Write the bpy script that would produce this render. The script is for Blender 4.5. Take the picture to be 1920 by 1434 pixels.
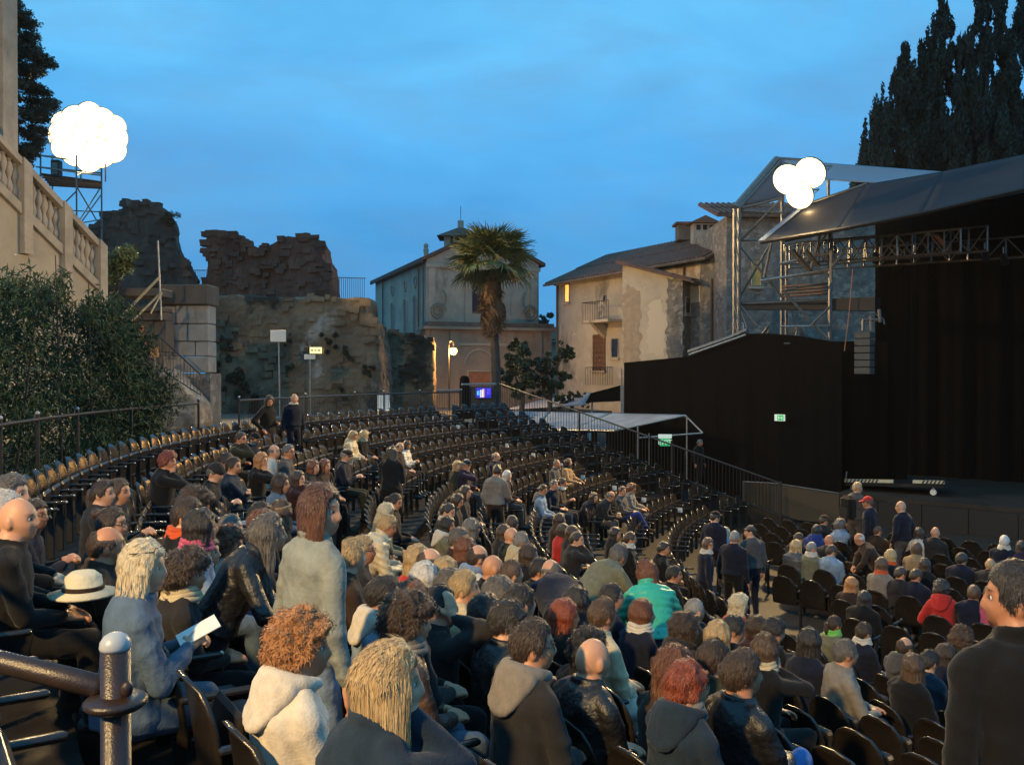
import bpy, math, random
import numpy as np
from mathutils import Vector, Matrix, Euler

for _o in list(bpy.data.objects):
    bpy.data.objects.remove(_o)
SC = bpy.context.scene
COL = SC.collection
R = math.radians
PI = math.pi
random.seed(11)
RNG = np.random.default_rng(11)

# ------------------------------------------------------------------ camera
F, HZ, EYE = 1700.0, 701.0, 1.65          # focal length and horizon in photograph pixels, eye height
cam_d = bpy.data.cameras.new('camera')
cam = bpy.data.objects.new('camera', cam_d)
COL.objects.link(cam)
cam_d.sensor_fit = 'HORIZONTAL'
cam_d.sensor_width = 36.0
cam_d.lens = 36.0 * F / 1920.0
cam_d.clip_start, cam_d.clip_end = 0.05, 2000.0
cam.location = (0, 0, EYE)
cam.rotation_euler = (R(90) - math.atan((717.0 - HZ) / F), 0, 0)
SC.camera = cam

# ------------------------------------------------------------------ sky: dusk, sun already down
W = bpy.data.worlds.new('World')
SC.world = W
W.use_nodes = True
_n, _l = W.node_tree.nodes, W.node_tree.links
_n.clear()
w_out = _n.new('ShaderNodeOutputWorld')
w_bg = _n.new('ShaderNodeBackground')
w_tc = _n.new('ShaderNodeTexCoord')
w_sky = _n.new('ShaderNodeTexSky')
w_sky.sky_type = 'NISHITA'
w_sky.sun_disc = False
w_sky.sun_elevation = R(-2.0)
w_sky.sun_rotation = R(250)
w_sep = _n.new('ShaderNodeSeparateXYZ')
_l.new(w_tc.outputs['Generated'], w_sep.inputs[0])
w_ramp = _n.new('ShaderNodeValToRGB')
_l.new(w_sep.outputs['Z'], w_ramp.inputs[0])
SKY = [(0.0, (.060, .30, .65)), (.12, (.070, .355, .75)), (.23, (.092, .445, .90)), (.38, (.140, .57, 1.0)), (1.0, (.140, .57, 1.0))]
_e = w_ramp.color_ramp.elements
_e[0].position, _e[0].color = SKY[0][0], SKY[0][1] + (1,)
_e[1].position, _e[1].color = SKY[-1][0], SKY[-1][1] + (1,)
for _p, _c in SKY[1:-1]:
    _x = _e.new(_p)
    _x.color = _c + (1,)
w_map = _n.new('ShaderNodeMapping')
w_map.inputs['Scale'].default_value = (1.6, 1.6, 5.0)
w_map.inputs['Rotation'].default_value = (0, 0, R(25))
_l.new(w_tc.outputs['Generated'], w_map.inputs[0])
w_no = _n.new('ShaderNodeTexNoise')
w_no.inputs['Scale'].default_value = 1.7
w_no.inputs['Detail'].default_value = 6
w_no.inputs['Roughness'].default_value = .55
w_no.inputs['Distortion'].default_value = .5
_l.new(w_map.outputs[0], w_no.inputs['Vector'])
w_cr = _n.new('ShaderNodeValToRGB')
w_cr.color_ramp.elements[0].position, w_cr.color_ramp.elements[0].color = .30, (.80, .84, .89, 1)
w_cr.color_ramp.elements[1].position, w_cr.color_ramp.elements[1].color = .62, (1.16, 1.09, 1.05, 1)
_l.new(w_no.outputs['Fac'], w_cr.inputs[0])
w_mul = _n.new('ShaderNodeMix')
w_mul.data_type, w_mul.blend_type = 'RGBA', 'MULTIPLY'
w_mul.inputs[0].default_value = 1
_l.new(w_ramp.outputs[0], w_mul.inputs[6])
_l.new(w_cr.outputs[0], w_mul.inputs[7])
w_mix = _n.new('ShaderNodeMix')                 # the Nishita dusk sky added faintly under the overcast blue
w_mix.data_type, w_mix.blend_type = 'RGBA', 'ADD'
w_mix.inputs[0].default_value = .05
w_n2 = _n.new('ShaderNodeTexNoise')             # thin grey violet cloud patches
w_n2.inputs['Scale'].default_value = 3.1
w_n2.inputs['Detail'].default_value = 7
w_n2.inputs['Roughness'].default_value = .6
w_n2.inputs['Distortion'].default_value = .35
_l.new(w_map.outputs[0], w_n2.inputs['Vector'])
w_c2 = _n.new('ShaderNodeMapRange')
w_c2.inputs['From Min'].default_value, w_c2.inputs['From Max'].default_value = .44, .70
w_c2.inputs['To Max'].default_value = .38
_l.new(w_n2.outputs['Fac'], w_c2.inputs['Value'])
w_gr = _n.new('ShaderNodeMix')
w_gr.data_type = 'RGBA'
_l.new(w_c2.outputs[0], w_gr.inputs[0])
_l.new(w_mul.outputs[2], w_gr.inputs[6])
w_gr.inputs[7].default_value = (.155, .34, .60, 1)
_l.new(w_gr.outputs[2], w_mix.inputs[6])
_l.new(w_sky.outputs[0], w_mix.inputs[7])
_l.new(w_mix.outputs[2], w_bg.inputs['Color'])
w_bg.inputs['Strength'].default_value = 1.0
_l.new(w_bg.outputs[0], w_out.inputs[0])

SC.view_settings.view_transform = 'Standard'
SC.view_settings.look = 'None'
SC.view_settings.exposure = 0.0
SC.view_settings.gamma = 1.0
SC.view_settings.use_curve_mapping = False
SC.render.engine = 'CYCLES'
SC.cycles.use_denoising = True
SC.cycles.max_bounces = 5
SC.cycles.diffuse_bounces = 2
SC.cycles.glossy_bounces = 2
SC.cycles.transparent_max_bounces = 8
SC.cycles.sample_clamp_indirect = 4.0

def P(px, py, Y):
    """the point at distance Y that the photograph shows at pixel (px, py)"""
    return Vector(((px - 960.0) / F * Y, Y, EYE - (py - HZ) / F * Y))
def PX(px, Y, z):
    return Vector(((px - 960.0) / F * Y, Y, z))

HAZE = .00014                         # density of the haze added for halos round the lamps
# lamps' strengths and places (the fittings are built further down)
FLOOD_LEFT = P(168, 258, 33.0)
FLOOD_RIGHT = P(1497, 335, 26.3)
FLOOD_SIDE = Vector((-7.5, -6.0, 8.5))
WARM = (1.0, .66, .27)
POWER_LEFT, POWER_RIGHT, POWER_SIDE, POWER_STREET = 75000.0, 26000.0, 15000.0, 1200.0

# ------------------------------------------------------------------ object helpers
def tag(o, label=None, cat=None, group=None, kind=None):
    if label: o['label'] = label
    if cat: o['category'] = cat
    if group: o['group'] = group
    if kind: o['kind'] = kind
    return o
def empty(name, loc=(0, 0, 0), rz=0.0, label=None, cat=None, group=None):
    o = bpy.data.objects.new(name, None)
    o.empty_display_size = .1
    o.location = loc
    o.rotation_euler = (0, 0, rz)
    COL.objects.link(o)
    return tag(o, label, cat, group)
def link(name, me, mat=None, parent=None, loc=None, rot=None, scale=None, world=False):
    """one object on a (possibly shared) mesh; the material sits on the object"""
    o = bpy.data.objects.new(name, me)
    COL.objects.link(o)
    if mat is not None:
        if not me.materials: me.materials.append(mat)
        if me.materials[0] is not mat:
            o.material_slots[0].link = 'OBJECT'
            o.material_slots[0].material = mat
    if loc is not None: o.location = loc
    if rot is not None: o.rotation_euler = rot
    if scale is not None: o.scale = scale
    if parent is not None:
        o.parent = parent
        if world:
            o.matrix_parent_inverse = wmat(parent).inverted()
    return o
def wmat(o):
    m = Matrix.LocRotScale(o.location, o.rotation_euler, o.scale)
    if o.parent is not None:
        m = wmat(o.parent) @ o.matrix_parent_inverse @ m
    return m
def mesh(name, V, Fc, smooth=False):
    me = bpy.data.meshes.new(name)
    me.from_pydata([tuple(v) for v in V] if not isinstance(V, np.ndarray) else V.tolist(), [], Fc)
    me.validate()
    me.update()
    if smooth: me.polygons.foreach_set('use_smooth', np.ones(len(me.polygons), dtype=bool))
    return me

class MB:
    """collects shapes and links them as one mesh object"""
    def __init__(s): s.V, s.F = [], []
    def add(s, V, Fc, M=None):
        b = len(s.V)
        for v in V:
            v = Vector(v)
            s.V.append(M @ v if M is not None else v)
        for f in Fc: s.F.append([b + i for i in f])
        return s
    def box(s, c, size, M=None, rz=0.0, taper=1.0):
        x, y, z = size[0] / 2, size[1] / 2, size[2] / 2
        t = taper
        V = [(-x, -y, -z), (x, -y, -z), (x, y, -z), (-x, y, -z), (-x * t, -y * t, z), (x * t, -y * t, z), (x * t, y * t, z), (-x * t, y * t, z)]
        Fc = [(3, 2, 1, 0), (4, 5, 6, 7), (0, 1, 5, 4), (1, 2, 6, 5), (2, 3, 7, 6), (3, 0, 4, 7)]
        T = Matrix.Translation(c) @ Matrix.Rotation(rz, 4, 'Z')
        return s.add(V, Fc, M @ T if M is not None else T)
    def bbox(s, c, size, b, rz=0.0, M=None):
        """box with bevelled vertical and top edges"""
        x, y, z = size[0] / 2, size[1] / 2, size[2] / 2
        V, Fc = [], []
        levels = [(-z, b), (-z + b, 0), (z - b, 0), (z, b)]
        for zz, ins in levels:
            xx, yy = x - ins, y - ins
            bb = b
            V += [(-xx + bb, -yy, zz), (xx - bb, -yy, zz), (xx, -yy + bb, zz), (xx, yy - bb, zz), (xx - bb, yy, zz), (-xx + bb, yy, zz), (-xx, yy - bb, zz), (-xx, -yy + bb, zz)]
        for k in range(3):
            for i in range(8):
                j = (i + 1) % 8
                Fc.append((k * 8 + i, k * 8 + j, k * 8 + 8 + j, k * 8 + 8 + i))
        Fc.append(tuple(range(7, -1, -1)))
        Fc.append(tuple(range(24, 32)))
        T = Matrix.Translation(c) @ Matrix.Rotation(rz, 4, 'Z')
        return s.add(V, Fc, M @ T if M is not None else T)
    def tube(s, p0, p1, r0, r1=None, n=8, cap=True):
        p0, p1 = Vector(p0), Vector(p1)
        r1 = r0 if r1 is None else r1
        d = (p1 - p0)
        if d.length < 1e-6: return s
        q = d.to_track_quat('Z', 'Y').to_matrix()
        V, Fc = [], []
        for p, r in ((p0, r0), (p1, r1)):
            for i in range(n):
                a = 2 * PI * i / n
                V.append(p + q @ Vector((math.cos(a) * r, math.sin(a) * r, 0)))
        for i in range(n):
            j = (i + 1) % n
            Fc.append((i, j, n + j, n + i))
        if cap:
            Fc.append(tuple(range(n - 1, -1, -1)))
            Fc.append(tuple(range(n, 2 * n)))
        return s.add(V, Fc)
    def path(s, pts, r, n=8, closed=False, cap=True):
        """swept tube along points; r a number or list"""
        pts = [Vector(p) for p in pts]
        m = len(pts)
        rs = r if isinstance(r, (list, tuple)) else [r] * m
        V, Fc = [], []
        up = Vector((0, 0, 1))
        for k in range(m):
            a = pts[(k - 1) % m] if (closed or k > 0) else pts[k]
            c = pts[(k + 1) % m] if (closed or k < m - 1) else pts[k]
            t = (c - a).normalized()
            u = up - t * up.dot(t)
            if u.length < .05: u = Vector((1, 0, 0)) - t * t.x
            u.normalize()
            w = t.cross(u)
            for i in range(n):
                an = 2 * PI * i / n
                V.append(pts[k] + (w * math.cos(an) + u * math.sin(an)) * rs[k])
        K = m if closed else m - 1
        for k in range(K):
            b, c = k * n, ((k + 1) % m) * n
            for i in range(n):
                j = (i + 1) % n
                Fc.append((b + i, b + j, c + j, c + i))
        if cap and not closed:
            Fc.append(tuple(range(n - 1, -1, -1)))
            Fc.append(tuple(range((m - 1) * n, m * n)))
        return s.add(V, Fc)
    def lathe(s, prof, c=(0, 0, 0), n=16, M=None):
        V, Fc = [], []
        for r, z in prof:
            for i in range(n):
                a = 2 * PI * i / n
                V.append((c[0] + math.cos(a) * r, c[1] + math.sin(a) * r, c[2] + z))
        for k in range(len(prof) - 1):
            for i in range(n):
                j = (i + 1) % n
                Fc.append((k * n + i, k * n + j, k * n + n + j, k * n + n + i))
        Fc.append(tuple(range(n - 1, -1, -1)))
        Fc.append(tuple(range((len(prof) - 1) * n, len(prof) * n)))
        return s.add(V, Fc, M)
    def prism(s, pts, off):
        """polygon extruded by a vector (outline in 3-D, any plane)"""
        pts = [Vector(p) for p in pts]
        off = Vector(off)
        n = len(pts)
        V = pts + [p + off for p in pts]
        Fc = [tuple(range(n - 1, -1, -1)), tuple(range(n, 2 * n))]
        for i in range(n):
            j = (i + 1) % n
            Fc.append((i, j, n + j, n + i))
        return s.add(V, Fc)
    def ball(s, c, rad, n=12, m=8, M=None):
        rad = rad if isinstance(rad, (tuple, list)) else (rad,) * 3
        V, Fc = [], []
        for k in range(m + 1):
            t = PI * k / m
            for i in range(n):
                a = 2 * PI * i / n
                V.append((c[0] + rad[0] * math.sin(t) * math.cos(a), c[1] + rad[1] * math.sin(t) * math.sin(a), c[2] + rad[2] * math.cos(t)))
        for k in range(m):
            for i in range(n):
                j = (i + 1) % n
                Fc.append((k * n + i, k * n + n + i, k * n + n + j, k * n + j))
        return s.add(V, Fc, M)
    def mesh(s, name, smooth=False): return mesh(name, s.V, s.F, smooth)
    def build(s, name, mat, parent=None, smooth=False, world=True):
        me = mesh(name, s.V, s.F, smooth)
        return link(name, me, mat, parent, world=world)

# ------------------------------------------------------------------ materials
def sock(n, *names):
    for k in names:
        if k in n.inputs: return n.inputs[k]
MATS = {}
def mat(name, c, rough=.7, c2=None, scale=6.0, bump=0.0, bscale=30.0, metal=0.0, spec=None, emit=None, estr=0.0, stretch=(1, 1, 1), lo=.35, hi=.65, detail=5, coat=0.0, trans=0.0, alpha=1.0, world=False, stains=None, sheen=0.0, subs=0.0, rvar=0.0):
    if name in MATS: return MATS[name]
    m = bpy.data.materials.new(name)
    MATS[name] = m
    m.use_nodes = True
    nt = m.node_tree
    N, L = nt.nodes, nt.links
    b = N.get('Principled BSDF')
    b.inputs['Base Color'].default_value = tuple(c) + (1,)
    b.inputs['Roughness'].default_value = rough
    b.inputs['Metallic'].default_value = metal
    if spec is not None: b.inputs['Specular IOR Level'].default_value = spec
    if coat: b.inputs['Coat Weight'].default_value = coat; b.inputs['Coat Roughness'].default_value = .15
    if sheen: b.inputs['Sheen Weight'].default_value = sheen; b.inputs['Sheen Roughness'].default_value = .5
    if trans: b.inputs['Transmission Weight'].default_value = trans
    if alpha < 1: b.inputs['Alpha'].default_value = alpha
    if subs: b.inputs['Subsurface Weight'].default_value = subs; b.inputs['Subsurface Radius'].default_value = (.01, .004, .002)
    if emit is not None:
        b.inputs['Emission Color'].default_value = tuple(emit) + (1,)
        b.inputs['Emission Strength'].default_value = estr
    if c2 is not None or bump or stains or rvar:
        if world:
            g = N.new('ShaderNodeNewGeometry'); vec = g.outputs['Position']
        else:
            t = N.new('ShaderNodeTexCoord'); vec = t.outputs['Object']
        mp = N.new('ShaderNodeMapping')
        mp.inputs['Scale'].default_value = stretch
        L.new(vec, mp.inputs[0])
        col = None
        if c2 is not None:
            no = N.new('ShaderNodeTexNoise')
            no.inputs['Scale'].default_value = scale
            no.inputs['Detail'].default_value = detail
            no.inputs['Roughness'].default_value = .62
            L.new(mp.outputs[0], no.inputs['Vector'])
            rp = N.new('ShaderNodeValToRGB')
            rp.color_ramp.elements[0].position, rp.color_ramp.elements[0].color = lo, tuple(c) + (1,)
            rp.color_ramp.elements[1].position, rp.color_ramp.elements[1].color = hi, tuple(c2) + (1,)
            L.new(no.outputs['Fac'], rp.inputs[0])
            col = rp.outputs[0]
            if rvar:
                mr = N.new('ShaderNodeMapRange')
                mr.inputs['To Min'].default_value = rough - rvar
                mr.inputs['To Max'].default_value = rough + rvar
                L.new(no.outputs['Fac'], mr.inputs['Value'])
                L.new(mr.outputs[0], b.inputs['Roughness'])
        if stains:
            for (sc, sscale, sstr, slo, shi) in stains:
                m2 = N.new('ShaderNodeMapping')
                m2.inputs['Scale'].default_value = sstr
                m2.inputs['Location'].default_value = (sscale * 1.7, 3.1, .7)
                L.new(vec, m2.inputs[0])
                n2 = N.new('ShaderNodeTexNoise')
                n2.inputs['Scale'].default_value = sscale
                n2.inputs['Detail'].default_value = 7
                n2.inputs['Roughness'].default_value = .66
                L.new(m2.outputs[0], n2.inputs['Vector'])
                r2 = N.new('ShaderNodeValToRGB')
                r2.color_ramp.elements[0].position, r2.color_ramp.elements[0].color = slo, (0, 0, 0, 1)
                r2.color_ramp.elements[1].position, r2.color_ramp.elements[1].color = shi, (1, 1, 1, 1)
                L.new(n2.outputs['Fac'], r2.inputs[0])
                mx = N.new('ShaderNodeMix')
                mx.data_type = 'RGBA'
                L.new(r2.outputs[0], mx.inputs[0])
                if col is not None: L.new(col, mx.inputs[6])
                else: mx.inputs[6].default_value = tuple(c) + (1,)
                mx.inputs[7].default_value = tuple(sc) + (1,)
                col = mx.outputs[2]
        if col is not None: L.new(col, b.inputs['Base Color'])
        if bump:
            nb = N.new('ShaderNodeTexNoise')
            nb.inputs['Scale'].default_value = bscale
            nb.inputs['Detail'].default_value = 5
            L.new(mp.outputs[0], nb.inputs['Vector'])
            bu = N.new('ShaderNodeBump')
            bu.inputs['Strength'].default_value = bump
            bu.inputs['Distance'].default_value = .02
            L.new(nb.outputs['Fac'], bu.inputs['Height'])
            L.new(bu.outputs[0], b.inputs['Normal'])
    return m

# ------------------------------------------------------------------ cheap smooth noise for geometry
class Waves:
    def __init__(s, seed, freq, n=14):
        g = np.random.default_rng(seed)
        d = g.normal(size=(n, 3))
        d /= np.linalg.norm(d, axis=1)[:, None]
        f = freq * (0.5 + 1.3 * g.random(n))
        s.k, s.ph, s.n = d * f[:, None], g.random(n) * 6.28, n
    def __call__(s, V):
        return np.sin(V @ s.k.T + s.ph).sum(1) / math.sqrt(s.n / 2.0) / 1.6
def fbm(V, seed, freq, octs=4, gain=.5):
    o = np.zeros(len(V)); a = 1.0
    for i in range(octs):
        o += a * Waves(seed + i * 7, freq * 2 ** i)(V); a *= gain
    return o
def get_co(me):
    a = np.empty(len(me.vertices) * 3)
    me.vertices.foreach_get('co', a)
    return a.reshape(-1, 3)
def set_co(me, V):
    me.vertices.foreach_set('co', np.ascontiguousarray(V).ravel())
    me.update()
def get_no(me):
    a = np.empty(len(me.vertices) * 3)
    me.vertices.foreach_get('normal', a)
    return a.reshape(-1, 3)
def set_smooth(me):
    me.polygons.foreach_set('use_smooth', np.ones(len(me.polygons), dtype=bool))
    me.update()

JOBS = []          # (object, callback): remesh jobs evaluated together
def remesh_job(V, Fc, voxel, smooth, ratio, done):
    me = mesh('job', V, Fc)
    o = bpy.data.objects.new('job', me)
    COL.objects.link(o)
    m = o.modifiers.new('r', 'REMESH')
    m.mode = 'VOXEL'
    m.voxel_size = voxel
    if smooth:
        s = o.modifiers.new('s', 'SMOOTH'); s.factor = .5; s.iterations = smooth
    if ratio < 1:
        d = o.modifiers.new('d', 'DECIMATE'); d.ratio = ratio
    JOBS.append((o, done))
def run_jobs():
    dg = bpy.context.evaluated_depsgraph_get()
    dg.update()
    for o, done in JOBS:
        me = bpy.data.meshes.new_from_object(o.evaluated_get(dg), depsgraph=dg)
        done(me)
    for o, _ in JOBS:
        src = o.data
        bpy.data.objects.remove(o)
        bpy.data.meshes.remove(src)
    JOBS.clear()
# ------------------------------------------------------------------ people: bodies, clothes and hair made per pose
TORSO = [(-.10, .10, .085, 0), (-.06, .155, .115, 0), (.02, .17, .12, 0), (.12, .15, .105, .005), (.22, .152, .108, .012), (.32, .180, .118, .010),
         (.40, .188, .116, -.002), (.45, .160, .104, -.010), (.49, .108, .086, -.014), (.525, .076, .076, -.008), (.56, .066, .069, .006), (.60, .060, .064, .016)]
def v3(*a): return np.array(a, float)
def rot(ax, a):
    c, s = math.cos(a), math.sin(a)
    return np.array({'x': [[1, 0, 0], [0, c, -s], [0, s, c]], 'y': [[c, 0, s], [0, 1, 0], [-s, 0, c]], 'z': [[c, -s, 0], [s, c, 0], [0, 0, 1]]}[ax])
def smooth01(x): x = np.clip(x, 0, 1); return x * x * (3 - 2 * x)
def ik(a, b, l1, l2, hint):
    d = b - a
    D = np.linalg.norm(d)
    if D > (l1 + l2) * .995:
        d = d / D * (l1 + l2) * .995; D = np.linalg.norm(d); b = a + d
    u = d / D
    x = (D * D + l1 * l1 - l2 * l2) / (2 * D)
    h = math.sqrt(max(l1 * l1 - x * x, 0))
    p = hint - u * hint.dot(u)
    p /= np.linalg.norm(p) + 1e-9
    return a + u * x + p * h, b
def capsule(p0, p1, r0, r1, n=12):
    """closed tapered capsule"""
    d = p1 - p0
    L = np.linalg.norm(d) + 1e-9
    w = d / L
    a = np.cross(w, [0, 0, 1.0] if abs(w[2]) < .9 else [1.0, 0, 0]); a /= np.linalg.norm(a)
    b = np.cross(w, a)
    V, Fc = [], []
    rings = [(p0 - w * r0, 0.01)] + [(p0 - w * r0 * math.cos(t), r0 * math.sin(t)) for t in (.5, 1.0, PI / 2)] + \
            [(p1 + w * r1 * math.cos(t), r1 * math.sin(t)) for t in (PI / 2, 1.0, .5)] + [(p1 + w * r1, .01)]
    for c, r in rings:
        r = max(r, .002)
        for i in range(n):
            t = 2 * PI * i / n
            V.append(c + (a * math.cos(t) + b * math.sin(t)) * r)
    m = len(rings)
    for k in range(m - 1):
        for i in range(n):
            j = (i + 1) % n
            Fc.append((k * n + i, k * n + j, k * n + n + j, k * n + n + i))
    Fc.append(tuple(range(n - 1, -1, -1))); Fc.append(tuple(range((m - 1) * n, m * n)))
    return np.array(V), Fc
class Soup:
    def __init__(s): s.V, s.F, s.n = [], [], 0
    def add(s, V, Fc):
        s.V.append(np.asarray(V)); s.F += [tuple(i + s.n for i in f) for f in Fc]; s.n += len(V); return s
    def cap(s, p0, p1, r0, r1=None): return s.add(*capsule(np.asarray(p0, float), np.asarray(p1, float), r0, r0 if r1 is None else r1))
    def arr(s): return np.vstack(s.V), s.F
def head_dirs(nu, nv):
    t = np.linspace(0, PI, nv + 1)[:, None]
    a = np.linspace(0, 2 * PI, nu, endpoint=False)[None, :]
    D = np.stack([np.sin(t) * np.cos(a), np.sin(t) * np.sin(a), np.cos(t) * np.ones_like(a)], -1).reshape(-1, 3)
    Fc = []
    for k in range(nv):
        for i in range(nu):
            j = (i + 1) % nu
            Fc.append((k * nu + i, (k + 1) * nu + i, (k + 1) * nu + j, k * nu + j))
    return D, Fc
def g2(x, s): return np.exp(-(x / s) ** 2)
def head_surface(D, face=True):
    x, y, z = D[:, 0], D[:, 1], D[:, 2]
    px, py, pz = x * .077, y * .095, z * .117
    py = np.where(y < 0, py * (1.07 + .05 * g2(z - .2, .5)), py)
    low = smooth01((-z - .15) / .85)
    px = px * (1 - .30 * low)
    back = (y < .15) & (z < -.2)
    py = np.where(back, py * (1 - .40 * smooth01((-z - .25) / .7)), py)
    py = py + .020 * low * smooth01((y + .3) / 1.0)          # the jaw comes forward
    py = np.where(y > 0, py * (1 - .10 * smooth01((z - .45) / .5)), py)
    if face:
        f = smooth01((y - .25) / .5)
        nose = np.interp(z, [-.40, -.34, -.25, -.05, .14, .2], [0, .4, 1.0, .62, .12, 0])
        py = py + f * .028 * nose * g2(x, .15 + .06 * np.clip(-z, 0, .3))
        for sx in (-1, 1):
            py = py - f * .011 * g2(x - sx * .40, .17) * g2(z - .07, .13)
            py = py + f * .006 * g2(x - sx * .50, .20) * g2(z + .22, .18)
            py = py + f * .005 * g2(x - sx * .38, .24) * g2(z - .26, .09)
        py = py + f * .007 * g2(x, .26) * (g2(z + .50, .06) + g2(z + .62, .06))
        py = py - f * .004 * g2(x, .28) * g2(z + .56, .03)
        py = py - f * .004 * g2(x, .3) * g2(z + .73, .06)
        py = py + f * .010 * g2(x, .30) * g2(z + .90, .14)
    return np.stack([px, py, pz], 1)
EAR = ((.076, -.012, -.008), (.016, .026, .037))
def head_soup():
    s = Soup()
    D, Fc = head_dirs(44, 34)
    s.add(head_surface(D), Fc)
    d, f = head_dirs(10, 8)
    for sx in (-1, 1):
        c, r = EAR
        e = d * np.array(r) @ rot('z', sx * -.35).T
        e[:, 1] -= .25 * e[:, 0] * sx
        s.add(e + np.array([c[0] * sx, c[1], c[2]]), f)
    return s.arr()
HS = 1.0                                  # head scale
HEAD = head_soup()
HEAD = (HEAD[0] * HS, HEAD[1])

class Pose:
    """joint positions in the person's own frame: x right, y forward, z up, floor at 0"""
    def __init__(s, seated=True, lean=0.06, twist=0.0, slump=.02, wr=None, wl=None, er=None, el=None, feet=None, knees=None, side=0.0, curl=.7, hdir=(None, None), wide=1.0):
        s.seated, s.wide = seated, wide
        s.hip = v3(0, 0, .545 if seated else .93)
        s.M = rot('y', side) @ rot('x', -lean)
        s.twist, s.slump = twist, slump
        s.sh = [s.tor(v3(sx * .190 * wide, -.006, .425)) for sx in (1, -1)]
        s.neck0, s.neck1 = s.tor(v3(0, -.004, .52)), s.tor(v3(0, .018, .580))
        s.head = s.neck1 + v3(0, .012, .062)
        d = .06
        W = [wr if wr is not None else v3(.07, .31, .645), wl if wl is not None else v3(-.07, .33, .65)]
        H = [er if er is not None else v3(.6, -.5, -.6), el if el is not None else v3(-.6, -.5, -.6)]
        s.el, s.wr = [], []
        for i in (0, 1):
            e, w = ik(s.sh[i], np.asarray(W[i], float), .285, .25, np.asarray(H[i], float))
            s.el.append(e); s.wr.append(w)
        s.hdir, s.curl = hdir, curl
        feet = feet if feet is not None else ([v3(.11, .44, .08), v3(-.11, .46, .08)] if seated else [v3(.10, .02, .08), v3(-.10, -.02, .08)])
        s.hj = [s.hip + v3(sx * .09, 0, -.01) for sx in (1, -1)]
        s.kn, s.an = [], []
        for i in (0, 1):
            k, a = ik(s.hj[i], np.asarray(feet[i], float), .43, .42, knees[i] if knees is not None else v3((1, -1)[i] * .12, 1, .45 if seated else 0))
            s.kn.append(k); s.an.append(a)
    def tor(s, p):
        """a torso point (hip frame, upright) to the posed frame"""
        p = np.atleast_2d(p).astype(float).copy()
        t = np.clip(p[:, 2] / .5, 0, 1.3)
        a = s.twist * np.clip(t, 0, 1)
        x, y = p[:, 0] * np.cos(a) - p[:, 1] * np.sin(a), p[:, 0] * np.sin(a) + p[:, 1] * np.cos(a)
        p[:, 0], p[:, 1] = x, y
        q = p @ s.M.T
        q[:, 1] += s.slump * t * t
        q[:, 2] -= s.slump * .4 * t * t
        return (q + s.hip).squeeze()
    def torso(s, grow=0.0, z0=-1.0, z1=1.0, shape=None):
        V, Fc, n = [], [], 20
        rings = [r for r in TORSO if z0 <= r[0] <= z1]
        for z, rx, ry, yo in rings:
            k = shape(z) if shape else 0.0
            for i in range(n):
                a = 2 * PI * i / n
                ca, sa = math.cos(a), math.sin(a)
                q = 1.0 / (abs(ca) ** 2.4 + abs(sa) ** 2.4) ** (1 / 2.4)
                V.append(((rx * (s.wide if z < .48 else 1) + grow + k) * ca * q, (ry + grow + k) * sa * q + yo, z))
        m = len(rings)
        for k in range(m - 1):
            for i in range(n):
                j = (i + 1) % n
                Fc.append((k * n + i, k * n + j, k * n + n + j, k * n + n + i))
        Fc.append(tuple(range(n - 1, -1, -1))); Fc.append(tuple(range((m - 1) * n, m * n)))
        return s.tor(np.array(V)), Fc
    def hands(s, S, grow=0.0):
        for i in (0, 1):
            e, w = s.el[i], s.wr[i]
            sx = (1, -1)[i]
            d = s.hdir[i] if s.hdir[i] is not None else (w - e)
            d = np.asarray(d, float); d = d / np.linalg.norm(d)
            n = np.array([-sx * .55, .1, -.8])                     # the palm faces down and inwards
            n = n - d * n.dot(d); n /= np.linalg.norm(n)
            b = np.cross(d, n) * sx                                 # towards the thumb
            if b[0] * sx > .2: b = -b
            S.cap(e + (w - e) * .9, w + d * .03, .026, .026)
            for k, o in enumerate((-.027, -.009, .009, .026)):
                S.cap(w + d * .02 + b * o * .7, w + d * .085 + b * o, .0165, .014)
                L = (.058, .072, .076, .066)[k]
                c = s.curl * (1.0 + .12 * (1.5 - k))
                p = w + d * .088 + b * o
                for seg in range(3):
                    q = p + (d * math.cos(c * (seg + .6) * .62) + n * math.sin(c * (seg + .6) * .62)) * L * (.46, .32, .24)[seg]
                    S.cap(p, q, .0098 - .0008 * seg, .0092 - .001 * seg)
                    p = q
            p = w + d * .025 + b * .022
            q = p + (d * .55 + b * .75 + n * .25) * .042
            S.cap(p, q, .015, .012)
            S.cap(q, q + (d * .85 + b * .2 + n * .4) * .036, .0115, .0095)

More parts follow.
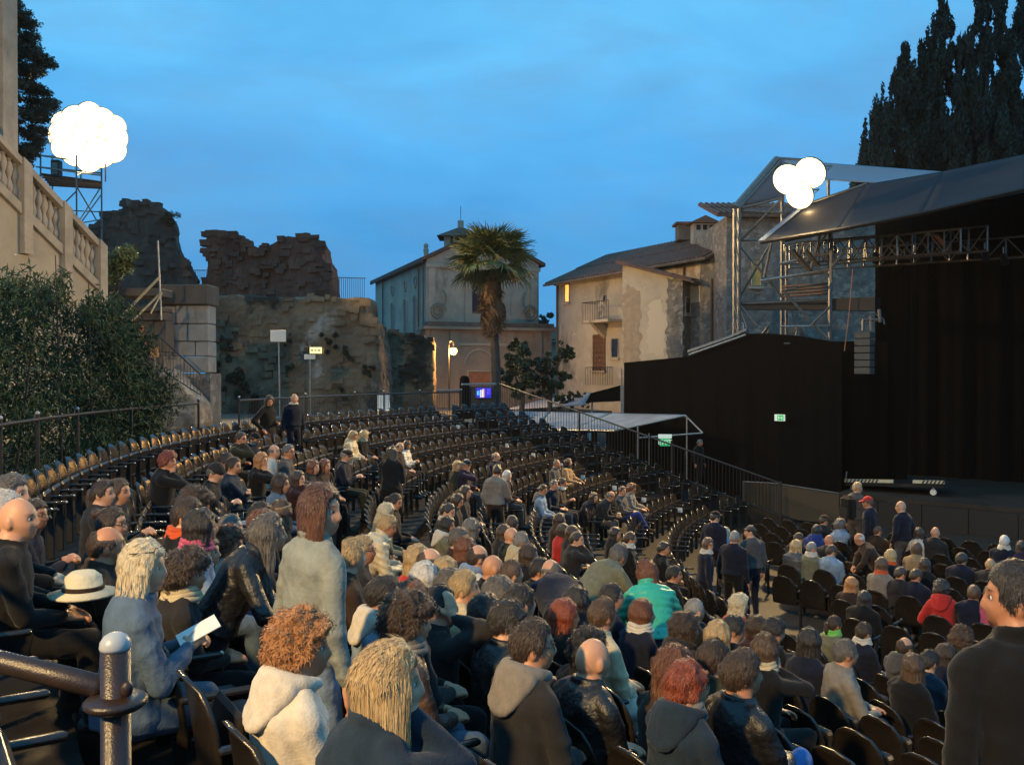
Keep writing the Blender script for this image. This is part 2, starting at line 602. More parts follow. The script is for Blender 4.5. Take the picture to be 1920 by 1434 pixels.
def body_soup(p, yaw, pitch, roll=0.0):
    S = Soup()
    S.add(*p.torso(0.0))
    S.cap(p.neck0, p.neck1 + v3(0, 0, .02), .066, .060)
    Hm = rot('z', yaw) @ rot('x', -pitch) @ rot('y', roll)
    S.add(HEAD[0] @ Hm.T + p.head, HEAD[1])
    for i in (0, 1):
        S.cap(p.sh[i] + (p.neck0 - p.sh[i]) * .45, p.sh[i], .056, .052)
        S.cap(p.sh[i], p.el[i], .050, .039)
        S.cap(p.el[i], p.wr[i], .040, .027)
        S.cap(p.hj[i], p.kn[i], .082, .056)
        S.cap(p.kn[i], p.an[i], .054, .037)
        f = p.kn[i] - p.an[i]
        S.cap(p.an[i] + v3(0, -.02, -.03), p.an[i] + v3(0, .15, -.045), .036, .028)
    p.hands(S)
    return S.arr(), Hm
def jacket_soup(p, style):
    S = Soup()
    g = {'puffer': .042, 'knit': .014, 'leather': .022, 'coat': .026, 'jacket': .021, 'denim': .015}[style]
    low = -.10 if (style == 'coat' or p.seated) else (.10 if style == 'denim' else -.02)
    S.add(*p.torso(g, low if not p.seated else -.06, .53, lambda z: .012 * float(z < .3) + .008 * float(z < .1)))
    sl = {'puffer': .030, 'knit': .012, 'leather': .017, 'coat': .019, 'jacket': .016, 'denim': .010}[style]
    for i in (0, 1):
        S.cap(p.sh[i] + (p.neck0 - p.sh[i]) * .42, p.sh[i], .060 + g * .4, .051 + sl)
        S.cap(p.sh[i], p.el[i], .051 + sl, .044 + sl)
        S.cap(p.el[i], p.wr[i] - (p.wr[i] - p.el[i]) * .10, .045 + sl, .034 + sl * .55)
    if style == 'coat' and not p.seated:
        for i in (0, 1):
            S.cap(p.hj[i] + v3(0, 0, .02), p.hj[i] + (p.kn[i] - p.hj[i]) * .85, .125, .13)
    elif p.seated:
        for i in (0, 1):
            S.cap(p.hj[i], p.hj[i] + (p.kn[i] - p.hj[i]) * (.5 if style == 'coat' else .22), .105 + g * .4, .095 + g * .3)
    # collar
    c = p.tor(np.array([[.078 * math.cos(a), .077 * math.sin(a) + .0, .530 - .016 * math.sin(a) + .010 + .012 * (style in ('puffer', 'coat'))] for a in np.linspace(0, 2 * PI, 13)]))
    rc = {'puffer': .026, 'knit': .013, 'leather': .018, 'coat': .019, 'jacket': .018, 'denim': .015}[style]
    for k in range(12): S.cap(c[k], c[k + 1], rc)
    return S.arr()
def trousers_soup(p):
    S = Soup()
    S.add(*p.torso(.012, -.10, .12))
    for i in (0, 1):
        S.cap(p.hj[i], p.kn[i], .094, .070)
        S.cap(p.kn[i], p.an[i] + (p.kn[i] - p.an[i]) * .02, .070, .056)
    return S.arr()
def shoe_soup(p, i):
    S = Soup()
    a = p.an[i]
    S.cap(a + v3(0, -.03, -.03), a + v3(0, .15, -.047), .052, .044)
    S.cap(a + v3(0, 0, .03), a + v3(0, .03, -.01), .050, .047)
    return S.arr()
def paint_body(me, p, Hm):
    """lips, brows, lashes and irises as a point attribute in the head's own frame"""
    V = (get_co(me) - p.head) @ Hm / HS
    a = np.zeros((len(V), 4)); a[:, 3] = 1
    x, y, z = np.abs(V[:, 0]), V[:, 1], V[:, 2]
    front = y > .055
    a[:, 0] = front * g2(V[:, 0], .024) * (g2(z + .0655, .0085))
    a[:, 1] = front * np.clip(g2(x - .032, .017) * g2(z - .032, .0055) + 1.5 * g2(x - .0315, .013) * g2(z - .009, .0075), 0, 1)
    a[:, 2] = front * np.clip(g2(V[:, 0], .05) * g2(z + .078, .030) - g2(V[:, 0], .022) * g2(z + .066, .008), 0, 1)   # beard zone
    at = me.color_attributes.new('feat', 'FLOAT_COLOR', 'POINT')
    at.data.foreach_set('color', a.astype(np.float32).ravel())
CREASE = {'puffer': .002, 'knit': .004, 'leather': .006, 'coat': .006, 'jacket': .0055, 'denim': .0045}
def cloth_post(me, style, seed, p):
    V, N = get_co(me), get_no(me)
    amp = CREASE[style]
    d = amp * fbm(V * np.array([1, 1, .8]), seed, 11.0, 2, .5) + amp * .9 * (1 - 2 * np.abs(np.sin(V[:, 2] * 17 + 3.2 * Waves(seed + 3, 7.0)(V)))) + amp * .35 * (1 - 2 * np.abs(np.sin(V @ np.array([31.0, 12.0, 26.0]) + 3.0 * Waves(seed + 4, 9.0)(V))))
    if style == 'puffer':
        u = (V - p.hip) @ p.M
        d = d + .013 * np.abs(np.sin(u[:, 2] * PI / .062 + .4 * Waves(seed, 5.0)(V))) - .008
    d = np.maximum(d, -.007)
    set_co(me, V + N * d[:, None])
    set_smooth(me)

POSES = {
    'lap': dict(),
    'lap2': dict(lean=-.02, wr=v3(.14, .34, .66), wl=v3(-.14, .36, .66), twist=.1),
    'back': dict(lean=-.14, slump=.03, wr=v3(.17, .22, .68), wl=v3(-.17, .24, .68)),
    'fwd': dict(lean=.42, slump=.05, wr=v3(.07, .46, .66), wl=v3(-.07, .47, .67), feet=[v3(.13, .38, .08), v3(-.13, .38, .08)]),
    'chin': dict(lean=.12, slump=.03, wr=v3(.055, .175, 1.09), wl=v3(-.02, .22, .74), er=v3(.5, .25, -1), curl=1.2, hdir=(v3(-.2, -.1, 1), None)),
    'cross': dict(lean=-.04, wr=v3(-.13, .19, .82), wl=v3(.13, .22, .84), er=v3(.8, .2, -.5), el=v3(-.8, .2, -.5), curl=.4),
    'phone': dict(lean=.08, wr=v3(.06, .30, .80), wl=v3(-.06, .31, .79), curl=1.3),
    'legs': dict(lean=-.08, twist=-.15, wr=v3(.08, .28, .70), wl=v3(-.02, .30, .70), feet=[v3(-.02, .60, .30), v3(-.10, .44, .08)], knees=[v3(.1, .6, .8), v3(-.1, 1, .45)]),
    'turnL': dict(lean=.02, twist=.55, side=-.05, wr=v3(-.08, .30, .68), wl=v3(-.22, .22, .68)),
    'turnR': dict(lean=.02, twist=-.55, side=.05, wr=v3(.22, .22, .68), wl=v3(.08, .30, .68)),
    'ear': dict(lean=.05, wr=v3(.14, .10, 1.13), wl=v3(-.06, .3, .66), er=v3(.9, .3, -.6), hdir=(v3(-.25, -.1, 1), None), curl=.5),
    'mouth': dict(lean=.05, slump=.03, wr=v3(.075, .15, 1.03), wl=v3(-.06, .3, .66), er=v3(.8, .35, -.7), hdir=(v3(-.4, .1, 1), None), curl=1.0),
    'stand': dict(seated=False, lean=.02, wr=v3(.27, .05, .83), wl=v3(-.27, .05, .83), er=v3(.3, -1, 0), el=v3(-.3, -1, 0), curl=.6),
    'standhold': dict(seated=False, lean=.06, wr=v3(.08, .30, 1.16), wl=v3(-.05, .30, 1.15), er=v3(.5, -.6, -1), el=v3(-.5, -.6, -1), curl=1.2),
    'standhip': dict(seated=False, lean=.05, wr=v3(.24, .10, .98), wl=v3(-.10, .24, 1.10), er=v3(1, -.6, 0), el=v3(-.6, -.6, -1), curl=.9),
    'standpocket': dict(seated=False, lean=.0, wr=v3(.21, .10, .90), wl=v3(-.21, .10, .90), er=v3(.7, -1, 0), el=v3(-.7, -1, 0), curl=1.2),
    'standclap': dict(seated=False, lean=.03, wr=v3(.12, .36, 1.02), wl=v3(-.20, .06, .86), er=v3(.6, -.6, -1), el=v3(-.3, -1, 0), curl=.5),
    'bend': dict(seated=False, lean=.85, slump=.05, wr=v3(.12, .55, .85), wl=v3(-.12, .55, .82), er=v3(.6, .2, -.5), el=v3(-.6, .2, -.5), feet=[v3(.12, -.12, .08), v3(-.12, -.08, .08)], curl=.9),
    'bendlow': dict(seated=False, lean=1.15, slump=.08, wr=v3(.15, .60, .62), wl=v3(-.15, .60, .58), er=v3(.6, .2, -.5), el=v3(-.6, .2, -.5), feet=[v3(.12, -.14, .08), v3(-.12, -.10, .08)], curl=.9),
    'stoop': dict(seated=False, lean=.42, slump=.06, wr=v3(.14, .42, .92), wl=v3(-.14, .42, .90), er=v3(.6, .2, -.5), el=v3(-.6, .2, -.5), feet=[v3(.12, -.08, .08), v3(-.12, -.04, .08)], curl=.9),
}
HEADTOP = .117
BODIES = {}
def want_body(pose, yaw, pitch, style, lod, wide=1.0):
    """request the shared meshes of one pose; returns the cache entry (filled by run_jobs)"""
    key = (pose, yaw, pitch, lod, wide)
    if key not in BODIES:
        p = Pose(wide=wide, **POSES[pose])
        e = BODIES[key] = {'p': p, 'key': key}
        (V, Fc), Hm = body_soup(p, R(yaw), R(pitch))
        e['Hm'] = Hm
        vox, ratio = ((.0085, .55), (.0115, .6), (.016, .7))[lod]
        def done(me, e=e, p=p, Hm=Hm):
            me.name = 'body'; paint_body(me, p, Hm); set_smooth(me); e['body'] = me
        remesh_job(V, Fc, vox, 1, ratio, done)
    ck = (pose, style, lod, wide)
    if ck not in BODIES:
        p = Pose(wide=wide, **POSES[pose])
        e2 = BODIES[ck] = {}
        seed = len(BODIES)
        def done2(me, e2=e2, p=p, seed=seed): me.name = 'jacket'; cloth_post(me, style, seed, p); e2['jacket'] = me
        vox2 = (.011, .015, .020)[lod]
        remesh_job(*jacket_soup(p, style), vox2, 3, .8, done2)
    tk = (pose, lod, wide)
    if tk not in BODIES:
        p = Pose(wide=wide, **POSES[pose])
        e3 = BODIES[tk] = {}
        seed = len(BODIES)
        def done3(me, e3=e3, p=p, seed=seed): me.name = 'trousers'; cloth_post(me, 'jacket', seed, p); e3['trousers'] = me
        remesh_job(*trousers_soup(p), (.013, .018, .024)[lod], 3, .7, done3)
        e3['shoe'] = [None, None]
        for i in (0, 1):
            def done4(me, e3=e3, i=i): me.name = 'shoe'; set_smooth(me); e3['shoe'][i] = me
            remesh_job(*shoe_soup(p, i), .018, 2, .7, done4)
    return BODIES[key], BODIES[ck], BODIES[tk]

# ------------------------------------------------------------------ hair: closed shells round the head, sunk into it where the face is
def hair_mesh(style, seed=0, hi=False):
    nu, nv = (96, 64) if hi else (48, 36)
    D, Fc = head_dirs(nu, nv)
    base = head_surface(D, False)
    x, y, z = D[:, 0], D[:, 1], D[:, 2]
    az = np.arctan2(x, y)                     # 0 in front, pi behind
    aa = np.abs(az)
    spec = dict(short=(.014, .50, -.62), crop=(.008, .46, -.60), buzz=(.005, .50, -.60), balding=(.009, .9, -.60), side=(.020, .42, -.62), curly=(.040, .40, -.70), afro=(.060, .34, -.75),
                bob=(.026, .45, -1), bobbig=(.034, .42, -1), long=(.022, .48, -1), longwild=(.036, .46, -1), pony=(.012, .52, -.55), bun=(.012, .52, -.55), pixie=(.022, .38, -.72))[style]
    th, hl, bl = spec
    t = np.full(len(D), th)
    # hairline: high over the forehead, down past the temples, low at the nape
    edge = np.interp(aa, [0, .55, .85, 1.15, 1.45, 1.75, 2.3, PI], [hl, hl - .02, hl - .12, -.02, -.22, -.10 if style in ('short', 'crop', 'buzz', 'balding', 'pony', 'bun') else -.3, bl, bl])
    if style in ('bob', 'bobbig', 'long', 'longwild'):
        edge = np.interp(aa, [0, .5, .8, 1.0, 1.2, PI], [hl, hl - .04, hl - .25, -.2, -1.2, -1.2])
    if style in ('curly', 'afro', 'pixie'):
        edge = np.interp(aa, [0, .5, .85, 1.1, 1.3, 1.7, 2.3, PI], [hl, hl - .04, hl - .16, -.05, -.3, -.42, bl, bl])
    n1 = fbm(D * np.array([1, 1, 1]), seed + 5, 5.0, 3, .6)
    edge = edge + .05 * n1
    inn = smooth01((z - edge) / .16)
    t = t * (1 + .22 * n1)
    if style in ('curly', 'afro'):
        q = fbm(base, seed + 9, 120.0 if style == 'curly' else 105.0, 3, .7)
        t = t + .0065 * q
    if style == 'pixie': t = t + .006 * fbm(base, seed + 9, 60.0, 2, .6)
    if style == 'balding':
        top = smooth01((z - .30) / .22) * smooth01((y + .75) / .4)
        t = t * (1 - top) - .012 * top
    if style in ('pony', 'bun', 'long', 'bob'): t = t * (1 - .25 * smooth01((y - .2) / .5))
    off = t * inn - .010 * (1 - inn)
    nrm = base / np.array([.077, .1, .117]) ** 2
    nrm /= np.linalg.norm(nrm, axis=1)[:, None]
    V = base + nrm * off[:, None]
    if style in ('bob', 'bobbig', 'long', 'longwild'):
        zend = dict(bob=-.150, bobbig=-.165, long=-.33, longwild=-.30)[style]
        h = np.stack([np.sin(az), np.cos(az)], 1)
        cur = smooth01((-z + .05) / .25) * smooth01((aa - .95) / .30)
        flare = dict(bob=.012, bobbig=.030, long=.006, longwild=.045)[style]
        s = np.clip(-z, 0, 1)
        lz = np.where(s < .93, -.0 + zend * (s / .93), zend + .02 * (s - .93) / .07)
        rx = (.077 + th * .9 + flare * smooth01(s)) ; ry = (.098 + th * .9 + flare * .6 * s - (.02 * s if style in ('long',) else 0))
        shrink = np.where(s > .93, 1 - (s - .93) / .07 * .96, 1)
        cx = h[:, 0] * rx * shrink; cy = h[:, 1] * ry * shrink - .012 * s
        cy = np.where((h[:, 1] > 0), cy * .75, cy)
        rag = .018 * fbm(np.stack([az * 3, az * 0, az * 0 + 1], 1), seed, 2.6, 3)
        W2 = np.stack([cx, cy, lz + (rag if style != 'bob' else rag * .5) * s], 1)
        V = V * (1 - cur[:, None]) + W2 * cur[:, None]
        st = (.0035 * np.sin(az * 23 + 2 * n1) + .003 * np.sin(az * 41 + 5 * z)) * cur + .0012 * np.sin(az * 37)
        if style == 'longwild' or style == 'bobbig': st = st * 1.5 + .006 * fbm(V, seed + 2, 38.0, 3, .6) * inn
        V[:, :2] += h * st[:, None]
    else:
        V = V + nrm * (.0016 * np.sin(az * 33 + 6 * n1) * inn)[:, None]
    S = Soup().add(V, Fc)
    if style == 'pony':
        pts = [v3(0, -.10, .035), v3(0, -.135, .01), v3(.004, -.140, -.06), v3(.01, -.125, -.14), v3(.012, -.12, -.22)]
        rs = [.020, .030, .032, .027, .008]
        for k in range(4): S.cap(pts[k], pts[k + 1], rs[k], rs[k + 1])
    if style == 'bun':
        d, f = head_dirs(20, 14)
        S.add(d * .042 * (1 + .12 * fbm(d, 4, 5.0, 2))[:, None] + v3(0, -.105, .075), f)
    me = mesh('hair', *S.arr(), smooth=True)
    return me
HAIRS = {}
def hair(style, hi=False, seed=0):
    k = (style, hi, seed)
    if k not in HAIRS: HAIRS[k] = hair_mesh(style, seed, hi)
    return HAIRS[k]
def locks_mesh(n, length, seed, spread=.012, curl=.0, top=True):
    """many thin tapering locks hugging the head and hanging behind the shoulders"""
    g = np.random.default_rng(seed)
    V, Fc = [], []
    for i in range(n):
        a = g.uniform(1.0, 2 * PI - 1.0)
        t0 = g.uniform(.05, 1.15)
        L = length * g.uniform(.80, 1.05)
        pts = []
        m = 9
        for k in range(m):
            u = k / (m - 1)
            t = t0 + (PI / 2 - t0) * min(u / .35, 1)
            if u <= .35:
                p = np.array([math.sin(a) * math.sin(t) * (.077 + .021), math.cos(a) * math.sin(t) * (.102 + .021), math.cos(t) * (.117 + .021)])
            else:
                w = (u - .35) / .65
                p = np.array([math.sin(a) * (.103 + .012 * math.sin(w * 3)), math.cos(a) * (.124 - .02 * w), -L * w])
            p = p + g.normal(size=3) * .0015 + np.array([math.sin(w_ * 9 + i) for w_ in (u, u + .3, u + .7)]) * curl
            pts.append(p)
        wd = g.uniform(.0011, .0026)
        b = len(V)
        for k in range(m):
            p = pts[k]
            o = np.array([math.sin(a), math.cos(a), .15]); s = np.array([math.cos(a), -math.sin(a), 0])
            r = wd * (1 - .75 * (k / (m - 1)) ** 2)
            V += [p - s * r, p + o * r * .5, p + s * r]
        for k in range(m - 1):
            q = b + 3 * k
            Fc += [(q, q + 1, q + 4, q + 3), (q + 1, q + 2, q + 5, q + 4)]
    return mesh('hair_locks', np.array(V), Fc, True)

TUFTS = {}
def tufts(style, seed):
    """fine locks lying over a hair shell, so that its outline and surface break up"""
    k = (style, seed)
    if k in TUFTS: return TUFTS[k]
    me = hair(style, True, seed)
    V, N = get_co(me), get_no(me)
    g = np.random.default_rng(seed + 40)
    Dn = V / np.linalg.norm(V, axis=1)[:, None]
    surf = head_surface(Dn, False)
    outside = np.linalg.norm(V, axis=1) > np.linalg.norm(surf, axis=1) + .003
    ids = np.where(outside & (Dn[:, 2] > -.98))[0]
    wt = np.clip(np.sqrt(1 - Dn[ids, 2] ** 2), .06, 1)
    wt[V[ids, 2] < -.13] *= .4
    n = {'afro': 3000, 'longwild': 2600, 'buzz': 900, 'balding': 1300, 'curly': 2800}.get(style, 2000)
    pick = g.choice(ids, n, p=wt / wt.sum())
    c, nn = V[pick], N[pick]
    down = np.array([0, 0, -1.0]) + g.normal(size=(n, 3)) * (.9 if style in ('curly', 'afro') else (.13 if style in ('long', 'bob') else .25))
    top = np.stack([c[:, 0] * 9, -np.ones(n) * .55 + c[:, 1] * 4, np.zeros(n)], 1)
    down = np.where((c[:, 2] > .06)[:, None], down * .25 + top, down)
    d = down - nn * (down * nn).sum(1)[:, None]
    d /= np.linalg.norm(d, axis=1)[:, None] + 1e-6
    s_ = np.cross(d, nn)
    ln = {'buzz': .012, 'balding': .022, 'crop': .018, 'long': .075, 'longwild': .06, 'bob': .05, 'bobbig': .05}.get(style, .032) * (g.uniform(.6, 1.3, n) * np.where(c[:, 2] > .0, .55 if style in ('long', 'bob', 'bobbig', 'longwild') else 1.0, 1.0))[:, None]
    wd = .0014 * g.uniform(.6, 1.3, n)[:, None]
    lift = {'curly': .012, 'afro': .016, 'longwild': .012, 'pixie': .007, 'bobbig': .005, 'long': .002, 'bob': .002}.get(style, .003)
    a = c + nn * .0005
    b = a + d * ln * .5 + nn * (lift * g.uniform(.2, 1.2, n))[:, None]
    e = a + d * ln + nn * (lift * g.uniform(-.5, 1.0, n))[:, None] + (s_ * g.normal(size=(n, 1)) * .006)
    VV = np.stack([a - s_ * wd, a + s_ * wd, b - s_ * wd * 1.2, b + s_ * wd * 1.2, e], 1).reshape(-1, 3)
    Fc = []
    for i in range(n):
        q = 5 * i
        Fc += [(q, q + 1, q + 3, q + 2), (q + 2, q + 3, q + 4)]
    TUFTS[k] = mesh('hair_tufts', VV, Fc, True)
    return TUFTS[k]

# ------------------------------------------------------------------ small things people wear and hold
def glasses_mesh():
    m = MB()
    for sx in (-1, 1):
        m.path([(sx * .033 + .021 * math.cos(a), .099 - .004 * abs(math.cos(a)), .008 + .015 * math.sin(a)) for a in np.linspace(0, 2 * PI, 13)[:-1]], .0022, 5, closed=True)
        m.tube((sx * .054, .097, .012), (sx * .079, -.005, .008), .002, .002, 5)
    m.tube((-.012, .1, .012), (.012, .1, .012), .002, .002, 5)
    return m.mesh('glasses')
def beanie_mesh():
    D, Fc = head_dirs(28, 18)
    b = head_surface(D, False)
    keep = smooth01((D[:, 2] - .08 + .12 * D[:, 1]) / .15)
    off = .017 * keep - .02 * (1 - keep) + .002 * np.sin(np.arctan2(D[:, 0], D[:, 1]) * 20) * keep
    return mesh('knitted_hat', b * (1 + off / .095)[:, None] if False else b + D * off[:, None], Fc, True)
def cap_mesh(kind):
    D, Fc = head_dirs(28, 18)
    b = head_surface(D, False)
    keep = smooth01((D[:, 2] - .28) / .14)
    off = (.016 if kind == 'cap' else .022) * keep - .02 * (1 - keep)
    V = b + D * off[:, None]
    if kind == 'flat':
        V[:, 1] += .025 * keep * smooth01((D[:, 2] - .4) / .4); V[:, 2] -= .02 * keep * smooth01((D[:, 2] - .6) / .4)
    s = Soup().add(V, Fc)
    me = mesh('cap_crown', *s.arr(), smooth=True)
    m = MB()
    pts = []
    L = .075 if kind == 'cap' else .035
    up, dn = [], []
    for a in np.linspace(-1.05, 1.05, 13):
        xi, yi = .080 * math.sin(a), .098 * math.cos(a)
        up.append((xi, yi - .01, .047)); dn.append((xi * 1.02, yi + L * math.cos(a * 1.2), .040 - .012 * math.cos(a) + .012 * (a * a)))
    V, Fc2 = [], []
    for k in range(13): V += [up[k], dn[k], (dn[k][0], dn[k][1], dn[k][2] - .004), (up[k][0], up[k][1], up[k][2] - .006)]
    for k in range(12):
        q = 4 * k
        for i in range(4):
            j = (i + 1) % 4
            Fc2.append((q + i, q + j, q + 4 + j, q + 4 + i))
    m.add(V, Fc2)
    return me, m.mesh('cap_brim', True)
def scarf_mesh():
    m = MB()
    g = np.random.default_rng(2)
    for lay in range(3):
        m.path([(.086 * math.cos(a) * (1 + .1 * lay), .084 * math.sin(a) * (1 + .1 * lay) + .0, .01 - .028 * lay + .008 * math.sin(a * 3 + lay)) for a in np.linspace(0, 2 * PI, 19)[:-1]], .024, 8, closed=True)
    return m.mesh('scarf', True)
def hood_soup():
    """a hood lying on the shoulders behind the neck"""
    S = Soup()
    pts = []
    for a in np.linspace(-2.2, 2.2, 13):
        k = math.cos(a / 2.2 * PI / 2)
        pts.append((v3(.095 * math.sin(a), -.100 * math.cos(a) + .012, .012 + .022 * k), .024 + .014 * k))
    for (p0, r0), (p1, r1) in zip(pts[:-1], pts[1:]): S.cap(p0, p1, r0, r1)
    for a in np.linspace(-1.15, 1.15, 7):
        k = math.cos(a)
        S.cap(v3(.105 * math.sin(a), -.105 * math.cos(a), .005), v3(.085 * math.sin(a), -.118 - .03 * k, -.075 - .05 * k), .036, .020)
    return S.arr()
GLASSES, BEANIE, SCARF = glasses_mesh(), beanie_mesh(), scarf_mesh()
HOODS = []
def _hood(me):
    me.name = 'hood'; V = get_co(me); set_co(me, V + get_no(me) * (.004 * fbm(V, 3, 20.0, 2))[:, None]); set_smooth(me); HOODS.append(me)
remesh_job(*hood_soup(), .010, 2, .8, _hood)
CAP, BRIM = cap_mesh('cap')
FCAP, FBRIM = cap_mesh('flat')
def band_mesh():
    m = MB()
    m.path([(.084 * math.sin(a), .103 * math.cos(a) - .004, .045 + .008 * math.cos(a)) for a in np.linspace(0, 2 * PI, 25)[:-1]], .009, 6, closed=True)
    return m.mesh('hat_band', True)
BAND = band_mesh()
def eye_mesh():
    m = MB()
    m.ball((0, 0, 0), .0118, 12, 8)
    me = m.mesh('eye', True)
    return me
EYE_ME = eye_mesh()
def iris_mesh():
    m = MB()
    m.ball((0, 0, 0), (.0058, .003, .0058), 10, 6)
    return m.mesh('iris', True)
IRIS_ME = iris_mesh()

def skin_mat(name, c, lip, hairc, beard=None):
    if name in MATS: return MATS[name]
    m = mat(name, c, .52, subs=.12)
    nt = m.node_tree; N, L = nt.nodes, nt.links
    b = N.get('Principled BSDF')
    at = N.new('ShaderNodeAttribute'); at.attribute_name = 'feat'
    sp = N.new('ShaderNodeSeparateColor'); L.new(at.outputs['Color'], sp.inputs[0])
    tc = N.new('ShaderNodeTexCoord')
    no = N.new('ShaderNodeTexNoise'); no.inputs['Scale'].default_value = 22; no.inputs['Detail'].default_value = 4
    L.new(tc.outputs['Object'], no.inputs['Vector'])
    def mixc(fac, a, bcol):
        x = N.new('ShaderNodeMix'); x.data_type = 'RGBA'
        L.new(fac, x.inputs[0])
        if hasattr(a, 'links'): L.new(a, x.inputs[6])
        else: x.inputs[6].default_value = tuple(a) + (1,)
        x.inputs[7].default_value = tuple(bcol) + (1,)
        return x.outputs[2]
    col = mixc(no.outputs['Fac'], tuple(v * .86 for v in c), (min(c[0] * 1.12, 1), c[1] * 1.02, c[2] * 1.0))
    col = mixc(sp.outputs['Red'], col, lip)
    col = mixc(sp.outputs['Green'], col, hairc)
    if beard is not None: col = mixc(sp.outputs['Blue'], col, beard)
    L.new(col, b.inputs['Base Color'])
    return m
def hair_mat(name, c, c2, fine=60.0):
    m = mat(name, c, .42, c2=c2, scale=fine, stretch=(1, 1, .10), bump=.55, bscale=150.0, lo=.3, hi=.7, sheen=.1)
    return m
# ------------------------------------------------------------------ the theatre's geometry: rows on circles round (CX, CY)
CX, CY, RIM = 18.0, 16.3, 24.7
TREAD, RISE, NROW = .9, .245, 11
FLOOR = -RISE * NROW
A_FLANK = math.atan2(32.6 - CY, -.5 - CX)           # the far end of the cavea
def row_r(k): return RIM - TREAD * k
def row_z(k): return -RISE * k
def on(r, a, z=0.0): return Vector((CX + r * math.cos(a), CY + r * math.sin(a), z))
def rim(px, r=RIM, z=0.0):
    a = (px - 960.0) / F
    A, B, C_ = 1 + a * a, -2 * (a * CX + CY), CX * CX + CY * CY - r * r
    Y = (-B + math.sqrt(B * B - 4 * A * C_)) / (2 * A)
    return Vector((a * Y, Y, z))

M_STEP = mat('terrace_boards', (.014, .011, .009), .7, c2=(.024, .019, .015), scale=3, bump=.25, bscale=18, rvar=.15, spec=.25)
M_EARTH = mat('packed_earth', (.055, .050, .040), .9, c2=(.10, .088, .066), scale=.8, bump=.4, bscale=6)
M_FLOOR = mat('stage_floor', (.020, .015, .011), .7, spec=.3, c2=(.038, .028, .020), scale=1.5, bump=.2, bscale=12)
M_IRON = mat('black_iron', (.022, .019, .017), .38, bump=.12, bscale=60)
M_WETIRON = mat('wet_brown_iron', (.030, .016, .010), .34, c2=(.018, .010, .007), scale=20, bump=.15, bscale=220)
M_STEEL = mat('galvanised_steel', (.42, .40, .37), .42, c2=(.28, .27, .25), scale=12, metal=.75)
M_TUBE = mat('scaffold_tube', (.20, .185, .165), .42, c2=(.13, .12, .105), scale=9, metal=.7)
M_BLACK = mat('black_cloth', (.0026, .0022, .0024), 1.0, c2=(.0036, .0030, .0031), scale=1.2, stretch=(1, 1, .3), bump=.2, bscale=7, spec=.1)
M_DARKPAINT = mat('black_paint', (.012, .011, .011), .5)
M_WHITEP = mat('white_paint', (.72, .68, .60), .6)
M_CLAY = mat('clay_tiles', (.15, .075, .05), .85, c2=(.075, .052, .042), scale=3.0, bump=.4, bscale=14)
M_PLASTER = mat('cream_plaster', (.50, .42, .30), .9, c2=(.38, .32, .235), scale=1.1, bump=.25, bscale=9, stains=[((.30, .215, .14), .55, (1, 1, 1), .55, .62), ((.58, .50, .38), .8, (1, 1, .8), .60, .66)])
M_PLASTER2 = mat('grey_plaster', (.36, .32, .255), .9, c2=(.27, .245, .20), scale=.9, bump=.25, bscale=9, stains=[((.14, .125, .105), .45, (1, 1, .5), .56, .66), ((.44, .38, .30), .9, (1, 1, 1), .60, .66)])
M_RUBBLE = mat('rubble_stone', (.22, .19, .155), .92, c2=(.11, .095, .08), scale=3.2, bump=.9, bscale=5, stains=[((.30, .26, .21), 2.6, (1, 1, 1.6), .55, .6)])
M_RUIN = mat('ruin_stone', (.13, .072, .050), .95, c2=(.060, .036, .028), scale=1.2, stretch=(1.6, 1.6, .35), bump=.9, bscale=3.5, stains=[((.21, .14, .10), .9, (1.3, 1.3, .4), .60, .70)])
M_RUINLOW = mat('ruin_wall_stone', (.23, .165, .10), .95, c2=(.10, .072, .046), scale=.55, bump=.8, bscale=3.5, stains=[((.028, .030, .022), .33, (1, 1, 1), .53, .60), ((.34, .29, .23), .42, (1, 1, .8), .60, .67), ((.28, .18, .085), .7, (1, 1, .4), .62, .68)])  # stains carry the niche shade as well as lichen and old plaster
M_CHURCH = mat('church_stone', (.40, .345, .26), .9, c2=(.29, .25, .19), scale=.8, bump=.3, bscale=5, stains=[((.10, .095, .085), .40, (1, 1, .4), .58, .68), ((.39, .35, .29), .8, (1, 1, 1), .62, .68)])
M_CHURCHLOW = mat('church_base_stone', (.31, .235, .165), .9, c2=(.22, .17, .125), scale=.8, bump=.3, bscale=5, stains=[((.045, .046, .036), .30, (1, 1, .6), .60, .68)])
M_CORNICE = mat('dark_cornice', (.135, .105, .08), .9, c2=(.085, .07, .055), scale=2, bump=.4, bscale=8)
M_BALUS = mat('stair_limestone', (.42, .345, .255), .88, c2=(.30, .245, .18), scale=2.0, bump=.3, bscale=12, stains=[((.13, .105, .08), 1.4, (1, 1, .3), .62, .70)])
M_STAIRWALL = mat('stair_wall_plaster', (.40, .33, .235), .9, c2=(.29, .24, .17), scale=.8, bump=.3, bscale=6, stains=[((.095, .078, .06), .55, (1, 1.3, .14), .58, .68), ((.47, .40, .30), .7, (1, 1, .5), .62, .7)])
M_BLOCK = mat('ashlar', (.36, .33, .285), .9, c2=(.26, .235, .20), scale=2.2, bump=.35, bscale=8, stains=[((.07, .06, .052), .9, (1.4, 1.4, .22), .55, .66)])
M_SHEET = mat('canopy_sheet', (.30, .31, .33), .8, c2=(.21, .22, .24), scale=1.5, bump=.25, bscale=3)
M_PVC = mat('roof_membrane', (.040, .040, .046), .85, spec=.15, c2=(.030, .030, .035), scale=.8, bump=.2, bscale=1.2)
M_PVCSKY = mat('sky_tinted_membrane', (.16, .20, .25), .35, bump=.1, bscale=2)  # pale blue tint puts the sky's reflection into the membrane colour
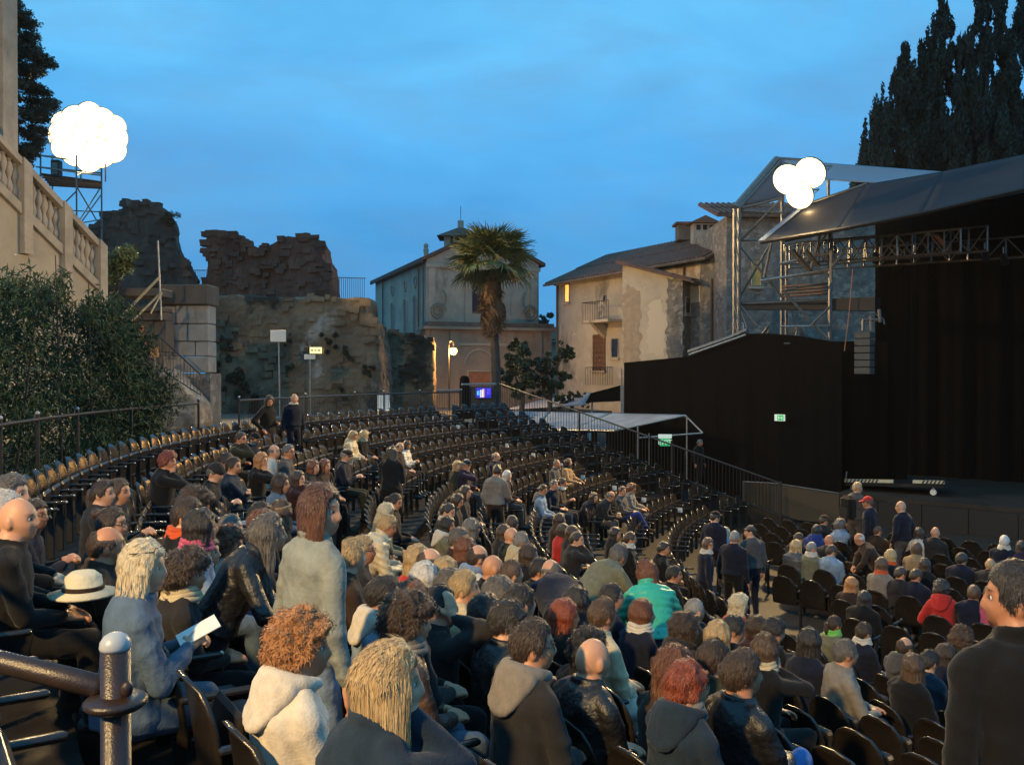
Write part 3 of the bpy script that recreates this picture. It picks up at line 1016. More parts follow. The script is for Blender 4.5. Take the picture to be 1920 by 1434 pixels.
M_GLASS = mat('dark_window_glass', (.015, .017, .02), .12)
M_WOOD = mat('old_wood', (.16, .075, .035), .7, c2=(.10, .05, .026), scale=4, stretch=(4, 4, .4), bump=.2)
M_BARK = mat('bark', (.075, .058, .044), .95, c2=(.04, .032, .026), scale=8, stretch=(1, 1, .25), bump=.7)
M_LITWIN = mat('lit_window', (.8, .5, .15), .5, emit=(1.0, .55, .10), estr=1.1)

# ---- ground in one sheet: upper terrace, far land and the low floor by the stage
def revolve(name, prof, a0, a1, n, m):
    V, Fc = [], []
    q = len(prof)
    for i in range(n + 1):
        a = a0 + (a1 - a0) * i / n
        for r, z in prof: V.append(on(r, a, z))
    for i in range(n):
        for k in range(q - 1):
            b = i * q + k
            Fc.append((b, b + 1, b + q + 1, b + q))
    me = mesh(name, V, Fc)
    return tag(link(name, me, m), kind='structure')
prof = [(RIM - TREAD * .5, 0)]
for k in range(1, NROW + 1):
    prof += [(RIM - TREAD * (k - .5), row_z(k)), (RIM - TREAD * (k + .5), row_z(k))]
prof[-1] = (row_r(NROW) - TREAD * .5, FLOOR)
revolve('seating_terrace', prof, A_FLANK, A_FLANK + R(200), 120, M_STEP)
revolve('upper_ground', [(900, -3), (120, 0), (40, 0), (RIM - TREAD * .5, 0)], A_FLANK, A_FLANK + R(200), 120, M_EARTH)
revolve('orchestra_floor', [(row_r(NROW) - TREAD * .5, FLOOR), (.0, FLOOR)], 0, 2 * PI, 96, M_FLOOR)
revolve('lower_ground', [(900, -3), (60, -.2), (34, -.3), (33.6, FLOOR - .004), (row_r(NROW) - TREAD * .5, FLOOR - .004)], A_FLANK + R(200), A_FLANK + R(360), 80, M_EARTH)
# aisle stairs cut into half steps
AISLES = [R(171.0), R(147.6)]
for a in AISLES:
    m = MB()
    for k in range(1, NROW + 1):
        r = RIM - TREAD * (k - .5) - .15
        m.box(on(r, a, row_z(k) + RISE * .25 + .001), (.30, .95, RISE * .5 - .002), rz=a)
    tag(m.build('aisle_steps', M_STEP), kind='structure')

# ---- the flank wall and its sloping railing down to the stage
def fl(r, z): return on(r, A_FLANK - .006, z)
m = MB()
tq = on(1, A_FLANK + PI / 2) - on(0, 0)
tq = Vector((math.cos(A_FLANK + PI / 2), math.sin(A_FLANK + PI / 2), 0))
m.prism([fl(RIM + .3, .05), fl(RIM - .2, .05), fl(13.6, FLOOR + .25), fl(13.6, FLOOR - .02), fl(RIM + .3, FLOOR - .02)], -tq * .22)
t = m.build('flank_wall', M_STEP)
tag(t, 'dark sloping end wall of the seating beside the sheeted canopies', 'wall')
rr = empty('flank_railing', fl(RIM, 0), 0, 'black sloping iron railing going down from the palm to the stage', 'railing')
tops = [(RIM, 1.30), (13.9, -1.45)]
def frail(r, lift): 
    u = (RIM - r) / (RIM - 13.9)
    return fl(r, tops[0][1] + (tops[1][1] - tops[0][1]) * u + lift)
MB().tube(frail(RIM, 0), frail(13.9, 0), .028, n=8).build('top_rail', M_IRON, rr)
MB().tube(frail(RIM, -.92), frail(13.9, -.92), .018, n=8).build('bottom_rail', M_IRON, rr)
BARM = MB().tube((0, 0, -.9), (0, 0, 0), .0085, n=6).mesh('bar')
nb = 92
for i in range(1, nb):
    r = RIM - (RIM - 13.9) * i / nb
    link('bar', BARM, M_IRON, rr, loc=frail(r, 0), world=True)
for r in (RIM, RIM - 3.6, RIM - 7.2, 13.95):
    p = frail(r, .05)
    MB().tube((p.x, p.y, p.z - 1.5), p, .034, n=8).build('post', M_IRON, rr)

# ---- the rim railing round the top of the cavea
rim_rail = empty('rim_railing', rim(372), 0, 'black iron railing with capped posts round the top row of seats', 'railing')
seg = [-120, -60, 0, 70, 145, 246, 372, 448, 573, 665, 720, 787, 865]
RZ = 1.03
def poly_rim(a, b, z, n=7): return [rim(a + (b - a) * i / n, RIM + .08, z) for i in range(n + 1)]
for a, b in zip(seg[:-1], seg[1:]):
    if (a, b) == (372, 448): continue
    MB().path(poly_rim(a, b, RZ), .026, 8).build('top_rail', M_IRON, rim_rail)
    if a >= 448: MB().path(poly_rim(a, b, .14), .016, 6).build('bottom_rail', M_IRON, rim_rail)
MB().path(poly_rim(817, 866, RZ + .07, 3), .03, 8).build('top_rail', M_STEEL, rim_rail)  # paler metal stands for lamplight caught on this rail
MB().path(poly_rim(866, 930, 1.29, 3), .034, 8).build('top_rail', M_STEEL, rim_rail)  # lamplight along the rail put into its bright metal
CAPM = MB().lathe([(.0, .0), (.026, .002), (.030, .012), (.028, .03), (.018, .042), (.002, .047)], n=12).mesh('post_cap', True)
POSTM = MB().tube((0, 0, 0), (0, 0, 1.10), .026, n=10).mesh('post')
COLLM = MB().lathe([(.03, -.012), (.046, -.006), (.05, 0), (.046, .006), (.03, .012)], n=16).mesh('collar', True)
M_CAP = mat('grey_plastic_cap', (.34, .36, .38), .35)
for px in seg:
    p = rim(px, RIM + .08)
    link('post', POSTM, M_IRON, rim_rail, loc=p, world=True)
    link('post_cap', CAPM, M_CAP, rim_rail, loc=p + Vector((0, 0, 1.10)), world=True)
bars = MB()
for px in np.arange(452, 930, 4.6):
    p = rim(float(px), RIM + .08)
    bars.tube(p + Vector((0, 0, .14)), p + Vector((0, 0, 1.27 if px > 866 else RZ)), .007, n=5, cap=False)
o = bars.build('thin_bars', M_IRON, rim_rail); o['kind'] = 'stuff'
# the end of the railing beside the camera
fr = empty('foreground_railing', (-.79, 1.80, 0), 0, 'wet brown pipe railing with a grey capped post in the near left corner', 'railing')
MB().path([(-3.6, 5.2, 1.02), (-2.5, 3.4, 1.02), (-1.9, 2.5, 1.02), (-1.30, 2.08, 1.02), (-.82, 1.815, 1.02)], .024, 16).build('handrail_pipe', M_WETIRON, fr, smooth=True)
MB().tube((-.785, 1.79, -.3), (-.785, 1.79, 1.105), .0285, n=24).build('post', M_WETIRON, fr, smooth=True)
MB().lathe([(.0285, -.014), (.050, -.011), (.060, -.003), (.061, .004), (.055, .010), (.040, .012), (.0285, .016)], (-.785, 1.79, 1.0), 28).build('collar', M_WETIRON, fr, smooth=True)
MB().lathe([(.029, 0), (.0305, .006), (.029, .016), (.022, .027), (.012, .033), (.001, .035)], (-.785, 1.79, 1.105), 24).build('post_cap', M_CAP, fr, smooth=True)
MB().ball((-.755, 1.772, 1.033), (.012, .010, .016), 12, 8).build('bolt_head', M_WETIRON, fr, smooth=True)

# ------------------------------------------------------------------ leaf clouds
def quads_mesh(name, C, U, Vv, curl=None):
    """many separate blades: centre, half length vector, half width vector (pointed both ends)"""
    n = len(C)
    V = np.stack([C - U, C + Vv, C + U, C - Vv], 1).reshape(-1, 3)
    me = bpy.data.meshes.new(name)
    me.vertices.add(4 * n); me.vertices.foreach_set('co', V.ravel())
    me.loops.add(4 * n); me.loops.foreach_set('vertex_index', np.arange(4 * n, dtype=np.int32))
    me.polygons.add(n); me.polygons.foreach_set('loop_start', np.arange(0, 4 * n, 4, dtype=np.int32))
    me.polygons.foreach_set('loop_total', np.full(n, 4, dtype=np.int32))
    me.update(calc_edges=True); me.validate()
    return me
def leaves(name, C, ln, wd, m, parent=None, up=0.0, seed=0, out=None, kind=None):
    g = np.random.default_rng(seed)
    n = len(C)
    d = g.normal(size=(n, 3))
    if out is not None: d = d * .8 + out
    d[:, 2] += up
    d /= np.linalg.norm(d, axis=1)[:, None]
    s = np.cross(d, g.normal(size=(n, 3))); s /= np.linalg.norm(s, axis=1)[:, None]
    L = ln * g.uniform(.6, 1.25, n)[:, None]; Wd = wd * g.uniform(.7, 1.2, n)[:, None]
    me = quads_mesh(name, C, d * L / 2, s * Wd / 2)
    return link(name, me, m, parent, world=True)
def leaf_mat(name, a, b, rough=.5, scale=1.5):
    m = mat(name, a, rough, c2=b, scale=scale, lo=.38, hi=.62, world=True)
    return m
M_OLEANDER = leaf_mat('oleander_leaves', (.020, .042, .013), (.042, .070, .022), .8)
M_CYPRESS = leaf_mat('cypress_needles', (.020, .024, .014), (.036, .038, .020), .8, .6)
M_CEDAR = leaf_mat('cedar_needles', (.034, .034, .018), (.060, .055, .028), .8, .9)
M_BUSH = leaf_mat('bush_leaves', (.085, .11, .030), (.15, .17, .05))
M_DARKLEAF = leaf_mat('dark_leaves', (.018, .034, .018), (.04, .062, .030))
M_FROND = leaf_mat('palm_leaf', (.085, .105, .036), (.14, .155, .055), .5, 2)
M_DEADFROND = leaf_mat('dead_palm_leaf', (.17, .095, .045), (.10, .06, .032), .85, 2)

def clumps(cs, n, g):
    """points spread in ellipsoidal clumps (centre, radii), denser to their skins"""
    out, dirs = [], []
    tot = sum(r[0] * r[1] + r[1] * r[2] + r[0] * r[2] for _, r in cs)
    for c, r in cs:
        k = max(4, int(n * (r[0] * r[1] + r[1] * r[2] + r[0] * r[2]) / tot))
        d = g.normal(size=(k, 3)); d /= np.linalg.norm(d, axis=1)[:, None]
        q = g.random(k) ** .45
        out.append(np.array(c) + d * np.array(r) * q[:, None]); dirs.append(d)
    return np.vstack(out), np.vstack(dirs)

# ---- oleander hedge behind the rim railing, left
g = np.random.default_rng(5)
cs = []
for px, y_top, Y in [(-90, 520, 11.6), (-30, 545, 12.4), (30, 535, 13.0), (70, 552, 13.8), (110, 548, 14.4), (140, 575, 14.9), (175, 580, 15.4), (205, 585, 15.9), (235, 600, 16.5), (262, 640, 17.0), (272, 690, 17.3)]:
    top = P(px, y_top, Y)
    for q in range(7):
        z = top.z * (q + .6) / 7.0
        rr_ = (.75 + .25 * g.random()) * (1.0 if q < 6 else .7)
        cs.append((np.array([top.x - .1 + g.normal() * .18, top.y + g.normal() * .22 + .2, z]), (.55 * rr_, .70 * rr_, .38 * rr_ + .1)))
    for q in range(4):
        cs.append((np.array([top.x + g.normal() * .3, top.y + g.normal() * .3, top.z - .15 + .25 * g.random()]), (.16, .16, .34)))
hd = empty('oleander_hedge', P(130, 800, 14.8).to_3d() * 1.0, 0, 'tall dark green oleander hedge behind the left railing', 'hedge')
hd.location.z = 0
C, D = clumps(cs, 34000, g)
C = C[C[:, 2] > .02]
leaves('foliage', C, .15, .028, M_OLEANDER, hd, up=.8, seed=3)
m = MB()
for c, r in cs[::9]:
    m.tube((c[0], c[1], 0), (c[0] + g.normal() * .2, c[1] + g.normal() * .2, c[2] + .5), .022, .008, 5)
m.build('stem', M_BARK, hd)
fl_ = C[g.random(len(C)) < .0016] + np.array([0, -.25, .12])
leaves('blossom', fl_, .05, .05, mat('pale_blossom', (.6, .55, .48), .7), hd, seed=9)

# ---- tall dark conifer behind the left building
ct = empty('cedar_tree', (P(36, 300, 27).x, 27, 0), 0, 'dark conifer rising behind the corner of the left building', 'tree')
edge = [(-60, 40), (0, 42), (22, 48), (42, 92), (62, 78), (85, 72), (112, 108), (130, 110), (150, 66), (166, 92), (192, 122), (205, 108), (228, 90), (255, 92), (280, 82), (305, 66), (330, 52)]
ey, ex = [e[0] for e in edge], [e[1] for e in edge]
cs = []
for i in range(420):
    y = g.uniform(-60, 325); xr = np.interp(y, ey, ex)
    x = xr - 11 - g.random() ** 1.6 * (xr - 4) + g.normal() * 2
    c = P(x, y, 27 + g.normal() * .7)
    s = g.uniform(.6, 1.1)
    cs.append((np.array(c), (.26 * s, .26 * s, .12 * s)))
C, D = clumps(cs, 42000, g)
leaves('crown', C, .12, .040, M_CEDAR, ct, up=.2, seed=4, out=np.array([.35, 0, .1]))
MB().tube((ct.location.x, 27, 0), (ct.location.x - .3, 27, 14), .32, .12, 10).build('trunk', M_BARK, ct)

def cypress(px, ytop, ybase, wpx, Y, label, seed, n=38000, lean=0):
    g = np.random.default_rng(seed)
    top, bot = P(px, ytop, Y), P(px, ybase, Y)
    r = wpx / 2.0 / F * Y
    H = top.z
    t = empty('cypress_tree', (top.x, Y, 0), 0, label, 'tree', 'cypresses behind the stage roof')
    cs = []
    for i in range(190):
        u = g.random() ** .55
        z = 1.5 + (H - 1.5) * u
        rr_ = r * (np.interp(u, [0, .35, .6, .74, .86, .95, 1], [.95, 1, 1, .74, .42, .18, .03]))
        a = g.uniform(0, 6.28)
        q = rr_ * (.30 + .58 * g.random())
        s = .22 + .55 * rr_ / r
        cs.append((np.array([top.x + math.cos(a) * q + lean * u, Y + math.sin(a) * q, z]), (.40 * s, .40 * s, 1.25 * s)))
    for i in range(26):                       # loose pointed tufts on the outline
        u = .3 + .7 * g.random() ** .7
        z = 1.5 + (H - 1.5) * u
        rr_ = r * np.interp(u, [0, .35, .6, .74, .86, .95, 1], [.95, 1, 1, .74, .42, .18, .03])
        a = g.uniform(0, 6.28)
        cs.append((np.array([top.x + math.cos(a) * rr_ + lean * u, Y + math.sin(a) * rr_, z + .3]), (.10, .10, .55)))
    C, D = clumps(cs, n, g)
    leaves('crown', C, .30, .10, M_CYPRESS, t, up=2.2, seed=seed)
    MB().tube((top.x, Y, 0), (top.x + lean, Y, H * .92), .3, .05, 8).build('trunk', M_BARK, t)
cypress(1640, 205, 330, 130, 46, 'low outermost cypress left of the others behind the stage roof', 21, 26000)
cypress(1692, 92, 330, 175, 47, 'cypress with a bent tip, second from the left behind the roof', 22)
cypress(1728, 94, 330, 150, 48, 'middle cypress with a short blunt spike behind the roof', 23)
cypress(1764, 2, 330, 150, 47, 'slender tall cypress whose spike nearly reaches the picture top', 24)
cypress(1815, 140, 330, 130, 49, 'short cypress in the dip between the two tallest ones', 25, 28000)
cypress(1848, -75, 330, 190, 46, 'broad tall cypress cut off by the top of the picture', 26, 52000)
cypress(1925, -60, 330, 165, 48, 'cypress at the right edge of the picture', 27)

# ------------------------------------------------------------------ left building, stair with balustrade
lb = empty('church_porch_building', (-12.5, 22, 0), 0, 'pale stone building corner at the left edge above the stair', 'building')
c0 = P(30, 280, 21.4)
m = MB(); m.box((c0.x - 3.0, c0.y - 2.2, 7.5), (6.0, 4.4, 15.0)); m.build('wall', mat('porch_stone', (.40, .335, .27), .9, c2=(.33, .27, .215), scale=1.5, bump=.2, bscale=8, stains=[((.20, .165, .14), 1.1, (1, 1, .4), .60, .70)]), lb)
m = MB(); m.box((c0.x - .0, c0.y - .30, 7.5), (.14, .62, 15.0)); m.build('corner_pilaster', M_BALUS, lb)
st = empty('stone_stair', (-11.1, 22, 0), 0, 'stone stair wall with a sloping balustrade at the left', 'stair')
S0, S1 = PX(-40, 19.9, 0), PX(193, 23.6, 0)      # foot line of the stair wall
sd = (S1 - S0); sl_len = sd.length; sd.normalize()
sn = Vector((sd.y, -sd.x, 0))                     # outwards, towards the seats
if sn.x < 0: sn = -sn
zt0 = EYE + (HZ - 213) / F * S0.y; zt1 = EYE + (HZ - 462) / F * S1.y      # handrail tops
def sp(u, z, o=0.0): return S0 + sd * (sl_len * u) + sn * o + Vector((0, 0, z))
def zr(u): return zt0 + (zt1 - zt0) * u
HB = 1.12                                         # balustrade height
m = MB(); m.prism([sp(0, -.05), sp(1, -.05), sp(1, zr(1) - HB - .18), sp(0, zr(0) - HB - .18)], -sn * .5); m.build('wall', M_STAIRWALL, st)
m = MB(); m.prism([sp(-.02, zr(-.02) - HB - .18, .08), sp(1.0, zr(1.0) - HB - .18, .08), sp(1.0, zr(1.0) - HB + .06, .08), sp(-.02, zr(-.02) - HB + .06, .08)], -sn * .66); m.build('plinth', M_BALUS, st)
m = MB(); m.prism([sp(-.02, zr(-.02) - .17, .09), sp(1.0, zr(1.0) - .17, .09), sp(1.0, zr(1.0), .09), sp(-.02, zr(-.02), .09)], -sn * .42); m.build('handrail', M_BALUS, st)
BAL = MB().lathe([(.085, 0), (.085, .05), (.055, .07), (.075, .14), (.10, .25), (.095, .32), (.055, .46), (.045, .50), (.055, .54), (.095, .68), (.10, .75), (.075, .86), (.055, .93), (.085, .95), (.085, 1.0)], n=12).mesh('baluster', True)
piers = [.035, .335, .66, .978]
for u in piers:
    m = MB(); m.prism([sp(u - .033, -.0 if u > .95 else zr(u) - HB - 1.0, .13), sp(u + .033, -.0 if u > .95 else zr(u) - HB - 1.0, .13), sp(u + .033, zr(u + .033) + .02, .13), sp(u - .033, zr(u - .033) + .02, .13)], -sn * .5)
    m.build('pier', M_BALUS, st)
for a, b in zip(piers[:-1], piers[1:]):
    for i in range(6):
        u = a + (b - a) * (i + 1.0) / 7.0
        o = link('baluster', BAL, M_BALUS, st, world=True, loc=sp(u, zr(u) - HB + .06, -.12))
        o.scale = (1, 1, HB - .23)
# yellow-green bush behind the stair's lower pier
bu = empty('bush', P(222, 530, 25), 0, 'lamp lit yellow green bush beside the end of the balustrade', 'bush')
cs = []
for i in range(16):
    c = P(g.uniform(188, 246), g.uniform(468, 528), 25 + g.normal() * .5)
    s = g.uniform(.5, 1)
    cs.append((np.array(c), (.34 * s, .34 * s, .30 * s)))
C, D = clumps(cs, 3200, g)
leaves('foliage', C, .13, .06, M_BUSH, bu, seed=12)
MB().tube((bu.location.x, 25, 2.6), (bu.location.x, 25, 4.2), .06, .03, 6).build('stem', M_BARK, bu)

# ---- ashlar block wall, slabs, stair with iron handrail
bw = empty('ashlar_wall', PX(348, 26.5, 0), 0, 'stained ashlar block wall beside the iron handrailed stair', 'wall')
def wq(px0, px1, Y): return PX(px0, Y, 0), PX(px1, Y, 0)
rows = [(572, 607), (607, 640), (640, 668), (668, 699)]
for ri, (ya, yb) in enumerate(rows):
    cuts = [[308, 330, 392], [308, 352, 392], [308, 326, 366, 392], [308, 345, 392]][ri]
    for xa, xb in zip(cuts[:-1], cuts[1:]):
        a, b = P(xa, ya, 26.5), P(xb, yb, 26.5)
        m = MB(); m.bbox(((a.x + b.x) / 2, 26.5 + .35 + g.uniform(-.03, .03), (a.z + b.z) / 2), (b.x - a.x - .02, .7, a.z - b.z - .02), .018)
        m.build('stone_block', M_BLOCK, bw)
a, b = P(303, 533, 26.4), P(393, 572, 26.4)
m = MB(); m.bbox(((a.x + b.x) / 2, 26.8, (a.z + b.z) / 2), (b.x - a.x, 1.0, a.z - b.z - .02), .03); m.build('coping', M_CORNICE, bw)
a, b = P(300, 700, 26.5), P(394, 815, 26.5)
m = MB(); m.box(((a.x + b.x) / 2, 27.0, (a.z + b.z) / 2 - .2), (b.x - a.x, 1.0, a.z - b.z + .4)); m.build('footing', M_RUBBLE, bw)
m = MB()
for i, (y0, y1, x0, x1) in enumerate([(540, 556, 198, 303), (575, 584, 200, 303), (584, 600, 196, 303), (600, 660, 215, 305)]):
    a, b = P(x0, y0, 25.2 - .0 * i), P(x1, y1, 25.2)
    mm = MB(); mm.bbox(((a.x + b.x) / 2, 25.6 + .06 * i, (a.z + b.z) / 2), (b.x - a.x, .9 - .1 * i, a.z - b.z - .01), .02)
    sl = mm.build('stone_slab', M_CORNICE, bw)
m = MB(); a, b = P(188, 590, 28.5), P(312, 820, 28.5); m.box(((a.x + b.x) / 2, 29.0, (a.z + b.z) / 2), (b.x - a.x, 1.0, a.z - b.z)); m.build('rear_wall', M_RUBBLE, bw)
rw = empty('rubble_wall', PX(330, 24.5, 0), 0, 'rough rubble wall under the iron handrailed stair', 'wall')
def rock(name, out, Y, th, m, parent, voxel=.22, amp=.16, freq=1.3, seed=1, smooth=1, tilt=0.0):
    """a mass of broken masonry from its silhouette, with a real thickness and an uneven skin"""
    pts = [P(x, y, Y) for x, y in out]
    V, Fc = [], []
    mb = MB().prism(pts, (0, th, 0))
    tri = bpy.data.meshes.new('t')
    box = {}
    def done(me):
        me.name = name
        V = get_co(me); N = get_no(me)
        cell = np.floor((V + .12 * np.stack([Waves(seed, 2.0)(V), Waves(seed + 1, 2.0)(V), .5 * Waves(seed + 2, 2.0)(V)], 1)) / np.array([.62, .62, .36]) + np.floor(V[:, 2:3] / .36) % 2 * np.array([[.5, .5, 0]]))
        hsh = np.modf(np.abs(np.sin(cell @ np.array([12.9898, 78.233, 37.719])) * 43758.5453))[0]
        d = amp * (.55 * fbm(V * np.array([1, 1, .7]), seed, freq, 5, .62) + .62 * (hsh - .5) - .6 * (hsh > .93))
        V = V + N * d[:, None]
        V[:, 1] += tilt * (V[:, 2] - 3)
        set_co(me, V)
        box['o'] = link(name, me, m, parent, world=True)
    bm = bpy.data.meshes.new('tmp')
    remesh_job(np.array([tuple(v) for v in mb.V]), mb.F, voxel, smooth, 1, done)
    bpy.data.meshes.remove(tri); bpy.data.meshes.remove(bm)
rock('rubble', [(282, 700), (305, 690), (330, 715), (352, 735), (372, 760), (376, 806), (282, 812)], 24.5, 1.2, M_RUBBLE, rw, .12, .05, 3.0, 5)
hr = empty('stair_handrail', P(302, 690, 24.4), 0, 'iron handrail with upright bars on the small stair left of the ruins', 'railing')
ha, hb_ = P(301, 633, 24.4), P(376, 702, 24.4)
MB().tube(ha, hb_, .022, n=6).build('top_rail', M_IRON, hr)
MB().tube(ha - Vector((0, 0, .85)), hb_ - Vector((0, 0, .55)), .016, n=6).build('bottom_rail', M_IRON, hr)
BAR2 = MB().tube((0, 0, -.84), (0, 0, 0), .009, n=5).mesh('bar')
for i in range(13):
    link('bar', BAR2, M_IRON, hr, loc=ha + (hb_ - ha) * (i / 12.0), world=True, scale=(1, 1, 1 - .3 * i / 12))
os_ = empty('warning_sign', P(289, 660, 24.2), 0, 'small orange warning sign on a post beside the hedge', 'sign')
a = P(289, 660, 24.2)
m = MB(); m.bbox((a.x, a.y, a.z), (.23, .02, .27), .008); pl = m.build('panel', mat('orange_sign', (.62, .25, .07), .5), os_)
m = MB(); m.box((a.x - .01, a.y - .013, a.z + .02), (.10, .006, .07)); m.build('symbol', mat('sign_symbol', (.25, .05, .02), .6), pl)
MB().tube((a.x, a.y + .03, 0), (a.x, a.y + .03, a.z + .1), .025, n=8).build('post', M_TUBE, os_)
hp = empty('wooden_handrail', P(299, 600, 24.0), 0, 'lamp lit timber handrail poles slanting up beside the hedge', 'railing')
M_LITPOLE = mat('pale_timber', (.42, .32, .16), .6, c2=(.30, .22, .11), scale=8)
for (x0, y0, x1, y1, r) in [(222, 600, 299, 521, .035), (246, 604, 303, 549, .03), (283, 588, 304, 549, .02)]:
    MB().tube(P(x0, y0, 23.4), P(x1, y1, 24.0), r, n=8).build('pole', M_LITPOLE, hp)
MB().tube(P(303, 600, 24.05), P(297, 452, 24.05), .024, n=8).build('upright', M_STEEL, hp)
flw = empty('flower_bush', P(272, 630, 19), 0, 'few red flowers on a twig by the top of the hedge', 'flowers')
flw.location.z = 0
pts = np.array([P(g.uniform(256, 282), g.uniform(615, 648), 19) for i in range(26)])
leaves('petals', pts, .09, .07, mat('red_petals', (.40, .06, .04), .6), flw, seed=31)
MB().tube((flw.location.x, 19, 0), P(268, 640, 19), .02, .008, 5).build('stem', M_BARK, flw)

# ------------------------------------------------------------------ ruins
r1 = empty('ruined_tower', PX(275, 40, 0), 0, 'reddish brown ruined tower stump behind the stone wall, left of the gap', 'ruin')
rock('masonry', [(150, 520), (172, 440), (178, 420), (196, 400), (232, 399), (234, 380), (262, 378), (288, 381), (304, 394), (314, 408), (320, 425), (323, 452), (332, 480), (343, 492), (354, 520), (358, 560), (358, 640), (150, 640)], 40, 1.3, M_RUIN, r1, .12, .12, 1.5, 8, 0)
r2 = empty('ruined_tower', PX(500, 41, 0), 0, 'twin topped ruined masonry with a notch above the old wall', 'ruin')
rock('masonry', [(386, 600), (386, 470), (387, 436), (402, 432), (418, 438), (436, 440), (460, 452), (473, 460), (474, 472), (489, 470), (497, 458), (530, 446), (560, 441), (582, 442), (601, 452), (605, 490), (616, 500), (620, 560), (620, 600)], 41, 2.2, M_RUIN, r2, .12, .11, 1.5, 18, 0)
r3 = empty('ancient_wall', PX(550, 38, 0), 0, 'long stained ancient wall with patches of old plaster below the ruins', 'wall')
rock('masonry', [(384, 560), (450, 556), (560, 557), (685, 557), (687, 598), (703, 602), (706, 640), (712, 800), (384, 800)], 38, 4.0, M_RUINLOW, r3, .12, .11, 1.7, 28, 0)
r4 = empty('low_ruin_wall', PX(760, 44, 0), 0, 'lower stained wall between the ruins and the lamp lit church corner', 'wall')
rock('masonry', [(700, 625), (740, 622), (785, 628), (812, 640), (815, 800), (700, 800)], 44, 1.5, M_RUINLOW, r4, .13, .08, 1.8, 38, 0)
run_jobs()
def inside(x, y, out):
    c = False
    for (x0, y0), (x1, y1) in zip(out, out[1:] + out[:1]):
        if (y0 > y) != (y1 > y) and x < (x1 - x0) * (y - y0) / (y1 - y0) + x0: c = not c
    return c
def loose_stones(out, Y, par, m, n, seed, rim_only=0.35):
    """rough blocks standing a little proud of the broken face and along its torn edge"""
    g = random.Random(seed); mb = MB(); k = 0
    xs, ys = [p[0] for p in out], [p[1] for p in out]
    top = [(a, b) for a, b in zip(out, out[1:]) if a[1] < max(ys) - 60 and b[1] < max(ys) - 20]
    while k < n:
        if g.random() < rim_only:
            a, b = g.choice(top); t = g.random(); x, y = a[0] + (b[0] - a[0]) * t, a[1] + (b[1] - a[1]) * t + g.uniform(-1, 7)
        else:
            x, y = g.uniform(min(xs), max(xs)), g.uniform(min(ys), max(ys))
            if not inside(x, y, out): continue
        c = P(x, y, Y); w, h, d = g.uniform(.22, .6), g.uniform(.16, .32), g.uniform(.25, .5)
        c.y += d / 2 - g.uniform(.04, .13)
        V = []
        for sz in (-1, 1):
            for sx, sy in ((-1, -1), (1, -1), (1, 1), (-1, 1)):
                V.append(c + Vector((sx * w / 2 * g.uniform(.78, 1.05), sy * d / 2 * g.uniform(.8, 1.05), sz * h / 2 * g.uniform(.75, 1.05))))
        mb.add(V, [(3, 2, 1, 0), (4, 5, 6, 7), (0, 1, 5, 4), (1, 2, 6, 5), (2, 3, 7, 6), (3, 0, 4, 7)]); k += 1
    o = mb.build('masonry_stones', m, par); o['kind'] = 'stuff'
loose_stones([(172, 440), (178, 420), (196, 400), (232, 399), (234, 380), (262, 378), (288, 381), (304, 394), (314, 408), (320, 425), (323, 452), (332, 480), (343, 492), (354, 520), (358, 560), (172, 560)], 40, r1, M_RUIN, 90, 1)
loose_stones([(386, 560), (386, 470), (387, 436), (402, 432), (418, 438), (436, 440), (460, 452), (473, 460), (474, 472), (489, 470), (497, 458), (530, 446), (560, 441), (582, 442), (601, 452), (605, 490), (616, 500), (620, 560)], 41, r2, M_RUIN, 130, 2)
loose_stones([(384, 560), (450, 556), (560, 557), (685, 557), (687, 598), (703, 602), (706, 640), (712, 780), (384, 780)], 38, r3, M_RUINLOW, 170, 3, .12)
loose_stones([(700, 625), (740, 622), (785, 628), (812, 640), (815, 780), (700, 780)], 44, r4, M_RUINLOW, 50, 4, .15)
wp = empty('wall_weeds', P(470, 640, 37.6), 0, 'dark weeds and ivy hanging on the old stained wall', 'plants')
cs = []
for x, y, r in [(420, 650, 16), (450, 700, 22), (430, 730, 20), (400, 690, 14), (545, 690, 10), (620, 640, 12), (655, 660, 12), (690, 690, 10), (540, 640, 8), (480, 760, 18), (640, 740, 10)]:
    for q in range(6):
        c = P(x + g.normal() * r * .6, y + g.normal() * r * .7, 37.75); s = r / F * 37 * g.uniform(.2, .5)
        cs.append((np.array(c), (s, .14, s)))
C, D = clumps(cs, 6000, g)
leaves('foliage', C, .13, .06, leaf_mat('ivy_leaves', (.020, .024, .012), (.040, .044, .020), .8), wp, up=-.5, seed=61)
tf = empty('ruin_shrub', P(316, 410, 39.6), 0, 'small dry shrub growing on the shoulder of the reddish ruined tower', 'shrub')
cs = [(np.array(P(316 + g.normal() * 5, 412 + g.normal() * 5, 39.7)), (.18, .18, .16)) for q in range(10)]
C, D = clumps(cs, 900, g)
leaves('foliage', C, .16, .035, M_CEDAR, tf, up=.2, seed=62)
def bar_fence(px0, px1, y0, y1, Y, label, dip=0):
    e = empty('bar_fence', P((px0 + px1) / 2, y1, Y), 0, label, 'fence')
    MB().tube(P(px0, y0, Y), P(px1, y0 + dip, Y), .02, n=5).build('top_rail', M_IRON, e)
    MB().tube(P(px0, y1, Y), P(px1, y1, Y), .02, n=5).build('bottom_rail', M_IRON, e)
    b = MB()
    for x in np.arange(px0, px1 + .1, 3.9):
        b.tube(P(x, y1, Y), P(x, y0 + dip * (x - px0) / (px1 - px0), Y), .010, n=4, cap=False)
    o = b.build('thin_bars', M_IRON, e); o['kind'] = 'stuff'
bar_fence(356, 392, 507, 560, 40.5, 'short thin barred fence in the gap between the two ruined towers')
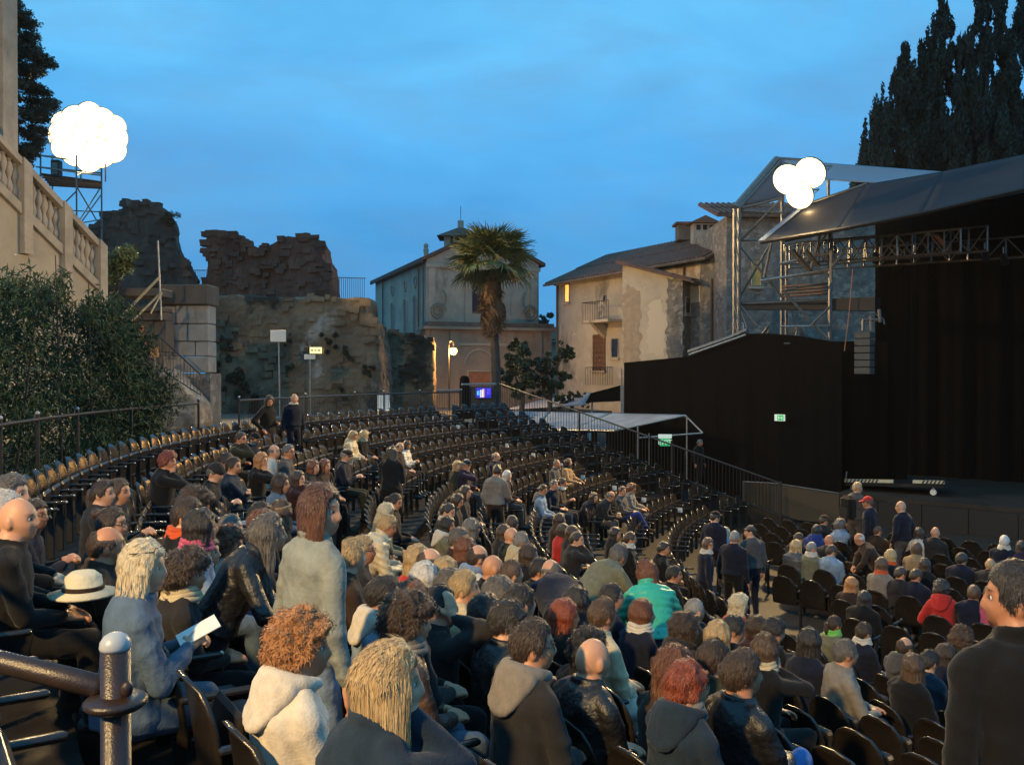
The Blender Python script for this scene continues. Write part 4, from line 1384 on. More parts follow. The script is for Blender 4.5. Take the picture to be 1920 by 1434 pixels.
bar_fence(617, 686, 520, 561, 39.0, 'thin barred fence on top of the old wall, right of the ruins', 2)

# ---- sign boards
s1 = empty('notice_board', PX(524, 33, 0), 0, 'blank pale notice board on a tall pole in front of the old wall', 'sign')
a = P(522, 630, 33)
m = MB(); m.bbox((a.x, 33, a.z), (.56, .03, .42), .01); m.build('board', M_WHITEP, s1)
MB().tube((a.x + .05, 33.04, 0), (a.x, 33.04, a.z + .1), .028, n=8).build('pole', M_STEEL, s1)
s2 = empty('lit_sign', PX(581, 33, 0), 0, 'lit yellowish sign box above a small pale plate on a pole', 'sign')
a = P(593, 657, 33)
m = MB(); m.bbox((a.x, 33, a.z), (.48, .14, .27), .02); bx = m.build('light_box', M_DARKPAINT, s2)
m = MB(); m.bbox((a.x, 32.925, a.z), (.43, .012, .22), .005); m.build('lit_face', mat('lit_sign_face', (.9, .85, .4), .5, emit=(1.0, .88, .36), estr=1.3), bx)
for i, (dx, w) in enumerate([(-.13, .10), (-.01, .08), (.12, .11)]):
    m = MB(); m.box((a.x + dx, 32.914, a.z), (w, .006, .055)); m.build('lettering', mat('sign_lettering', (.25, .26, .08), .6), bx)
b = P(581, 669, 33)
m = MB(); m.bbox((b.x, 32.99, b.z), (.40, .025, .18), .008); m.build('plate', M_WHITEP, s2)
m = MB(); m.bbox((P(575, 655, 33).x, 33.02, P(575, 655, 33).z), (.18, .12, .20), .02); m.build('bracket_box', M_DARKPAINT, s2)
MB().tube((b.x, 33.05, 0), (b.x, 33.05, a.z + .2), .026, n=8).build('pole', M_STEEL, s2)
ub = empty('utility_box', PX(400, 30, 0), 0, 'small white box on a post at the foot of the old wall', 'box')
a = P(399, 762, 30)
m = MB(); m.bbox((a.x, 30, a.z), (.15, .1, .2), .01); m.build('cabinet', M_WHITEP, ub)
MB().tube((a.x, 30.06, 0), (a.x, 30.06, a.z), .02, n=6).build('post', M_IRON, ub)
wc = empty('plastic_chair', rim(722, 26.0), R(200), 'white plastic chair standing behind the top railing', 'chair')
m = MB(); m.bbox((0, 0, .44), (.44, .42, .04), .015); m.build('seat', M_WHITEP, wc, world=False)
m = MB(); m.prism([(-.21, -.2, .45), (.21, -.2, .45), (.19, -.30, .98), (-.19, -.30, .98)], (0, .03, 0)); m.build('backrest', M_WHITEP, wc, world=False)
for sx in (-1, 1):
    for sy in (-1, 1):
        MB().tube((sx * .2, sy * .19, 0), (sx * .18, sy * .17, .43), .02, .022, 6).build('leg', M_WHITEP, wc, world=False)

# ---- street lamp
lp = empty('street_lamp', PX(842, 46, 0), 0, 'lit orange street lamp on a slim pole before the church', 'lamp')
a = P(850, 658, 46); b = PX(842, 46, 0)
MB().path([(b.x, 46, -.2), (b.x, 46, a.z + .3), (b.x + .05, 46, a.z + .48), (b.x + .14, 46, a.z + .52), (a.x, 46, a.z + .42), (a.x, 46, a.z + .25)], .035, 8).build('pole', M_IRON, lp)
MB().lathe([(.03, .26), (.10, .22), (.19, .15), (.20, .13)], (a.x, 46, a.z), 14).build('shade', M_IRON, lp, smooth=True)
MB().ball((a.x, 46, a.z), (.19, .19, .20), 14, 10).build('globe', mat('lamp_globe', (1, .8, .4), .4, emit=(1.0, .56, .12), estr=14.0), lp, smooth=True)
def lamp(kind, name, loc, energy, color, size=.5, target=None, spot=1.6, parent=None):
    d = bpy.data.lights.new(name, kind)
    d.energy, d.color = energy, color
    if kind == 'SPOT': d.spot_size, d.spot_blend, d.shadow_soft_size = spot, .6, size
    elif kind == 'POINT': d.shadow_soft_size = size
    o = bpy.data.objects.new(name, d)
    COL.objects.link(o)
    o.location = loc
    if target is not None: o.rotation_euler = (Vector(target) - Vector(loc)).to_track_quat('-Z', 'Y').to_euler()
    if parent is not None:
        o.parent = parent; o.matrix_parent_inverse = wmat(parent).inverted()
    return o
lamp('POINT', 'bulb', Vector((a.x, 45.6, a.z - .05)), POWER_STREET, (1, .50, .14), .2, parent=lp)

# ---- floodlights: fitting with housing, glass and yoke; the lamp sits in the fitting
FLOODS = []
def floodlight(loc, target, size, power, label, group=None, estr=40.0, light=True, spot=140, shine=None):
    loc, target = Vector(loc), Vector(target)
    q = (target - loc).to_track_quat('-Z', 'Y').to_matrix().to_4x4()
    M4 = Matrix.Translation(loc) @ q
    e = empty('floodlight', loc, 0, label, 'floodlight', group)
    s = size
    m = MB(); m.lathe([(s * .52, 0), (s * .50, .10), (s * .36, s * .30), (s * .16, s * .42), (.02, s * .44)], (0, 0, 0), 20, M4); m.build('housing', M_DARKPAINT, e)
    m = MB(); m.lathe([(.01, -.030), (s * .30, -.026), (s * .40, -.018)], (0, 0, 0), 20, M4); gl_ = m.build('lit_glass', mat('flood_glass_%d' % estr, (1, .9, .7), .3, emit=(1.0, .86, .55), estr=estr), e)
    for r0, r1, nm, c_, st_ in ((.40, .46, 'halo_ring', (1.0, .84, .50), 8.0), (.46, .50, 'outer_halo_ring', (1.0, .78, .40), 3.0)):  # glowing rings that imitate the warm halo at the lamp's edge
        m = MB(); m.lathe([(s * r0, -.018), (s * r1, -.006), (s * r1, .004), (s * r0, -.008)], (0, 0, 0), 20, M4); m.build(nm, mat(nm + '_glow', c_, .3, emit=c_, estr=st_), gl_)
    m = MB(); m.path([M4 @ Vector((-s * .54, 0, .1)), M4 @ Vector((-s * .54, 0, s * .5)), M4 @ Vector((s * .54, 0, s * .5)), M4 @ Vector((s * .54, 0, .1))], .02, 6); m.build('yoke', M_TUBE, e)
    if light:
        lamp('SPOT', 'bulb', M4 @ Vector((0, 0, -.06)), power, WARM, s * .5, shine or target, math.radians(spot), e)
    return e
AIM = Vector((3, 14, -1.5))
# left tower
tl = empty('lighting_scaffold', (FLOOD_LEFT.x, 33, 0), 0, 'scaffold tower with a timber platform under the big left floodlights', 'scaffold')
def tb(px0, y0, Y0, px1, y1, Y1, r=.03, par=tl, name='tube', m=M_TUBE): MB().tube(P(px0, y0, Y0), P(px1, y1, Y1), r, n=6).build(name, m, par)
for (px, Y) in [(78, 33.0), (100, 35.0), (145, 32.0), (192, 34.0)]:
    MB().tube(PX(px, Y, 0), P(px, 292 if px != 192 else 305, Y), .032, n=6).build('standard', M_TUBE, tl)
for y in (300, 322):
    tb(70, y - 8, 33, 145, y + 2, 32); tb(145, y + 2, 32, 192, y + 8, 34); tb(72, y - 8, 33, 192, y + 4, 34)
for (a_, b_) in [((146, 352), (192, 430)), ((192, 350), (146, 420)), ((102, 402), (146, 358)), ((146, 420), (192, 412)), ((120, 395), (190, 398)), ((148, 425), (192, 365)), ((146, 330), (192, 305))]:
    tb(a_[0], a_[1], 32 if a_[0] < 160 else 34, b_[0], b_[1], 34 if b_[0] > 160 else 32, .024, name='brace')
for i in range(5):
    a, b = P(78 + i * 4, 333 + i * 3.4, 33.0 - .28 * i), P(190 + i * .5, 338 + i * 4, 34.4 - .5 * i)
    m = MB(); d = (b - a); m.box((a + b) / 2, (d.length, .26, .05), rz=math.atan2(d.y, d.x)); m.build('platform_board', M_WOOD, tl)
wh = ['in the middle of the bank', 'at the right of the bank', 'at the upper right of the bank', 'at the upper left of the bank', 'at the left of the bank', 'at the lower left of the bank', 'at the lower right of the bank']
for k in range(7):
    an = (k - 1) * PI / 3
    dx, dz = (0, 0) if k == 0 else (.76 * math.cos(an), .62 * math.sin(an))
    i = {0: 0, 1: 1, 2: 2, 3: 3}.get(k)
    floodlight(FLOOD_LEFT + Vector((dx, dx * .3, dz)), AIM, 1.12, POWER_LEFT * (.30, .30, .70, .065)[i or 0], 'glaring round lamp on the left scaffold tower, %s' % wh[k], 'floodlights on the left tower', 22.0, light=i is not None, shine=(Vector((0, 12, -1)), Vector((2, 22, -1.5)), Vector((5.5, 43.5, 4.6)), Vector((-8, 40, 3)))[i or 0], spot=(125, 95, 42, 100)[i or 0])
for k in range(6):  # smaller lamps added so the bank's glare fills an even shape
    an = k * PI / 3 + PI / 6
    dx, dz = .90 * math.cos(an), .82 * math.sin(an)
    floodlight(FLOOD_LEFT + Vector((dx, dx * .3 + .05, dz)), AIM, .92, 0, 'glaring smaller lamp in a gap of the left bank, %s' % ['upper right', 'top', 'upper left', 'lower left', 'bottom', 'lower right'][k], 'floodlights on the left tower', 22.0, light=False)
for i in (-1, 1):
    MB().tube(FLOOD_LEFT + Vector((i * .45, .35, -1.55)), FLOOD_LEFT + Vector((i * .45, .35, 1.1)), .03, n=6).build('lamp_mast', M_TUBE, tl)
cab = empty('lamp_ballast', P(108, 318, 33), 0, 'dark upright ballast box on the left scaffold platform', 'box')
a = P(108, 318, 33); m = MB(); m.bbox(a, (.3, .3, .62), .02); m.build('cabinet', M_DARKPAINT, cab)
m = MB(); m.box(a + Vector((0, -.155, 0)), (.2, .012, .4)); m.build('cover', M_TUBE, cab)
# a floodlight on the terrace left of the camera, outside the picture
sf = floodlight(FLOOD_SIDE, Vector((2.0, 9, -1.0)), .6, POWER_SIDE, 'floodlight on a mast left of the audience, outside the picture', None, 40.0)
MB().tube((FLOOD_SIDE.x - .2, FLOOD_SIDE.y - .2, 0), FLOOD_SIDE + Vector((-.2, -.2, .4)), .06, n=8).build('mast', M_TUBE, sf)
# ------------------------------------------------------------------ church behind the palm
ch = empty('church', (-2, 54, 0), 0, 'old stone church with arched side windows and a scrolled gable front', 'church')
cN, cF = Vector((-4.9, 52, 0)), Vector((-9.75, 64.8, 0))
cfd = Vector((.93, .35, 0)).normalized(); csd = (cF - cN).normalized()
CWID, EAVE, APEX = 6.95, 8.2, 9.95
def cf(t, z, o=0.0): return cN + cfd * t + Vector((cfd.y, -cfd.x, 0)) * o + Vector((0, 0, z))      # on the front
def cs_(u, z, o=0.0): return cN + csd * u + Vector((csd.y, -csd.x, 0)) * -o + Vector((0, 0, z))    # on the left side
_so = Vector((csd.y, -csd.x, 0))
if _so.x > 0: _so = -_so
def cs_(u, z, o=0.0): return cN + csd * u + _so * o + Vector((0, 0, z))
SL = (cF - cN).length
m = MB()
m.prism([cf(0, -.5), cf(CWID, -.5), cf(CWID, EAVE), cf(CWID / 2, APEX), cf(0, EAVE)], csd * SL)
m.build('wall', M_CHURCH, ch)
for s0, s1 in ((-.35, CWID / 2), (CWID / 2, CWID + .35)):
    z0 = EAVE - .13 if s0 < 0 else APEX + .03; z1 = APEX + .03 if s0 < 0 else EAVE - .13
    m = MB(); m.prism([cf(s0, z0, .22), cf(s1, z1, .22), cf(s1, z1 + .20, .22), cf(s0, z0 + .20, .22)], csd * (SL + .4)); m.build('roof', M_CLAY, ch)
m = MB(); m.prism([cf(-.16, 4.35, .9), cf(CWID + .6, 4.35, .9), cf(CWID + .6, 4.62, .9), cf(-.16, 4.62, .9)], Vector((-cfd.y, cfd.x, 0)) * 1.3); m.build('cornice', M_CORNICE, ch)
m = MB(); m.prism([cf(-.45, 4.18, 1.1), cf(CWID + .8, 4.18, 1.1), cf(CWID + .8, 4.345, 1.1), cf(-.45, 4.345, 1.1)], Vector((-cfd.y, cfd.x, 0)) * 1.3); m.build('cornice', M_CHURCHLOW, ch)
m = MB(); m.prism([cf(-.25, -.5, .8), cf(CWID + .5, -.5, .8), cf(CWID + .5, 4.175, .8), cf(-.25, 4.175, .8)], Vector((-cfd.y, cfd.x, 0)) * 1.0); m.build('front_wall', M_CHURCHLOW, ch)
m = MB(); m.prism([cs_(-.3, -.5, .55), cs_(SL + .4, -.5, .55), cs_(SL + .4, 3.55, .55), cs_(-.3, 3.75, .55)], -_so * .8); m.build('side_base', M_CHURCHLOW, ch)
m = MB(); m.prism([cs_(-.2, 3.78, .62), cs_(SL + .4, 3.58, .62), cs_(SL + .4, 3.75, .3), cs_(-.2, 4.15, .3)], -_so * .3); m.build('side_ledge', M_CORNICE, ch)
for t in (.10, CWID * .33, CWID * .67, CWID - .55):                   # flat pilasters on the upper front
    m = MB(); m.prism([cf(t, 4.63, .10), cf(t + .42, 4.63, .10), cf(t + .42, 7.75, .10), cf(t, 7.75, .10)], Vector((-cfd.y, cfd.x, 0)) * .12); m.build('pilaster', M_CHURCH, ch)
m = MB(); m.prism([cf(-.06, 7.76, .14), cf(CWID + .06, 7.76, .14), cf(CWID + .06, 7.98, .14), cf(-.06, 7.98, .14)], Vector((-cfd.y, cfd.x, 0)) * .16); m.build('string_course', M_CHURCH, ch)
M_SCROLL = mat('weathered_scroll', (.21, .18, .14), .9)
for sx in (0, 1):                                                     # scrolls beside the upper front
    pts = []
    for i in range(30):
        a = i / 29 * 4.2 * PI; r = .50 * (1 - i / 40.0)
        x = r * math.cos(a); z = r * math.sin(a)
        pts.append(cf((.62 if sx == 0 else CWID - .62) + (x if sx == 0 else -x), 5.25 + z, .17))
    MB().path(pts, .05, 6).build('scroll', M_SCROLL, ch)
    tpts = [cf((.95 if sx == 0 else CWID - .95) + (1 if sx == 0 else -1) * .28 * math.sin(i / 9 * PI) * .6, 5.5 + i * .11, .16) for i in range(10)]
    MB().path(tpts, .05, 6).build('scroll', M_SCROLL, ch)
def arch_pts(f, c, w, z0, z1, o, n=8):
    pts = [f(c - w / 2, z0, o), f(c + w / 2, z0, o)]
    for i in range(n + 1):
        a = PI * i / n
        pts.append(f(c + w / 2 * math.cos(a), z1 - w / 2 + w / 2 * math.sin(a), o))
    return pts
def arched_window(f, c, w, z0, z1, par, frame=M_CHURCH, pane=M_GLASS, inward=None, o=.02):
    m = MB(); m.path(arch_pts(f, c, w, z0, z1, o), .06, 6, closed=True); fr_ = m.build('window', frame, par)
    m = MB(); m.prism(arch_pts(f, c, w - .04, z0, z1, o), inward * .03); m.build('pane', pane, fr_)
for u in (2.5, 4.9, 8.4):
    arched_window(cs_, u, .85, 4.25, 6.35, ch, M_CHURCH, mat('blocked_window', (.16, .15, .135), .9), -_so)
    pts = [cs_(u + .26 * math.cos(a), 7.15 + .33 * math.sin(a), .03) for a in np.linspace(0, 2 * PI, 15)[:-1]]
    m = MB(); m.path(pts, .05, 6, closed=True); fr_ = m.build('round_window', M_CHURCH, ch)
    m = MB(); m.prism(pts, -_so * .03); m.build('pane', M_GLASS, fr_)
for u in (.35, 1.4, 10.9):
    MB().tube(cs_(u, 3.9, .1), cs_(u, EAVE - .1, .1), .045, n=6).build('downpipe', M_CORNICE, ch)
MB().path([cs_(-.1, EAVE - .12, .28), cs_(SL + .3, EAVE - .12, .28)], .07, 6).build('gutter', M_CORNICE, ch)
m = MB(); m.prism([cf(2.65, 5.2, .04), cf(3.6, 5.2, .04), cf(3.6, 6.9, .04), cf(2.65, 6.9, .04)], Vector((-cfd.y, cfd.x, 0)) * .03); fr_ = m.build('window', M_CORNICE, ch)
m = MB(); m.prism([cf(2.75, 5.3, .06), cf(3.5, 5.3, .06), cf(3.5, 6.8, .06), cf(2.75, 6.8, .06)], Vector((-cfd.y, cfd.x, 0)) * .015); m.build('pane', M_GLASS, fr_)
# lower front: blind arch, panel mouldings and timber door
MB().path(arch_pts(lambda t, z, o: cf(t, z, o), 2.9, 1.75, .2, 3.05, .82)[1:], .06, 6).build('blind_arch', M_CHURCH, ch)
for t in (.02, 1.15, 4.6, 6.3):
    m = MB(); m.prism([cf(t, -.4, .90), cf(t + .5, -.4, .90), cf(t + .5, 4.17, .90), cf(t, 4.17, .90)], Vector((-cfd.y, cfd.x, 0)) * .098); m.build('pilaster', M_CHURCHLOW, ch)
m = MB(); m.prism([cf(1.66, 3.28, .87), cf(4.58, 3.28, .87), cf(4.58, 3.42, .87), cf(1.66, 3.42, .87)], Vector((-cfd.y, cfd.x, 0)) * .068); m.build('moulding', M_CHURCH, ch)
m = MB(); m.prism([cf(2.25, -.3, .86), cf(3.6, -.3, .86), cf(3.6, 1.75, .86), cf(2.25, 1.75, .86)], Vector((-cfd.y, cfd.x, 0)) * .058); dr = m.build('door', mat('church_door', (.34, .13, .06), .6, c2=(.22, .085, .04), scale=4), ch)
m = MB(); m.path([cf(2.2, -.3, .84), cf(2.2, 1.8, .84), cf(3.65, 1.8, .84), cf(3.65, -.3, .84)], .08, 6); m.build('door_frame', M_CHURCH, dr)
# bell cote on the ridge
bc = Vector(P(864, 470, 56.5)); bz = bc.z - .35
for sx in (-1, 1):
    for sy in (-1, 1):
        m = MB(); m.box((bc.x + sx * .78, bc.y + sy * .6, bz + .55), (.42, .36, 1.1)); m.build('bell_cote_pier', M_CHURCH, ch)
m = MB(); m.box((bc.x, bc.y, bz - .3), (2.1, 1.7, .6)); m.build('bell_cote_base', M_CHURCH, ch)
m = MB(); m.add([(bc.x - 1.4, bc.y - 1.2, bz + 1.1), (bc.x + 1.4, bc.y - 1.2, bz + 1.1), (bc.x + 1.4, bc.y + 1.2, bz + 1.1), (bc.x - 1.4, bc.y + 1.2, bz + 1.1), (bc.x - .22, bc.y - .2, bz + 1.72), (bc.x + .22, bc.y - .2, bz + 1.72), (bc.x + .22, bc.y + .2, bz + 1.72), (bc.x - .22, bc.y + .2, bz + 1.72)],
    [(3, 2, 1, 0), (0, 1, 5, 4), (1, 2, 6, 5), (2, 3, 7, 6), (3, 0, 4, 7), (4, 5, 6, 7)]); m.build('bell_cote_roof', M_CLAY, ch)
m = MB(); m.box((bc.x, bc.y, bz + 1.95), (.36, .36, .46)); m.build('finial_block', M_CHURCH, ch)
MB().tube((bc.x, bc.y, bz + 2.1), (bc.x, bc.y, bz + 3.1), .018, n=5).build('lightning_rod', M_IRON, ch)
for (px, py, h) in [(799, 487, .95), (815, 486, .45)]:
    a = P(px, py, 52.6)
    MB().lathe([(.20, 0), (.20, h * .16), (.12, h * .2), (.16, h * .6), (.10, h * .72), (.14, h * .78), (.13, h * .92), (.02, h)], a, 10).build('finial', M_CHURCH, ch, smooth=False)
oh = empty('distant_house', PX(1055, 70, 0), 0, 'low tiled house roof seen between the church and the cream house', 'house')
a, b = P(1012, 640, 66), P(1048, 720, 66)
m = MB(); m.box(((a.x + b.x) / 2, 68, (a.z + b.z) / 2 - 1), (b.x - a.x + .6, 4, a.z - b.z + 2)); m.build('wall', M_PLASTER2, oh)
m = MB(); m.prism([(a.x - .3, 65.6, a.z), (b.x + .3, 65.6, a.z), (b.x + .3, 68, a.z + 1.0), (a.x - .3, 68, a.z + 1.0)], (0, 0, .16)); m.build('roof', M_CLAY, oh)

# ------------------------------------------------------------------ trees round the palm
def broad_tree(name, label, spots, Y, n, leaf, ln, wd, trunk_px, seed, cat='tree'):
    g = np.random.default_rng(seed)
    t = empty(name, PX(trunk_px, Y, 0), 0, label, cat)
    cs = []
    for px, py, r in spots:
        for q in range(11):
            c = P(px + g.normal() * r * .62, py + g.normal() * r * .62, Y + g.normal() * r / F * Y * .7)
            s = r / F * Y * g.uniform(.16, .48)
            cs.append((np.array(c), (s, s, s * .75)))
    C, D = clumps(cs, n, g)
    leaves('crown', C, ln, wd, leaf, t, up=-.1, seed=seed, out=D * .4)
    b = t.location
    mb = MB(); mb.tube((b.x, b.y, -.3), P(spots[0][0], spots[0][1], Y), .13, .05, 7)
    for px, py, r in spots[1:]:
        mb.tube(Vector((b.x, b.y, P(px, py, Y).z * .45)), P(px, py, Y), .06, .015, 5)
    mb.build('trunk', M_BARK, t)
broad_tree('oleander_tree', 'dark leafy tree just right of the palm trunk', [(985, 672, 26), (960, 690, 22), (975, 650, 18), (1000, 700, 24), (972, 725, 22), (950, 716, 14), (1012, 680, 18)], 40, 13000, M_DARKLEAF, .24, .075, 978, 51)
broad_tree('bay_tree', 'greyer leafy tree leaning towards the cream house', [(1035, 685, 20), (1052, 662, 14), (1025, 712, 22), (1045, 715, 18), (1062, 655, 9), (1010, 730, 14)], 41.5, 9000, M_DARKLEAF, .22, .07, 1030, 52)
broad_tree('distant_tree', 'distant tree showing over the church shoulder', [(1000, 600, 14), (1018, 612, 12), (990, 588, 9), (1030, 622, 9), (1002, 622, 12)], 72, 3000, M_DARKLEAF, .34, .12, 1005, 53)
broad_tree('shrub', 'low shrub in shade behind the railing under the house', [(1075, 745, 14), (1050, 752, 12), (1095, 750, 10)], 43, 1600, M_DARKLEAF, .2, .06, 1070, 54, 'shrub')

# ------------------------------------------------------------------ palm
pm = empty('palm_tree', PX(929, 37, 0), 0, 'windmill palm with a skirt of dead brown fronds beside the railing', 'palm')
g = np.random.default_rng(77)
ptop = P(924, 520, 37); pbase = PX(929, 37, -.4)
tr = []
rs = []
for i in range(26):
    u = i / 25
    tr.append(pbase.lerp(ptop, u) + Vector((.06 * math.sin(u * 5), 0, 0)))
    rs.append(.20 - .05 * u + (.02 if i % 2 else 0) + .06 * smooth01(np.array((u - .7) / .3)))
MB().path(tr, [float(r) for r in rs], 12).build('trunk', M_BARK, pm)
def frond_mesh(dead, seed):
    """a fan leaf along +X, drooping"""
    g = np.random.default_rng(seed)
    V, Fc = [], []
    L = .62 if not dead else .55
    nb_ = 26
    for i in range(nb_):
        a = (i / (nb_ - 1) - .5) * 2 * (1.95 if not dead else 1.0)
        ln = L * (.80 + .2 * math.cos(a * .8)) * g.uniform(.92, 1.05)
        pts = []
        for k in range(5):
            u = k / 4
            r = .06 + ln * u
            droop = -(.10 + .14 * g.random()) * u ** 2.4 * (2.2 if dead else 1.0)
            pts.append(Vector((r * math.cos(a), r * math.sin(a) * (1 if not dead else .6), droop - .05 * abs(math.sin(a)))))
        w = .030
        b = len(V)
        for k, p in enumerate(pts):
            ww = w * (.35, 1, .9, .55, .06)[k]
            s = Vector((-math.sin(a), math.cos(a), 0)) * ww
            V += [p - s + Vector((0, 0, .008)), p - Vector((0, 0, .004)), p + s + Vector((0, 0, .008))]
        for k in range(4):
            q = b + 3 * k
            Fc += [(q, q + 1, q + 4, q + 3), (q + 1, q + 2, q + 5, q + 4)]
    return mesh('frond', V, Fc)
FR = [frond_mesh(False, s) for s in (1, 2, 3)]; FD = [frond_mesh(True, s) for s in (4, 5)]
crown = ptop + Vector((0, 0, .55))
PET = MB().tube((0, 0, 0), (1, 0, 0), .014, .009, 5).mesh('petiole')
def frond(az, el, pl, me, m, s):
    d = Vector((math.cos(az) * math.cos(el), math.sin(az) * math.cos(el), math.sin(el)))
    base = crown + Vector((math.cos(az), math.sin(az), 0)) * .12
    tip = base + d * pl
    f = link('frond', me, m, pm, loc=tip, rot=Euler((g.uniform(-.4, .4), -el + g.uniform(.0, .35), az), 'XYZ'), world=True, scale=(s, s, s))
    link('petiole', PET, m, f, loc=base, rot=Euler((0, -el, az)), world=True, scale=(pl, 1, 1))
for i in range(48):
    el = R(g.uniform(-32, 82)); az = i * 2.39996
    frond(az, el, g.uniform(.60, .95), FR[i % 3], M_FROND, g.uniform(1.35, 1.7))
crown = ptop + Vector((0, 0, .15))
for i in range(44):
    crown = ptop + Vector((0, 0, g.uniform(-1.1, .35)))
    frond(i * 2.39996 + .5, R(g.uniform(-80, -58)), g.uniform(.35, .60), FD[i % 2], M_DEADFROND, g.uniform(1.3, 1.7))

# ------------------------------------------------------------------ cream house on the right
ho = empty('cream_house', (7, 46, 0), 0, 'cream plastered old house with clay tile roofs left of the stage', 'house')
H0, H1 = PX(1045, 52, 0), PX(1169, 47, 0)
hd_ = (H1 - H0).normalized(); hb = Vector((-hd_.y, hd_.x, 0))
if hb.y < 0: hb = -hb
HL = 24.0
def hf(t, z, o=0.0): return H0 + hd_ * t - hb * o + Vector((0, 0, z))
EZ, GB = 6.9, FLOOR
t1 = (H1 - H0).length
m = MB(); m.prism([hf(0, GB), hf(t1 + 1.2, GB), hf(t1 + 1.2, EZ), hf(0, EZ)], hb * 7.0); m.build('wall', M_PLASTER2, ho)
m = MB(); m.prism([hf(t1 + 1.2, GB), hf(HL * .52, GB), hf(HL * .52, EZ + .2), hf(t1 + 1.2, EZ + .2)], hb * 7.0); m.build('wall', M_RUBBLE, ho)
m = MB(); m.prism([hf(t1 + 1.2, 5.0, .03), hf(t1 + 5.6, 5.0, .03), hf(t1 + 5.6, EZ + .15, .03), hf(t1 + 1.2, EZ + .15, .03)], hb * .028); m.build('plaster_panel', M_PLASTER, ho)
# roof: two slopes of clay tiles laid in real rows
def tile_rows(name, a, b, up, par, step=.26, r=.075):
    """half-round tile rows running up the slope: a-b eave line, up = slope vector"""
    a, b, up = Vector(a), Vector(b), Vector(up)
    L = (b - a).length; n = int(L / step)
    nrm = (b - a).cross(up).normalized()
    if nrm.z < 0: nrm = -nrm
    d = (b - a).normalized()
    mb = MB()
    for i in range(n):
        base = a + d * (step * (i + .5))
        k = 4
        for s in range(k):
            p0, p1 = base + up * (s / k), base + up * ((s + 1.04) / k)
            V = []
            for p, rr_ in ((p0, r * 1.12), (p1, r * .85)):
                for q in range(5):
                    an = PI * q / 4
                    V.append(p + d * (rr_ * math.cos(an)) + nrm * (rr_ * math.sin(an) + .02 * (1 - s % 2)))
            mb.add(V, [(q, q + 1, q + 6, q + 5) for q in range(4)] + [(4, 3, 2, 1, 0)])
    o = mb.build(name, M_CLAY, par); o['kind'] = 'stuff'
    return o
OV = .55
def roof(name, a, b, up, par, th=.12):
    a, b, up = Vector(a), Vector(b), Vector(up)
    m = MB(); m.prism([a, b, b + up, a + up], (0, 0, -th)); o = m.build(name, M_CLAY, par)
    return tile_rows('roof_tiles', a, b, up, o)
e0, e1 = hf(-.5, EZ - .12, OV), hf(HL * .52, EZ + .05, OV)
up = hb * 4.4 + Vector((0, 0, 1.95))
roof('roof', e0, e1, up, ho)
roof('back_roof', e1 + up * 1.0 + Vector((0, 0, .02)) + hb * 3.4 - Vector((0, 0, 1.6)), e0 + up + Vector((0, 0, .02)) + hb * 3.4 - Vector((0, 0, 1.6)), -hb * 3.4 + Vector((0, 0, 1.6)), ho)
MB().path([e0 + Vector((0, 0, -.06)) - hb * .06, e1 + Vector((0, 0, -.06)) - hb * .06], .07, 6).build('gutter', M_CORNICE, ho)
MB().tube(hf(.12, GB, .12), hf(.12, EZ - .2, .12), .05, n=6).build('downpipe', M_CORNICE, ho)
MB().path([hf(.12, EZ - .2, .12), hf(-.1, EZ - .1, .5)], .05, 6).build('downpipe', M_CORNICE, ho)
# windows of the long front
def flat_window(f, c, w, z0, z1, par, frame, pane, o=.03, fw=.09, bars=0, sill=True):
    m = MB(); m.path([f(c - w / 2, z0, o), f(c + w / 2, z0, o), f(c + w / 2, z1, o), f(c - w / 2, z1, o)], fw / 2, 4, closed=True); fr_ = m.build('window', frame, par)
    bk = (f(c, z0, 0) - f(c, z0, 1)).normalized()
    m = MB(); m.prism([f(c - w / 2, z0, o - .01), f(c + w / 2, z0, o - .01), f(c + w / 2, z1, o - .01), f(c - w / 2, z1, o - .01)], bk * .015); m.build('pane', pane, fr_)
    for i in range(bars):
        x = c - w / 2 + w * (i + 1) / (bars + 1)
        MB().tube(f(x, z0, o + .06), f(x, z1, o + .06), .012, n=5).build('bar', M_IRON, fr_)
    if bars:
        for i in range(7):
            z = z0 + (z1 - z0) * (i + .5) / 7
            MB().tube(f(c - w / 2, z, o + .07), f(c + w / 2, z, o + .07), .010, n=5).build('bar', M_IRON, fr_)
    if sill:
        m = MB(); m.prism([f(c - w / 2 - .1, z0 - .14, o + .1), f(c + w / 2 + .1, z0 - .14, o + .1), f(c + w / 2 + .1, z0 - .03, o + .1), f(c - w / 2 - .1, z0 - .03, o + .1)], bk * .13); m.build('sill', M_CHURCH, fr_)
def t_at(px):
    """position along the long front seen at photograph column px"""
    k = (px - 960) / F
    return (k * H0.y - H0.x) / (hd_.x - k * hd_.y)
def z_at(px, py):
    p = hf(t_at(px), 0); return EYE - (py - HZ) / F * p.y
def win(px0, px1, y0, y1, **kw):
    ta, tb_ = t_at(px0), t_at(px1); pm_ = (px0 + px1) / 2
    flat_window(hf, (ta + tb_) / 2, abs(tb_ - ta), z_at(pm_, y1), z_at(pm_, y0), ho, **kw)
win(1060, 1068, 534, 566, frame=M_CHURCH, pane=M_LITWIN)
win(1131, 1137, 553, 566, frame=M_CHURCH, pane=M_GLASS, sill=False)
win(1113, 1135, 628, 694, frame=M_WOOD, pane=M_WOOD, bars=5)
win(1147, 1160, 635, 670, frame=M_CHURCH, pane=M_GLASS)
